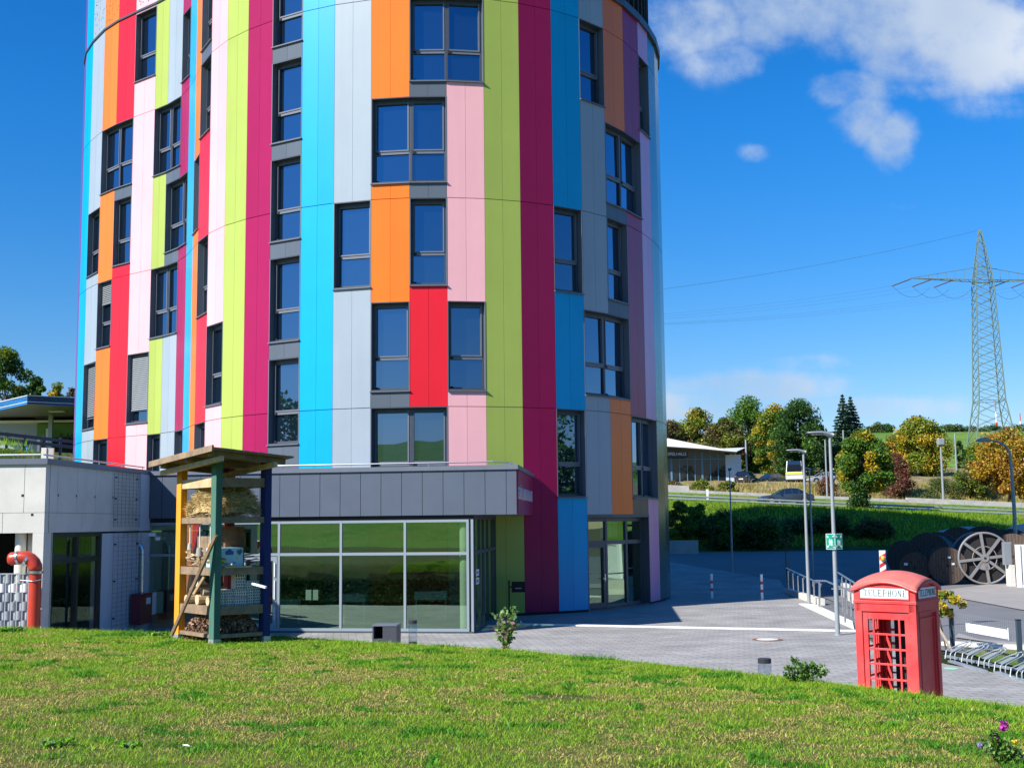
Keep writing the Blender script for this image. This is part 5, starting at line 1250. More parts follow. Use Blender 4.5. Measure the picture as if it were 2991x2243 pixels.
# second handrail (hooped)
def P3(x,y,Y): return aty(x,y,Y)
Ya=44.0;Yb=33.5
e=empty('handrail',tuple(P3(2395,1765,Ya)),'hooped steel handrail between the two lamp posts','handrail','handrails of the steps')
hp=[P3(2375,1712,44.5),P3(2375,1698,44.5),P3(2382,1695,44.3),P3(2412,1696,42.5),P3(2450,1712,38.5),P3(2498,1733,34.5)]
m=MB(); m.tube(hp,.03,stainless,8); m.build('rail',e,auto=True)
for (x,y0,y1,Y) in ((2393,1698,1767,43.3),(2468,1722,1800,36.8)):
    m=MB(); m.tube([P3(x,y0,Y),Vector((P3(x,y1,Y).x,Y,0))],.03,stainless,8); m.build('baluster',e,auto=True)
e=empty('handrail',tuple(P3(2470,1740,40)),'right sloping steel handrail beside the telephone box roof','handrail','handrails of the steps')
m=MB(); m.tube([P3(2448,1672,41.5),P3(2500,1704,37.)],.028,stainless,8); m.tube([P3(2430,1719,42),P3(2482,1719,39),P3(2500,1728,37)],.024,stainless,8); m.build('rail',e,auto=True)
for (x,y0,Y) in ((2459,1684,40.6),(2471,1692,39.6),(2483,1700,38.6),(2494,1706,37.8)):
    m=MB(); q=P3(x,y0,Y); m.tube([q,(q.x,Y,.05)],.024,stainless,8); m.build('baluster',e,auto=True)
m=MB(); a=Vector((*at(2440,1722),0)); b=Vector((*at(2500,1760),0)); wallseg(m,a,b,.25,-.1,.5,lightc); o=m.build('cheek_wall'); tag(o,'taller pale concrete cheek wall left of the telephone box','wall','cheek walls of the steps')
# ---------------------------------------------------------------- bicycle racks
def rack(x,y,label):
    p=atz(x,y,0); e=empty('bicycle_rack',(p.x,p.y,0),label,'bicycle rack','bicycle racks by the fence')
    dx=Vector((.30,-.95,0)).normalized(); nx=Vector((.95,.30,0))
    def Q(l,d,z): return Vector((p.x,p.y,z))+dx*l+nx*d
    for s in (-.06,.06):
        m=MB(); a=[Q(-.05,s,0),Q(-.02,s,.25)]; 
        pts=[Q(0,s,0),Q(0,s,.12),Q(0,s+.03,.17),Q(0,s+.30,.27),Q(0,s+.42,.32),Q(0,s+.46,.37),Q(0,s+.42,.40)]
        m.tube(pts,.014,galv,8); m.build('hoop',e,auto=True)
    m=MB(); m.tube([Q(-.02,.5,.40),Q(-.30,.42,.30),Q(-.34,.1,.18),Q(-.34,.06,0)],.014,galv,8); m.build('stay',e,auto=True)
    m=MB(); m.add([Q(-.08,.10,.17),Q(-.08,.42,.30),Q(-.26,.42,.28),Q(-.26,.10,.17)],[(0,1,2,3)],galv); m.build('wheel_tray',e)
    return e
for k,(x,y,lb) in enumerate(((2783,1928,'bicycle rack hoop farthest left, next to the telephone box'),(2832,1938,'second bicycle rack hoop from the telephone box'),(2882,1950,'third bicycle rack hoop from the telephone box'),(2930,1966,'fourth bicycle rack hoop from the telephone box'),(2978,1985,'bicycle rack hoop at the right edge of the photo'))): rack(x,y,lb)
m=MB(); 
for (a,b) in ((at(2776,1933),at(2877,1963)),(at(2911,1966),at(2998,1994)),(at(2765,1918),at(2990,1962))): m.bar((a[0],a[1],.02),(b[0],b[1],.02),.12,.04,galv)
o=m.build('rack_base_rail'); tag(o,'galvanised ground rails carrying the bicycle racks','rail')
m=MB(); pc=at(2778,1952); m.lathe((pc[0],pc[1],0),[(.14,.003),(.14,.006)],mat('mint_paint',(.25,.75,.45),rough=.6),12); o=m.build('paint_mark'); tag(o,'small mint green paint mark on the paving beside the telephone box','paint mark')
# fence posts with a white panel
fe=empty('mesh_fence',(*at(2790,1892),0),'low wire fence with dark blue grey posts behind the bicycle racks','fence'); fp=mat('post_blue_grey',(.035,.06,.085),rough=.45)
f1=at(2783,1898);f2=at(2981,1940); d_=Vector((f2[0]-f1[0],f2[1]-f1[1],0)); hp1=aty(2772,1779,f1[1]).z; hp2=aty(2968,1811,f2[1]).z
for (q,hz) in ((f1,hp1),(f2,hp2)):
    m=MB(); m.box(q[0]-.045,q[0]+.045,q[1]-.045,q[1]+.045,0,hz,fp); m.box(q[0]-.05,q[0]+.05,q[1]-.05,q[1]+.05,hz,hz+.02,dark); m.build('post',fe)
m=MB(); 
for k in range(1,34):
    q=Vector((f1[0],f1[1],0))+d_*(k/34); m.tube([(q.x,q.y,.05),(q.x,q.y,hp1-.06)],.0016,galv,4)
for k in range(5): z=.08+(hp1-.16)*k/4; m.tube([(f1[0],f1[1],z),(f2[0],f2[1],z)],.002,galv,4)
m.build('wire_mesh',fe)
pn=MB(); pA=aty(2822,1818,f1[1]-.75); pB=aty(2943,1838,f2[1]+.25); Lh=math.atan2(pB.y-pA.y,pB.x-pA.x); Mp=wallmat((pA.x,pA.y),Lh); LL_=math.hypot(pB.x-pA.x,pB.y-pA.y); za=pA.z
Mp=Mp@Matrix.Rotation(math.atan2(pB.z-pA.z,LL_)*1.0,4,'Z')
pn=MB(); zt_=za/1.0
def pv(x,z): return Mp@Vector((x,z,0))
Mp=Matrix.Translation((pA.x,pA.y,pA.z))@Matrix.Rotation(Lh,4,'Z')@Matrix.Rotation(-math.atan2(pB.z-pA.z,LL_),4,'Y')@Matrix(((1,0,0,0),(0,0,-1,0),(0,1,0,0),(0,0,0,1)))
pn.box(.05,LL_-.06,-.205,-.005,-.008,.0,whitep,Mp); pn.box(-.01,.05,-.18,-.03,-.008,.0,whitep,Mp); pn.box(LL_-.06,LL_-.01,-.18,-.03,-.008,.0,whitep,Mp); pn.box(LL_-.01,LL_+.02,-.22,.03,-.010,.002,whitep,Mp); pn.box(-.025,-.01,-.205,.0,-.01,.002,whitep,Mp)
for k in range(24): pn.box(.08+k*(LL_-.2)/24,.084+k*(LL_-.2)/24,-.2,-.01,.0,.003,whitep,Mp)
o=pn.build('ribbed_board'); tag(o,'slim white ribbed panel fixed on the wire fence behind the bicycle racks','panel')
# young tree with stake behind the box
p=at(2780,1905); base=(p[0]-.05,p[1]+.2,0)
e=empty('young_tree',base,'young yellow leaved tree behind the telephone box','tree')
m=MB(); m.tube([base,(base[0]-.1,base[1],.6),(base[0]-.22,base[1],1.25)],[.022,.018,.012],bark,8); m.build('trunk',e,auto=True)
cc_=aty(2762,1765,base[1]); cs=[(cc_.x+random.uniform(-.22,.22),base[1]+random.uniform(-.2,.2),cc_.z+random.uniform(-.28,.28)) for _ in range(14)]+[(cc_.x+.38,base[1],cc_.z)]
V,F,MI=leafcloud(cs,[.11]*15,[42]*15,.085,[random.randint(0,2) for _ in range(15)],asp=.8); npmesh('crown',V,F,[LY,LYG,LYG],MI,e)
m=MB(); m.bar((base[0]-.28,base[1]-.05,.75),(base[0]+.12,base[1]-.05,0),.05,.05,mat('pale_stake',(.55,.46,.36),rough=.8)); m.build('stake',e)
# ---------------------------------------------------------------- cable drums
dw=mat('drum_wood',(.085,.06,.046),rough=.9,var=.3,vs=4,bump=.4,bs=9,stretch=(6,1,1)); dm=mat('drum_steel',(.19,.22,.25),rough=.6,metal=.2,var=.3,vs=4,col2=(.26,.22,.19)); do=mat('orange_cable',(.62,.10,.02),rough=.5); dblk=mat('black_cable',(.02,.02,.022),rough=.5,bump=.5,bs=30,stretch=(1,1,14)); din=mat('drum_inner',(.018,.017,.018),rough=.9)
def drum(x,yb,Y,Dp,hd,wd,label,kind='wood',cab=None,tags=()):
    c=aty(x,yb,Y); r=Dp*Y/FPX/2; z=.032*max(0,Y-50)+r
    e=empty('cable_drum',(c.x,Y,z-r),label,'cable drum','cable drums on the yard')
    a=Vector((math.cos(R(hd)),math.sin(R(hd)),0)); M=Matrix.Translation((c.x,Y,z))@a.to_track_quat('Z','Y').to_matrix().to_4x4()
    n=40
    def cyl(name,r0,z0,z1,mt,rin=None):
        m=MB()
        m.lathe((0,0,0),[(r0,z0),(r0,z1)],mt,n,M=None); m.v=[tuple(M@Vector(v)) for v in m.v]; return m.build(name,e,auto=True)
    if kind=='wood':
        f=cyl('flange',r,0,.07,dw); cyl('flange',r,-wd,-wd+.07,dw); cyl('cable' if cab else 'barrel',r*.86 if cab else r*.55,-wd+.07,0,cab or dw)
        m=MB()
        for k in range(-6,7):
            t=k/6.5; hh=math.sqrt(max(0,1-t*t))*r*.98; m.box(t*r-.008,t*r+.008,-hh,hh,.0705,.074,din,M)
        m.lathe((0,0,0),[(.07,.071),(.07,.078)],din,12); m.v[-24:]=[tuple(M@Vector(v)) for v in m.v[-24:]]
        for q in range(6):
            t=q*pi/3; m.box(r*.45*math.cos(t)-.03,r*.45*math.cos(t)+.03,r*.45*math.sin(t)-.03,r*.45*math.sin(t)+.03,.071,.082,din,M)
        m.build('plank_joint',f)
        for (u,v,s) in tags:
            m=MB(); m.box(u*r-s,u*r+s,v*r-s*.7,v*r+s*.7,.08,.086,whitep,M); m.build('paper_tag',f)
    else:
        m=MB(); k=48; rt=.05
        pts=[M@Vector((r*.97*math.cos(2*pi*q/k),r*.97*math.sin(2*pi*q/k),0)) for q in range(k+1)]; m.tube(pts,rt,dm,8,cap=False)
        pts=[M@Vector((r*.45*math.cos(2*pi*q/k),r*.45*math.sin(2*pi*q/k),0)) for q in range(k+1)]; m.tube(pts,.025,dm,6,cap=False); m.build('rim',e,smooth=True)
        for q in range(8):
            t=2*pi*q/8+.12; m=MB(); m.bar(M@Vector((.12*math.cos(t),.12*math.sin(t),.02)),M@Vector((r*.96*math.cos(t),r*.96*math.sin(t),.02)),.12,.06,dm,up=a); m.build('spoke',e)
        cyl('hub',.17,-.02,.09,dm); cyl('hub_hole',.06,.09,.095,din); cyl('cable',r*.93,-wd+.1,-.12,din); cyl('flange',r,-wd,-wd+.06,dm)
        m=MB(); vs=[M@Vector((.1*math.cos(t),-.1+.1*math.sin(t),.05)) for t in (0,pi)]+[M@Vector((.45*r*math.cos(t),.45*r*math.sin(t),.05)) for t in np.linspace(-pi*.72,-pi*.36,8)]; m.add([vs[1]]+vs[2:]+[vs[0]],[tuple(range(len(vs)))],dm); m.build('gusset',e)
    return e
# x, yb only give the bearing; Dp is the flange size in survey pixels
drum(2876,1622,54.6,150,-97,1.5,'large steel cable drum with eight grey spokes','steel')
drum(2960,1610,57.0,132,-140,1.2,'dark drum behind the spoked steel drum, against the concrete blocks',cab=dblk)
drum(2766,1625,54.9,106,-100,.9,'dark wooden cable drum left of the spoked steel drum',tags=((.1,.45,.06),(.28,.1,.06)))
drum(2672,1640,55.6,88,-118,1.1,'low dark wooden cable drum with a white paper tag',tags=((-.55,.25,.08),(-.15,-.5,.05)))
drum(2800,1612,57.5,72,-90,1.0,'drum filled with bright orange cable between the dark drums',cab=do)
drum(2712,1615,59.0,128,-125,1.9,'big drum wrapped in dark cable at the back left of the group',cab=dblk)
drum(2640,1628,59.5,104,-135,1.3,'drum wrapped in torn dark sheeting at the left end of the group',cab=mat('dark_sheeting',(.04,.045,.06),rough=.35,bump=.8,bs=6))
drum(2800,1590,62.5,126,-110,1.6,'tall dark drum at the back centre of the group',cab=dblk)
drum(2868,1590,63.5,124,-120,1.6,'tall dark drum at the back behind the spoked steel drum',cab=dblk)
drum(2925,1600,61.5,124,-130,1.6,'dark drum at the back right of the group',cab=dblk)
# beams, small sign, beacon
for k,(x0,y0,x1,y1,lb) in enumerate(((2640,1662,2668,1667,'leftmost beam'),(2695,1670,2725,1676,'middle beam'),(2752,1676,2790,1674,'right beam'))):
    a=ats(x0,y0);b=ats(x1,y1); z=.032*max(0,a[1]-50); m=MB(); m.bar((a[0],a[1],z+.06),(b[0],b[1],z+.06),.12,.12,w_new); o=m.build('timber_beam'); tag(o,lb+' of the pale timbers chocking the cable drums','timber','timbers under the cable drums')
p=ats(2747,1693); m=MB(); z=.032*max(0,p[1]-50)
e=empty('small_sign',(p[0],p[1],z),'small square white sign with a blue disc below the dark cable drum','sign'); m.box(p[0]-.1,p[0]+.1,p[1]-.02,p[1],z+.05,z+.32,whitep); m.build('plate',e)
m=MB(); m.add([(p[0]+.055*math.cos(t*pi/6),p[1]-.022,z+.19+.055*math.sin(t*pi/6)) for t in range(12)],[tuple(range(12))],blu); m.build('disc',e)
p=Vector((aty(2578,1640,47.5).x,47.5,0)); e=empty('warning_beacon',(p.x,p.y,0),'red and white striped warning board with a yellow lamp behind the telephone box','warning board')
zt_=aty(2575,1607,47.5).z; m=MB(); m.box(p.x-.12,p.x+.12,p.y-.01,p.y+.01,.25,zt_,whitep); m.box(p.x-.03,p.x+.03,p.y,p.y+.04,0,.25,galv); m.box(p.x-.25,p.x+.25,p.y-.2,p.y+.2,0,.08,rubber); m.build('board',e)
m=MB()
for k in range(5):
    z=.3+k*.3
    if z+.28<zt_: m.add([(p.x-.12,p.y-.013,z),(p.x+.12,p.y-.013,z+.14),(p.x+.12,p.y-.013,z+.28),(p.x-.12,p.y-.013,z+.14)],[(0,1,2,3)],rw)
m.build('stripe',e)
m=MB(); m.lathe((p.x,p.y-.06,zt_-.3),[(.02,-.1),(.085,-.08),(.09,.0),(.07,.08),(.02,.1)],mat('amber_lens',(.80,.38,.02),rough=.3),14); m.build('lamp',e,smooth=True)
# concrete blocks and white gate at the right edge
m=MB(); q=aty(2955,1690,53.5); m.box(q.x-.12,q.x+.13,53.4,53.8,.1,1.05,lightc); o=m.build('concrete_post'); tag(o,'short pale concrete post between the spoked drum and the white gate','post')
e=empty('white_gate',(aty(2975,1690,53).x,53,0),'white framed gate cut by the right edge of the photo','gate')
gx_=aty(2969,1640,53).x; z0_=.1; z1_=aty(2980,1590,53).z
m=MB(); m.box(gx_,gx_+.18,52.95,53.1,z0_,z1_,whitep); m.box(gx_+.18,gx_+4,52.97,53.08,z1_-.08,z1_,whitep); m.box(gx_+.18,gx_+4,52.97,53.08,z0_,z0_+.1,whitep); m.box(gx_+.26,gx_+.34,52.97,53.08,z0_+.1,z1_-.08,whitep); m.build('frame',e)
m=MB()
for k in range(30): m.box(gx_+.4+k*.12,gx_+.42+k*.12,53.0,53.03,z0_+.1,z1_-.08,whitep)
m.build('bar',e)
m=MB(); m.box(gx_-.36,gx_-.02,53.4,53.6,1.05,z1_+.1,galv); m.box(gx_-.34,gx_-.05,53.38,53.4,1.1,z1_+.05,mat('mesh_dark',(.2,.22,.24))); o=m.build('gate_post'); tag(o,'grey mesh post left of the white gate','post')
for k,(x,y,w,h_,Y,lb) in enumerate(((2975,1522,.9,.9,66,'large pale rock at the right edge behind the drums'),(2990,1560,1.2,.8,63,'pale rock behind the white gate'))):
    pass
rock=mat('pale_rock',(.46,.42,.38),rough=.9,var=.15,vs=2,bump=.5,bs=6)
def blob(name,label,c,r,mt,cat,seed=0):
    bm=bmesh.new(); bmesh.ops.create_icosphere(bm,subdivisions=4,radius=1); g=random.Random(seed); dirs=[(Vector((g.gauss(0,1),g.gauss(0,1),g.gauss(0,1))).normalized(),g.uniform(.7,1)) for _ in range(14)]
    for v in bm.verts:
        for d_,h_ in dirs:
            q=v.co.dot(d_)
            if q>h_: v.co-=d_*(q-h_)
        v.co=Vector((v.co.x*r[0],v.co.y*r[1],v.co.z*r[2]))+Vector(c)
    me=bpy.data.meshes.new(name); bm.to_mesh(me); bm.free(); me.materials.append(mt); o=bpy.data.objects.new(name,me); C.objects.link(o); tag(o,label,cat); return o
blob('rock','large pale rock heap at the right edge behind the cable drums',(27.8,66,.9),(2.2,1.6,1.9),rock,'rock',3)
blob('boulder','beige boulder showing above the drums at the back',(27.3,74,.9),(2.6,1.2,1.9),rock,'rock',5)
# small wall and young staked tree in the shade
a=ats(1945,1613); m=MB(); z=.032*(80-50); m.box(aty(1930,1600,80).x,aty(2040,1600,80).x,80,80.4,z-.2,aty(2000,1578,80).z,conc2)
xx=aty(1930,1600,80).x
while xx<aty(2040,1600,80).x: m.box(xx,xx+.08,79.97,80,z,aty(2000,1580,80).z,conc2); xx+=.9
o=m.build('retaining_wall'); tag(o,'short shaded concrete wall at the foot of the bank beside the tower','wall')
p=aty(2300,1690,56); zz=.19; e=empty('young_tree',(p.x,56,zz),'thin young tree tied to a stake in the shade before the bank','tree')
m=MB(); m.tube([(p.x,56,zz),(p.x-.08,56,zz+1.9)],[.03,.015],bark,6); m.bar((p.x+.12,56,zz),(p.x+.1,56,zz+1.1),.06,.06,w_raw); m.build('trunk',e)
V,F,MI=leafcloud([(p.x-.05+random.uniform(-.4,.4),56,zz+1.8+random.uniform(-.2,.3)) for _ in range(8)],[.2]*8,[16]*8,.12,[0]*8); npmesh('crown',V,F,[LD],MI,e)
# ================================================================== road furniture
def guard(name,label,xs,Yb,zf,beam=2,sp=4.0,mt=None):
    mt=mt or galv; e=empty(name,(xs[0],Yb,float(zf(xs[0]))),label,'guard rail')
    m=MB(); x=xs[0]
    while x<xs[1]-.1:
        x2=min(x+sp,xs[1]); 
        for q in range(beam):
            for dz in ((.42,.16),(.68,.16))[q:q+1]:
                m.add([(x,Yb-.05,zf(x)+dz[0]),(x2,Yb-.05,zf(x2)+dz[0]),(x2,Yb-.10,zf(x2)+dz[0]+dz[1]/2),(x,Yb-.10,zf(x)+dz[0]+dz[1]/2),(x2,Yb-.05,zf(x2)+dz[0]+dz[1]),(x,Yb-.05,zf(x)+dz[0]+dz[1])],[(0,1,2,3),(3,2,4,5)],mt)
        x=x2
    m.build('rail',e); x=xs[0]
    while x<xs[1]:
        m=MB(); m.box(x-.07,x+.07,Yb-.04,Yb+.08,zf(x)-.4,zf(x)+.86,mt); m.build('post',e); x+=sp
    return e
guard('guard_rail','double steel guard rail running along the road above the bank',(10,62),103.6,lambda x:float(zroad(x))-.42,2,4.2)
wm_=MB(); x=6.
steps=[(6,22.2,1.55),(22.2,37.2,1.30),(37.2,44,1.6),(44,80,1.45)]
e=empty('retaining_wall',(30,118,4),'long pale concrete retaining wall along the far side of the road','wall')
for a,b,h_ in ((6,17,1.75),(17,38,1.35),(38,82,1.55)):
    x=a
    while x<b-.1:
        x2=min(x+5.5,b); m=MB(); za=float(zroad(x))-.3; zb=float(zroad(x2))-.3
        m.add([(x+.01,117.8,za),(x2-.01,117.8,zb),(x2-.01,118.3,zb),(x+.01,118.3,za),(x+.01,117.8,za+h_+.3),(x2-.01,117.8,zb+h_+.3),(x2-.01,118.3,zb+h_+.3),(x+.01,118.3,za+h_+.3)],[(3,2,1,0),(4,5,6,7),(0,1,5,4),(1,2,6,5),(2,3,7,6),(3,0,4,7)],conc2); m.build('wall_panel',e); x=x2
# reflector post
p=aty(2066,1450,104.6); m=MB(); m.box(p.x-.08,p.x+.08,104.4,104.55,p.z-1,aty(2066,1429,104.6).z,whitep); o=m.build('marker_post'); tag(o,'white road marker post standing at the guard rail','post')
# slim poles and lamps behind
def pole(x,y0,y1,Y,r,label,head=None,cat='lamp',name='street_lamp'):
    a=aty(x+(y1-y0)*.02,y1,Y); b=aty(x,y0,Y); zb=float(hgt(a.x,Y)); 
    e=empty(name,(a.x,Y,zb),label,cat); m=MB(); m.tube([(a.x,Y,zb-.1),(a.x,Y,b.z)],[r,r*.7],steelp,8); m.build('post',e,auto=True)
    if head=='box': m=MB(); m.box(a.x-.3,a.x+.3,Y-.3,Y+.3,b.z-.05,b.z+.55,steelp); m.build('lamp_head',e,bevel=.05)
    if head=='arm':
        m=MB(); m.tube([(a.x,Y,b.z),(a.x-.15,Y,b.z+.5),(a.x-.8,Y,b.z+.75),(a.x-2.2,Y,b.z+.8)],[r*.7,r*.6,r*.5,r*.8],steelp,8); m.build('lamp_arm',e,auto=True)
    return e
pole(2413,1284,1448,118.9,.10,'thin pale pole behind the nearest lamp post',None,'pole','utility_pole')
pole(2464,1256,1330,160,.14,'pale bare pole in front of the spruces',None,'pole','utility_pole')
pole(2752,1298,1446,119.2,.13,'road lamp with a small square head in front of the big yellow tree','box')
pole(2793,1266,1402,140,.12,'pale pole left of the dark cypress',None,'pole','utility_pole')
pole(2179,1284,1372,150,.14,'pale pole behind the right tip of the white roof',None,'pole','utility_pole')
# big curved lamp on the right
Y=60.; a=aty(2967,1600,Y); zb=.32; e=empty('street_lamp',(a.x,Y,zb),'tall grey green lamp post with long curved arm above the cable drums','lamp')
cg=mat('pole_green_grey',(.26,.32,.29),rough=.5,metal=.1); q=lambda x,y:aty(x,y,Y)
m=MB(); m.tube([(a.x,Y,zb),q(2962,1480),q(2955,1380),q(2950,1325),q(2938,1303),q(2915,1290),q(2885,1284)],[.10,.09,.075,.065,.06,.055,.05],cg,10); m.build('post',e,auto=True)
m=MB(); c=q(2872,1284); m.tube([q(2890,1284),q(2880,1284),q(2865,1285),q(2850,1288)],[.05,.12,.11,.03],cg,10); m.build('lamp_head',e,smooth=True)
# ================================================================== cars
lamp_r=mat('tail_lamp_red',(.45,.01,.01),rough=.25); lamp_w=mat('head_lamp',(.75,.77,.8),rough=.15)
def car(name,label,cat,paint,L=4.4,W=1.75,H=1.45,kind='hatch'):
    e=empty(name,(0,0,0),label,cat)
    if kind=='sedan': st=[(0,.42,.62,.62),(.05,.30,.72,.82),(.3,.22,.78,.86),(1.05,.2,.88,.875),(1.35,.2,.93,.875),(2.6,.2,.95,.875),(3.7,.2,.97,.87),(4.3,.22,.96,.85),(4.55,.28,.88,.80),(4.65,.4,.7,.66)]; gh=[(1.25,.93,0),(2.05,1.38,.14),(2.7,1.45,.16),(3.3,1.40,.16),(4.05,.99,.04)]
    elif kind=='van': st=[(0,.5,.8,.8),(.05,.35,1.0,.95),(.6,.3,1.15,.99),(1.1,.3,1.25,1.0),(3.5,.3,1.25,1.0),(5.0,.3,1.25,1.0),(5.15,.35,1.22,.99)]; gh=[(.75,1.18,.0),(1.5,2.1,.08),(2.0,2.42,.12),(4.8,2.45,.12),(5.12,1.25,.01)]
    else: st=[(0,.42,.62,.62),(.05,.30,.72,.80),(.3,.22,.80,.84),(1.0,.2,.92,.86),(1.25,.2,.96,.86),(2.5,.2,.98,.86),(3.6,.2,1.0,.86),(4.05,.24,.98,.84),(4.15,.4,.85,.78)]; gh=[(1.1,.95,0),(1.85,1.42,.14),(2.4,1.5,.16),(3.4,1.46,.16),(4.0,1.0,.03)]
    L0=st[-1][0]; sx=L/L0; sz=H/gh[2][1] if kind!='van' else H/gh[3][1]; sy=(W/2)/max(s[3] for s in st)
    m=MB(); vs=[];n=9
    for x,z0,z1,w in st:
        x=(x-L0/2)*sx; prof=[(w*.9,z0),(w*.99,z0+.1),(w,(z0+z1)/2),(w*.97,z1-.07),(w*.88,z1)]
        ring=[(x,p[0]*sy,p[1]*sz) for p in prof]+[(x,0,(z1+.015)*sz)]+[(x,-p[0]*sy,p[1]*sz) for p in prof[::-1]]; vs+=ring
    n=11; fs=[(i*n+k,i*n+k+1,(i+1)*n+k+1,(i+1)*n+k) for i in range(len(st)-1) for k in range(n-1)]
    fs+=[tuple(range(n)),tuple(range((len(st)-1)*n,len(st)*n))[::-1]]; fs+=[(i*n+n-1,i*n,(i+1)*n,(i+1)*n+n-1) for i in range(len(st)-1)]
    m.add(vs,fs,paint); m.build('body',e,auto=True)
    wb=max(s[3] for s in st)*.9
    m=MB();g=MB(); N=len(gh); R_=[]
    for x,z,ins in gh: xx=(x-L0/2)*sx; R_.append(((xx,(wb-ins)*sy,z*sz),(xx,-(wb-ins)*sy,z*sz)))
    zb_=lambda x: np.interp(x,[(s[0]-L0/2)*sx for s in st],[s[2]*sz for s in st])-.02
    for i in range(N-1):
        a,b=R_[i],R_[i+1]; mt_roof=paint if 0<i<N-2 else None
        (m if (0<i<N-2) else g).add([a[0],b[0],b[1],a[1]],[(0,1,2,3)],paint if (0<i<N-2) else glass_c)
        for s in (0,1):
            sg_=1 if s==0 else -1; la=(a[s][0],sg_*wb*sy,float(zb_(a[s][0]))); lb_=(b[s][0],sg_*wb*sy,float(zb_(b[s][0])))
            g.add([la,lb_,b[s],a[s]],[(0,1,2,3)],glass_c if not (kind=='van' and i>=2) else paint)
    m.build('roof',e); g.build('window',e)
    # pillars
    m=MB()
    for i in range(N):
        for s in (0,1):
            sg_=1 if s==0 else -1
            if 0<i<N-1 and not kind=='van': x,z=R_[i][s][0],R_[i][s][2]; m.bar((x,sg_*(wb+.003)*sy,float(zb_(x))),(x,R_[i][s][1]+sg_*.005,z),.06,.02,paint,up=(0,1,0))
    for i in range(N-1):
        for s in (0,1): m.bar(R_[i][s],R_[i+1][s],.05,.05,paint)
    m.build('pillar',e)
    wr=.33*(1.1 if kind=='van' else 1)
    for wx in ((.85-L0/2)*sx,(L0-.9-L0/2)*sx):
        for s in (-1,1):
            M=Matrix.Translation((wx,s*W/2*.90,wr))@Matrix.Rotation(pi/2,4,'X'); t=MB(); t.lathe((0,0,0),[(wr*.6,-.11),(wr,-.09),(wr,.09),(wr*.6,.11)],rubber,20,M=M); w_=t.build('wheel',e,auto=True)
            t=MB(); t.lathe((0,0,0),[(wr*.62,-.115),(wr*.55,-.10),(wr*.55,.10),(wr*.62,.115)],galv,16,M=M)
            t.build('rim',w_)
            t=MB(); t.lathe((0,0,0),[(wr*1.16,-.05),(wr*1.16,.08)],dark,18,M=Matrix.Translation((wx,s*(W/2*.93),wr*1.02))@Matrix.Rotation(pi/2,4,'X')); t.build('wheel_arch',e)
    for s in (-1,1):
        xf=-L/2+.10; m=MB(); m.box(xf-.06,xf+.12,s*W*.30-.17,s*W*.30+.17,st[1][2]*sz-.17,st[1][2]*sz-.03,lamp_w); m.build('headlight',e,bevel=.03)
        xr=L/2-.14; zz=st[-2][2]*sz; m=MB(); m.box(xr-.05,xr+.12 if kind!='van' else xr+.16,s*W*.38-.12,s*W*.38+.12,zz-.28,zz-.06,lamp_r); m.build('tail_light',e,bevel=.02)
    m=MB(); m.box(L/2-.03,L/2+.02,-.26,.26,.52,.63,whitep); m.box(-L/2-.02,-L/2+.03,-.26,.26,.42,.53,whitep); m.build('number_plate',e)
    m=MB(); m.box(L/2-.1,L/2+.03,-W*.45,W*.45,.28,.42,rubber); m.box(-L/2-.03,-L/2+.1,-W*.42,W*.42,.25,.38,rubber); m.build('bumper',e,bevel=.03)
    for s in (-1,1): m=MB(); m.box((gh[0][0]+.35-L0/2)*sx-.06,(gh[0][0]+.35-L0/2)*sx+.06,s*(W/2+.02),s*(W/2+.17),.95*sz,1.08*sz,paint); m.build('wing_mirror',e)
    return e
def cp(name,c,**k): return mat(name,c,rough=.22,metal=.35,coat=1,**k)
def place(e,x,y,Y,rz,z=None):
    p=aty(x,y,Y); e.location=(p.x,Y,(float(hgt(p.x,Y)) if z is None else z)); e.rotation_euler.z=R(rz)
# nose points to local -x
c=car('parked_car','black hatchback parked on the slope right of the hall','car',cp('car_black',(.012,.011,.014)),4.2,1.75,1.5); place(c,2180,1405,146,242,7.35)
c=car('parked_car','dark green car parked between the black hatchback and the white van','car',cp('car_dark_green',(.02,.035,.035)),4.5,1.75,1.36,'sedan'); place(c,2252,1405,148,30,7.3)
vw=car('white_van','white high roofed van with a yellow band parked beside the dark green car','van',cp('van_white',(.78,.78,.76)),5.2,2.05,2.6,'van'); place(vw,2325,1405,148,253,7.45)
m=MB(); yb=mat('yellow_band',(.72,.75,.06),rough=.4); M=wm(vw); m.box(2.60,2.69,-.96,.96,1.02,1.28,yb,M); m.box(2.60,2.685,-.8,.8,1.42,2.15,glass_c,M); m.box(-1.5,2.5,-1.035,-1.03,1.0,1.25,yb,M); m.box(-1.5,2.5,1.03,1.035,1.0,1.25,yb,M); m.box(2.60,2.635,-.75,.75,.5,.62,whitep,M)
o=m.build('rear_panel',vw)
c=car('sedan','dark blue grey sedan driving along the road behind the guard rail','car',cp('car_blue_grey',(.05,.07,.095)),4.75,1.85,1.42,'sedan'); place(c,2295,1450,108.8,2,float(zroad(22))+.02)
c=car('parked_car','dark car standing inside the garage annex behind the glazed door','car',cp('car_charcoal',(.03,.03,.035)),4.3,1.75,1.45); c.location=(-13.6,33.2,.02); c.rotation_euler.z=R(100)
c=car('parked_car','pale car half hidden by brown shrubs beside the two spruces','car',cp('car_silver',(.5,.5,.5)),4.3,1.75,1.4); place(c,2405,1400,146,10,7.3)
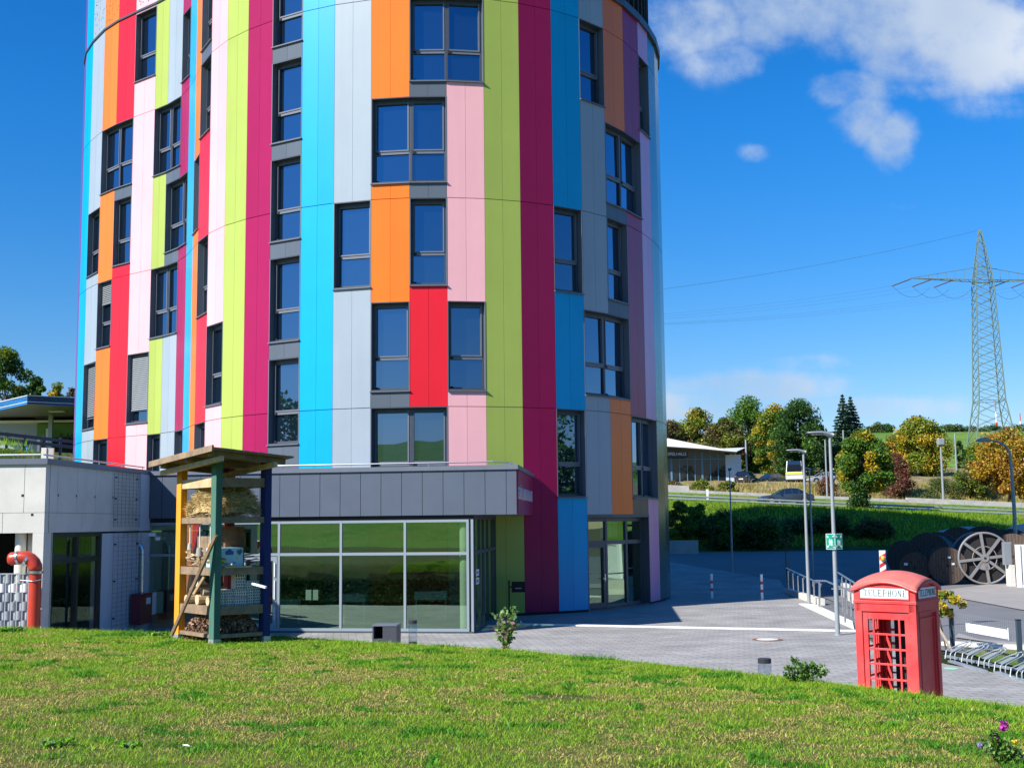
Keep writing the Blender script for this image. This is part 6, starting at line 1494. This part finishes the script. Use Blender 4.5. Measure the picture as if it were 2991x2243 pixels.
# ================================================================== amusement hall
Yh=150.; hl=aty(1925,1390,Yh); hr=aty(2166,1390,Yh); x0=hl.x-6; x1=hr.x; zb=7.9
hall=empty('amusement_hall',((x0+x1)/2,Yh,zb),'low glass fronted hall with a sweeping white roof above the road','building')
fz=MB(); roofw=mat('roof_white',(.80,.80,.80),rough=.5)
zt1=aty(1940,1342,Yh).z
def xz(x,y): p=aty(x,y,Yh-2.5); return p.x,p.z
ptop=[xz(1850,1262),xz(1939,1278),xz(2000,1290),xz(2060,1302),xz(2110,1311),xz(2152,1318)]
pbot=[xz(1850,1292),xz(1939,1303),xz(2000,1307),xz(2060,1311),xz(2110,1316),xz(2152,1319.5)]
nn=len(ptop); vs=[(x,Yh-2.6,z) for x,z in ptop]+[(x,Yh-2.6,z) for x,z in pbot]+[(x,Yh+9,z+.5) for x,z in ptop]
fz.add(vs,[(i,i+1,nn+i+1,nn+i) for i in range(nn-1)]+[(i,2*nn+i,2*nn+i+1,i+1) for i in range(nn-1)],roofw)
tp=aty(2187,1304,Yh-1); xm,zm=ptop[-1]; fz.add([(xm,Yh-2.6,zm),(tp.x,Yh+1,tp.z),(tp.x-3.5,Yh+6,tp.z+.2),(ptop[-3][0],Yh+6,ptop[-3][1]+.4),(pbot[-1][0],Yh-2.6,pbot[-1][1])],[(0,1,2,3),(0,4,1)],mat('roof_grey',(.5,.55,.58),rough=.5))
fz.add([(x,Yh-2.6,z-.02) for x,z in pbot]+[(x,Yh+6,z-.02) for x,z in pbot],[(i,i+1,nn+i+1,nn+i) for i in range(nn-1)],mat('soffit_grey',(.2,.21,.22)))
fz.build('roof',hall)
m=MB(); fb=mat('frame_blue',(.10,.22,.34),rough=.5); x1g=aty(2120,1380,Yh).x; ztop_=xz(2060,1312)[1]-.1; x=x0; hg=aty(2060,1340,Yh).z
m.box(x1g,x1,Yh,Yh+.3,zb-1,aty(2150,1328,Yh).z,mat('pale_blue_wall',(.50,.60,.68),rough=.7)); m.box(x1-.1,x1,Yh+.3,Yh+9,zb-1,aty(2150,1328,Yh).z,MC['pale_blue_wall']); m.box(x0,x1g,Yh+5,Yh+5.2,zb-1,ztop_+.8,dark); m.box(x0,x1,Yh+9,Yh+9.3,zb-1,ztop_,conc2)
m.build('wall',hall)
m=MB(); k=0
while x<x1g: 
    m.box(x-.05-.12*(k%4==0),x+.05,Yh-.08,Yh+.05,zb-.5,ztop_,fb); x+=.95; k+=1
m.box(x0,x1g,Yh-.06,Yh+.04,hg-.06,hg+.04,fb); m.box(x0,x1g,Yh-.06,Yh+.04,ztop_-.8,ztop_+.3,mat('fascia_dark',(.10,.12,.13))); f_=m.build('window_frame',hall)
g=MB(); g.box(x0,x1g,Yh,Yh+.02,zb-.5,ztop_,glassmat('hall_glass',(1,1,1),.0,body=(.012,.016,.02))); g.build('pane',f_)
a=aty(1925,1319,Yh-1.2); b=aty(2009,1336,Yh-1.2); m=MB(); m.box(a.x,b.x,Yh-1.3,Yh-1.2,b.z,a.z,mat('sign_black',(.012,.012,.013),rough=.4)); sgn=m.build('sign_board',hall)
lx=aty(1951,1330,Yh-1.31); text('SPIELHALLE',.56,whitep,wallmat((lx.x,Yh-1.31),0,z=aty(1951,1332,Yh).z),sgn,'lettering',.01,.80)
cx_=aty(1944,1326,Yh-1.31); m=MB(); m.add([(cx_.x+.27*math.cos(t*pi/8),Yh-1.32,cx_.z+.32*math.sin(t*pi/8)) for t in range(16)],[tuple(range(16))],mat('sign_orange',(.75,.22,.05))); m.build('emblem',sgn)
# ================================================================== pylon, wires, masts
py=mat('pylon_steel',(.15,.21,.18),rough=.6,metal=.2); Yp=255.
bc_=aty(2893,1290,Yp); zb=float(hgt(bc_.x,Yp))-1; zt=aty(2862,672,Yp).z; cx,cy=aty(2880,1000,Yp).x,Yp
pc=empty('pylon',(cx,cy,zb),'tall green grey lattice electricity pylon on the hill','pylon'); rot=R(38)
zarm=aty(2862,822,Yp).z; zsp=aty(2880,1172,Yp).z
def hw(z): return float(np.interp(z,[zb,zsp,zarm,zt],[4.8,3.0,2.05,.25]))
def cn(k,z,dx=0):
    a=rot+k*pi/2; r=hw(z)*1.25; lean=0
    return Vector((cx+r*math.cos(a),cy+r*math.sin(a),z))
m=MB()
for k in range(4): m.tube([cn(k,zb),cn(k,zsp),cn(k,zarm),cn(k,zt)],[.17,.15,.12,.08],py,5)
m.build('leg',pc)
m=MB(); zs_=list(np.linspace(zb,zsp,5))+list(np.linspace(zsp,zarm,15))[1:]+list(np.linspace(zarm,zt,8))[1:]
for a,b in zip(zs_[:-1],zs_[1:]):
    for k in range(4): 
        m.bar(cn(k,a),cn(k+1,b),.10,.10,py); m.bar(cn(k+1,a),cn(k,b),.10,.10,py)
for z in (zsp,zarm,zarm+1.8):
    for k in range(4): m.bar(cn(k,z),cn(k+1,z),.14,.14,py)
m.build('bracing',pc)
al=16.; m=MB(); ah=R(6); ad=Vector((math.cos(ah),math.sin(ah),0)); pd_=Vector((-ad.y,ad.x,0)); ctr=Vector((cx,cy,zarm))
for s in (-1,1):
    tip=ctr+ad*al*s+Vector((0,0,.5)); 
    for w in (-1.4,1.4): m.bar(ctr+pd_*w,tip,.16,.16,py)
    m.bar(ctr+Vector((0,0,3.2)),tip,.12,.12,py)
    for q in range(1,8):
        t=q/8; a=ctr.lerp(tip,t); w=1.4*(1-t); m.bar(a+pd_*w,a-pd_*w,.09,.09,py); t2=(q+1)/8; b=ctr.lerp(tip,min(t2,1)); w2=1.4*(1-min(t2,1)); m.bar(a+pd_*w,b-pd_*w2,.08,.08,py)
        u=(ctr+Vector((0,0,3.2))).lerp(tip,t); m.bar(a,u,.07,.07,py)
m.build('cross_arm',pc)
ins=mat('insulator_brown',(.14,.07,.05),rough=.4)
dl=Vector((-.90,-.30,0)).normalized(); ends_=[]
for s,q in ((-1,1.0),(-1,.72),(-1,.42),(1,.35),(1,.65),(1,.95)):
    a=ctr+ad*al*s*q+Vector((0,0,.3*q)); b=a+dl*4.6+Vector((0,0,-1.7)); m=MB()
    for w in (-.25,.25): m.tube([a+pd_*w,b+pd_*w],.12,ins,6)
    m.build('insulator',pc); ends_.append(b)
    m=MB(); c2=a-dl*4.6+Vector((0,0,-1.7)); pts=[b.lerp(c2,t)+Vector((0,0,-2.2*4*t*(1-t))) for t in np.linspace(0,1,9)]; m.tube(pts,.03,anth,4); m.build('jumper_cable',pc)
for k,b in enumerate(ends_+[Vector((cx,cy,zt))]):
    r_=.010 if k<6 else .024; c2=b+dl*112+Vector((0,0,-13+(-9 if k==6 else 0))); sag=2.2
    pts=[b.lerp(c2,t)+Vector((0,0,-sag*4*t*(1-t))) for t in np.linspace(0,1,24)]
    m=MB(); m.tube(pts,r_,anth,4); o=m.build('power_line'); tag(o,['power line from the outer left insulator of the pylon','power line from the middle left insulator of the pylon','power line from the inner left insulator of the pylon','power line from the inner right insulator of the pylon','power line from the middle right insulator of the pylon','power line from the outer right insulator of the pylon','thin earth wire running left from the tip of the pylon'][k],'power line','power lines of the pylon')
for (x,y0,lb) in ((2979,1207,'red and white striped mast at the far right of the skyline'),(2907,1172,'red and white striped mast seen through the pylon')):
    Y=430; a=aty(x,y0,Y); b=aty(x,1275,Y); e=empty('radio_mast',(a.x,Y,b.z),lb,'mast','striped masts on the skyline'); n=5
    for k in range(n):
        z0=b.z-6+(a.z-b.z+6)*k/n; z1=b.z-6+(a.z-b.z+6)*(k+1)/n; m=MB(); m.tube([(a.x,Y,z0),(a.x,Y,z1)],.5-.08*k,whitep if k%2 else rw,8); m.build('mast_section',e)
# ================================================================== filling station on the left
Yg=118.; st=empty('filling_station',(-46,Yg,9.5),'filling station with a blue edged canopy roof on the hill behind the annex','building')
bl1=mat('canopy_blue',(.006,.06,.45),rough=.4); bl2=mat('canopy_blue_light',(.012,.26,.72),rough=.4); pw_=MC['white_paint']
cr=aty(80,1154,112); crb=aty(80,1180,112); rr=aty(218,1162,114.4); ll=aty(0,1173,117.5)
C0=Vector((cr.x,112,0)); zt=cr.z; zc_=crb.z
dR=(Vector((rr.x,114.4,0))-C0)*4; dL=(Vector((ll.x,117.5,0))-C0)*2.6
def band(m,a,d,z0,z1,mt,o=0.):
    h=math.atan2(d.y,d.x); 
    if d.x>0: m.box(0,d.length*1.4,z0,z1,-.1,o,mt,wallmat((a.x,a.y),h))
    else:
        a2=a+d; m.box(-d.length*.4,d.length,z0,z1,-.1,o,mt,wallmat((a2.x,a2.y),math.atan2(-d.y,-d.x)))
m=MB(); Hh=zt-zc_
for d,mt in ((dR,bl1),(dL,bl2)):  # one blue fascia; sun-facing left side painted lighter, shaded right side darker
    band(m,C0,d,zc_,zt-.05,mt,0); band(m,C0,d,zt-.05,zt,pw_,.03); band(m,C0,d,zc_+.24*Hh,zc_+.29*Hh,pw_,.012)
m.build('canopy_fascia',st)
m=MB(); P4=[C0,C0+dR*1.4,C0+dR*1.4+dL*1.4,C0+dL*1.4]; m.prism([(p.x,p.y) for p in P4],zc_+.05,zt-.05,mat('canopy_ceiling',(.13,.14,.15),rough=.4)); m.build('canopy_roof',st)
m=MB()
for t,u in ((.3,.35),(.75,.3),(.4,.8),(.8,.75)):
    p=C0+dR*t+dL*u; m.box(p.x-.7,p.x+.7,p.y-.4,p.y+.4,zc_-.02,zc_+.04,whitep)
m.build('ceiling_lamp',st)
m=MB()
for t,u in ((.35,.55),(.95,.6)):
    p=C0+dR*t+dL*u; m.box(p.x-.2,p.x+.2,p.y-.2,p.y+.2,8,zc_+.05,steelp)
m.build('column',st)
yw=126.; zr_=aty(100,1235,yw).z; zr2=aty(0,1232,yw).z; zg=aty(100,1310,yw).z-1
m=MB(); m.box(aty(-80,1300,yw).x,aty(107,1300,yw).x,yw,yw+6,zg,zr_,mat('shop_wall',(.33,.40,.48),rough=.6)); m.box(aty(107,1300,yw).x,aty(300,1300,yw).x,yw-.05,yw+6,aty(150,1278,yw).z,zr_-.1,mat('shop_green',(.10,.24,.015),rough=.5)); m.box(aty(107,1300,yw).x,aty(300,1300,yw).x,yw+.3,yw+6,zg,aty(150,1278,yw).z,dark)
m.box(aty(-80,1300,yw).x,aty(300,1300,yw).x,yw-.15,yw,zr_,zr_+.25,whitep); m.box(aty(-80,1290,yw).x,aty(300,1300,yw).x,yw+5,yw+8,zr_,zc_+.3,dark); m.build('shop',st)
for (x0_,x1_,y0_,y1_) in ((113,120,1278,1308),(76,84,1288,1306)):
    m=MB(); a=aty(x0_,y0_,yw-2);b=aty(x1_,y1_,yw-2); m.box(a.x,b.x,yw-2.4,yw-2,b.z-.5,a.z,whitep if x0_>100 else bl2); m.build('fuel_pump',st)
m=MB(); a=aty(134,1296,yw-1); m.box(a.x,aty(153,1290,yw-1).x,yw-1.1,yw-1,a.z-.3,aty(150,1277,yw-1).z+.9,whitep); bo=m.build('sign_board',st)
a=aty(172,1285,yw-.3); text('HCAR',1.0,MC['sign_black'],wallmat((a.x,yw-.3),0,z=a.z),bo,'lettering',.02,1.5)
# guard rail on the mound
blr=mat('dark_rail',(.045,.05,.06),rough=.5,metal=.3)
pa=aty(-40,1262,61); pb=aty(230,1292,63.5)
e=empty('guard_rail',(pa.x,61,pa.z-.5),'dark guard rail on the grassy mound behind the annex roof','guard rail'); m=MB()
for dz in (0,-.28): m.bar(pa+Vector((0,0,dz)),pb+Vector((0,0,dz)),.05,.17,blr)
m.build('rail',e)
for t in (.02,.21,.40,.60,.79,.97):
    p=pa.lerp(pb,t); m=MB(); m.box(p.x-.06,p.x+.06,p.y+.03,p.y+.13,p.z-1.2,p.z+.12,blr if t<.9 else galv); m.build('post',e)
p=aty(130,1335,52); m=MB(); m.box(p.x-.11,p.x+.11,51.9,52.1,p.z-.6,aty(130,1308,52).z,lightc); m.box(p.x+.11,p.x+.4,51.95,52.05,p.z-.6,aty(130,1309,52).z,conc2); o=m.build('concrete_post'); tag(o,'short pale concrete post on the mound just above the annex corner','post')
# ================================================================== light, sky, camera
SE=R(37.4); sdir=Vector((-.814,-.581,0)).normalized()*math.cos(SE)+Vector((0,0,math.sin(SE)))
sl=bpy.data.lights.new('sun','SUN'); sl.energy=5.0; sl.angle=R(.53); sl.color=(1,.95,.87); so=bpy.data.objects.new('sun',sl); C.objects.link(so); so.rotation_euler=sdir.to_track_quat('Z','Y').to_euler(); so.location=(-20,-20,40)
w=bpy.data.worlds.new('World'); bpy.context.scene.world=w; w.use_nodes=True; nt=w.node_tree; N=nt.nodes.new; L=nt.links.new; bg=nt.nodes['Background']; 
sky=N('ShaderNodeTexSky'); sky.sky_type='NISHITA'; sky.sun_disc=False; sky.sun_elevation=SE; sky.sun_rotation=math.atan2(sdir.x,sdir.y); sky.air_density=1.0; sky.dust_density=.3; sky.ozone_density=2.0; sky.altitude=300
hsv=N('ShaderNodeHueSaturation'); hsv.inputs['Saturation'].default_value=1.42; hsv.inputs['Value'].default_value=1.42; hsv.inputs['Hue'].default_value=.497
L(sky.outputs[0],hsv.inputs['Color'])
tc=N('ShaderNodeTexCoord'); sep=N('ShaderNodeSeparateXYZ'); L(tc.outputs['Generated'],sep.inputs[0])
def M_(op,a,b=None,c=None,clamp=False):
    n=N('ShaderNodeMath'); n.operation=op; n.use_clamp=clamp
    for i,v in enumerate((a,b,c)):
        if v is None: continue
        if isinstance(v,(int,float)): n.inputs[i].default_value=v
        else: L(v,n.inputs[i])
    return n.outputs[0]
yy=M_('MAXIMUM',sep.outputs[1],.05); U=M_('DIVIDE',sep.outputs[0],yy); Vv=M_('DIVIDE',sep.outputs[2],yy)
cmb=N('ShaderNodeCombineXYZ'); L(U,cmb.inputs[0]); L(Vv,cmb.inputs[1])
nz1=N('ShaderNodeTexNoise'); nz1.inputs['Scale'].default_value=9; nz1.inputs['Detail'].default_value=9; nz1.inputs['Roughness'].default_value=.62; L(cmb.outputs[0],nz1.inputs['Vector'])
nz2=N('ShaderNodeTexNoise'); nz2.inputs['Scale'].default_value=4.; nz2.inputs['Detail'].default_value=3; L(cmb.outputs[0],nz2.inputs['Vector'])
mask=None
blobs=[((2560,30),440,200,1.15),((2300,80),190,105,.85),((2880,120),320,150,1.15),((2700,170),280,100,.9),((2520,345),105,95,1.0),((2600,400),95,95,.95),((2470,260),160,85,.9),((2040,75),200,120,.74),((2120,180),160,80,.66),((2700,230),260,70,.62),((2200,450),55,35,.50),((2900,300),200,70,.35),((2200,1130),320,60,.86),((2560,1190),360,42,.66),((2040,1185),240,55,.86),((2350,1060),200,30,.5),((-10,505),45,28,.55),((2640,600),60,18,.33),((1960,735),40,14,.35)]
for (c,rx,ry,wt) in blobs:
    d=ray(*c); cu_=float(d[0]/d[1]); cv=float(d[2]/d[1]); a=M_('DIVIDE',M_('SUBTRACT',U,cu_),rx/FPX); b=M_('DIVIDE',M_('SUBTRACT',Vv,cv),ry/FPX)
    dd_=M_('SQRT',M_('ADD',M_('MULTIPLY',a,a),M_('MULTIPLY',b,b))); k=M_('MULTIPLY',M_('MULTIPLY',M_('SUBTRACT',1.45,dd_),1.1,clamp=True),wt); mask=k if mask is None else M_('MAXIMUM',mask,k)
den=M_('SUBTRACT',M_('ADD',mask,M_('MULTIPLY',M_('SUBTRACT',nz1.outputs[0],.5),2.6)),.28)
mr=N('ShaderNodeMapRange'); mr.interpolation_type='SMOOTHSTEP'; mr.inputs['From Min'].default_value=0; mr.inputs['From Max'].default_value=1.0; L(den,mr.inputs[0])
front=M_('GREATER_THAN',sep.outputs[1],.06)
gate=M_('GREATER_THAN',mask,.001)
fm=M_('MULTIPLY',M_('MULTIPLY',mr.outputs[0],front),M_('MULTIPLY',M_('MINIMUM',M_('MULTIPLY',mask,2.6),1),.92))
# scattered small clouds over the rest of the dome (they show in the windows)
nz3=N('ShaderNodeTexNoise'); nz3.inputs['Scale'].default_value=3.2; nz3.inputs['Detail'].default_value=8; nz3.inputs['Roughness'].default_value=.6; mpp=N('ShaderNodeMapping'); mpp.inputs['Scale'].default_value=(1,1,2.4); L(tc.outputs['Generated'],mpp.inputs[0]); L(mpp.outputs[0],nz3.inputs[0])
mr3=N('ShaderNodeMapRange'); mr3.interpolation_type='SMOOTHSTEP'; mr3.inputs['From Min'].default_value=.60; mr3.inputs['From Max'].default_value=.74; L(nz3.outputs[0],mr3.inputs[0])
rear_=M_('LESS_THAN',sep.outputs[1],.0); fm=M_('ADD',fm,M_('MULTIPLY',M_('MULTIPLY',mr3.outputs[0],rear_),.7),clamp=True)
cr_=N('ShaderNodeValToRGB'); cr_.color_ramp.elements[0].position=.38; cr_.color_ramp.elements[1].position=.62; cr_.color_ramp.elements[0].color=(5.2,6.6,8.8,1); cr_.color_ramp.elements[1].color=(8.8,9.6,10.6,1)
L(nz2.outputs[0],cr_.inputs[0])
tr=N('ShaderNodeMix'); tr.data_type='RGBA'; tr.inputs[6].default_value=(.86,.79,.97,1); tr.inputs[7].default_value=(.46,1.02,1.40,1); L(M_('MULTIPLY',sep.outputs[2],3.2,clamp=True),tr.inputs[0])
sk=N('ShaderNodeMix'); sk.data_type='RGBA'; sk.blend_type='MULTIPLY'; sk.inputs[0].default_value=1; L(hsv.outputs[0],sk.inputs[6]); L(tr.outputs[2],sk.inputs[7])
mxw=N('ShaderNodeMix'); mxw.data_type='RGBA'; L(fm,mxw.inputs[0]); L(sk.outputs[2],mxw.inputs[6]); L(cr_.outputs[0],mxw.inputs[7]); L(mxw.outputs[2],bg.inputs[0])
bg.inputs[1].default_value=.055
cam=bpy.data.cameras.new('camera'); co=bpy.data.objects.new('camera',cam); C.objects.link(co)
co.matrix_world=Matrix(((rv[0],uv[0],-fv[0],0),(rv[1],uv[1],-fv[1],0),(rv[2],uv[2],-fv[2],HC),(0,0,0,1)))
cam.sensor_width=36; cam.lens=FPX/2991*36; cam.clip_end=2000; cam.clip_start=.1
sc=bpy.context.scene; sc.camera=co
sc.view_settings.view_transform='Standard'; sc.view_settings.look='None'; sc.view_settings.exposure=.69; sc.view_settings.gamma=1
sc.cycles.max_bounces=8; sc.cycles.transparent_max_bounces=8; sc.cycles.glossy_bounces=4; sc.cycles.caustics_reflective=False; sc.cycles.sample_clamp_indirect=6
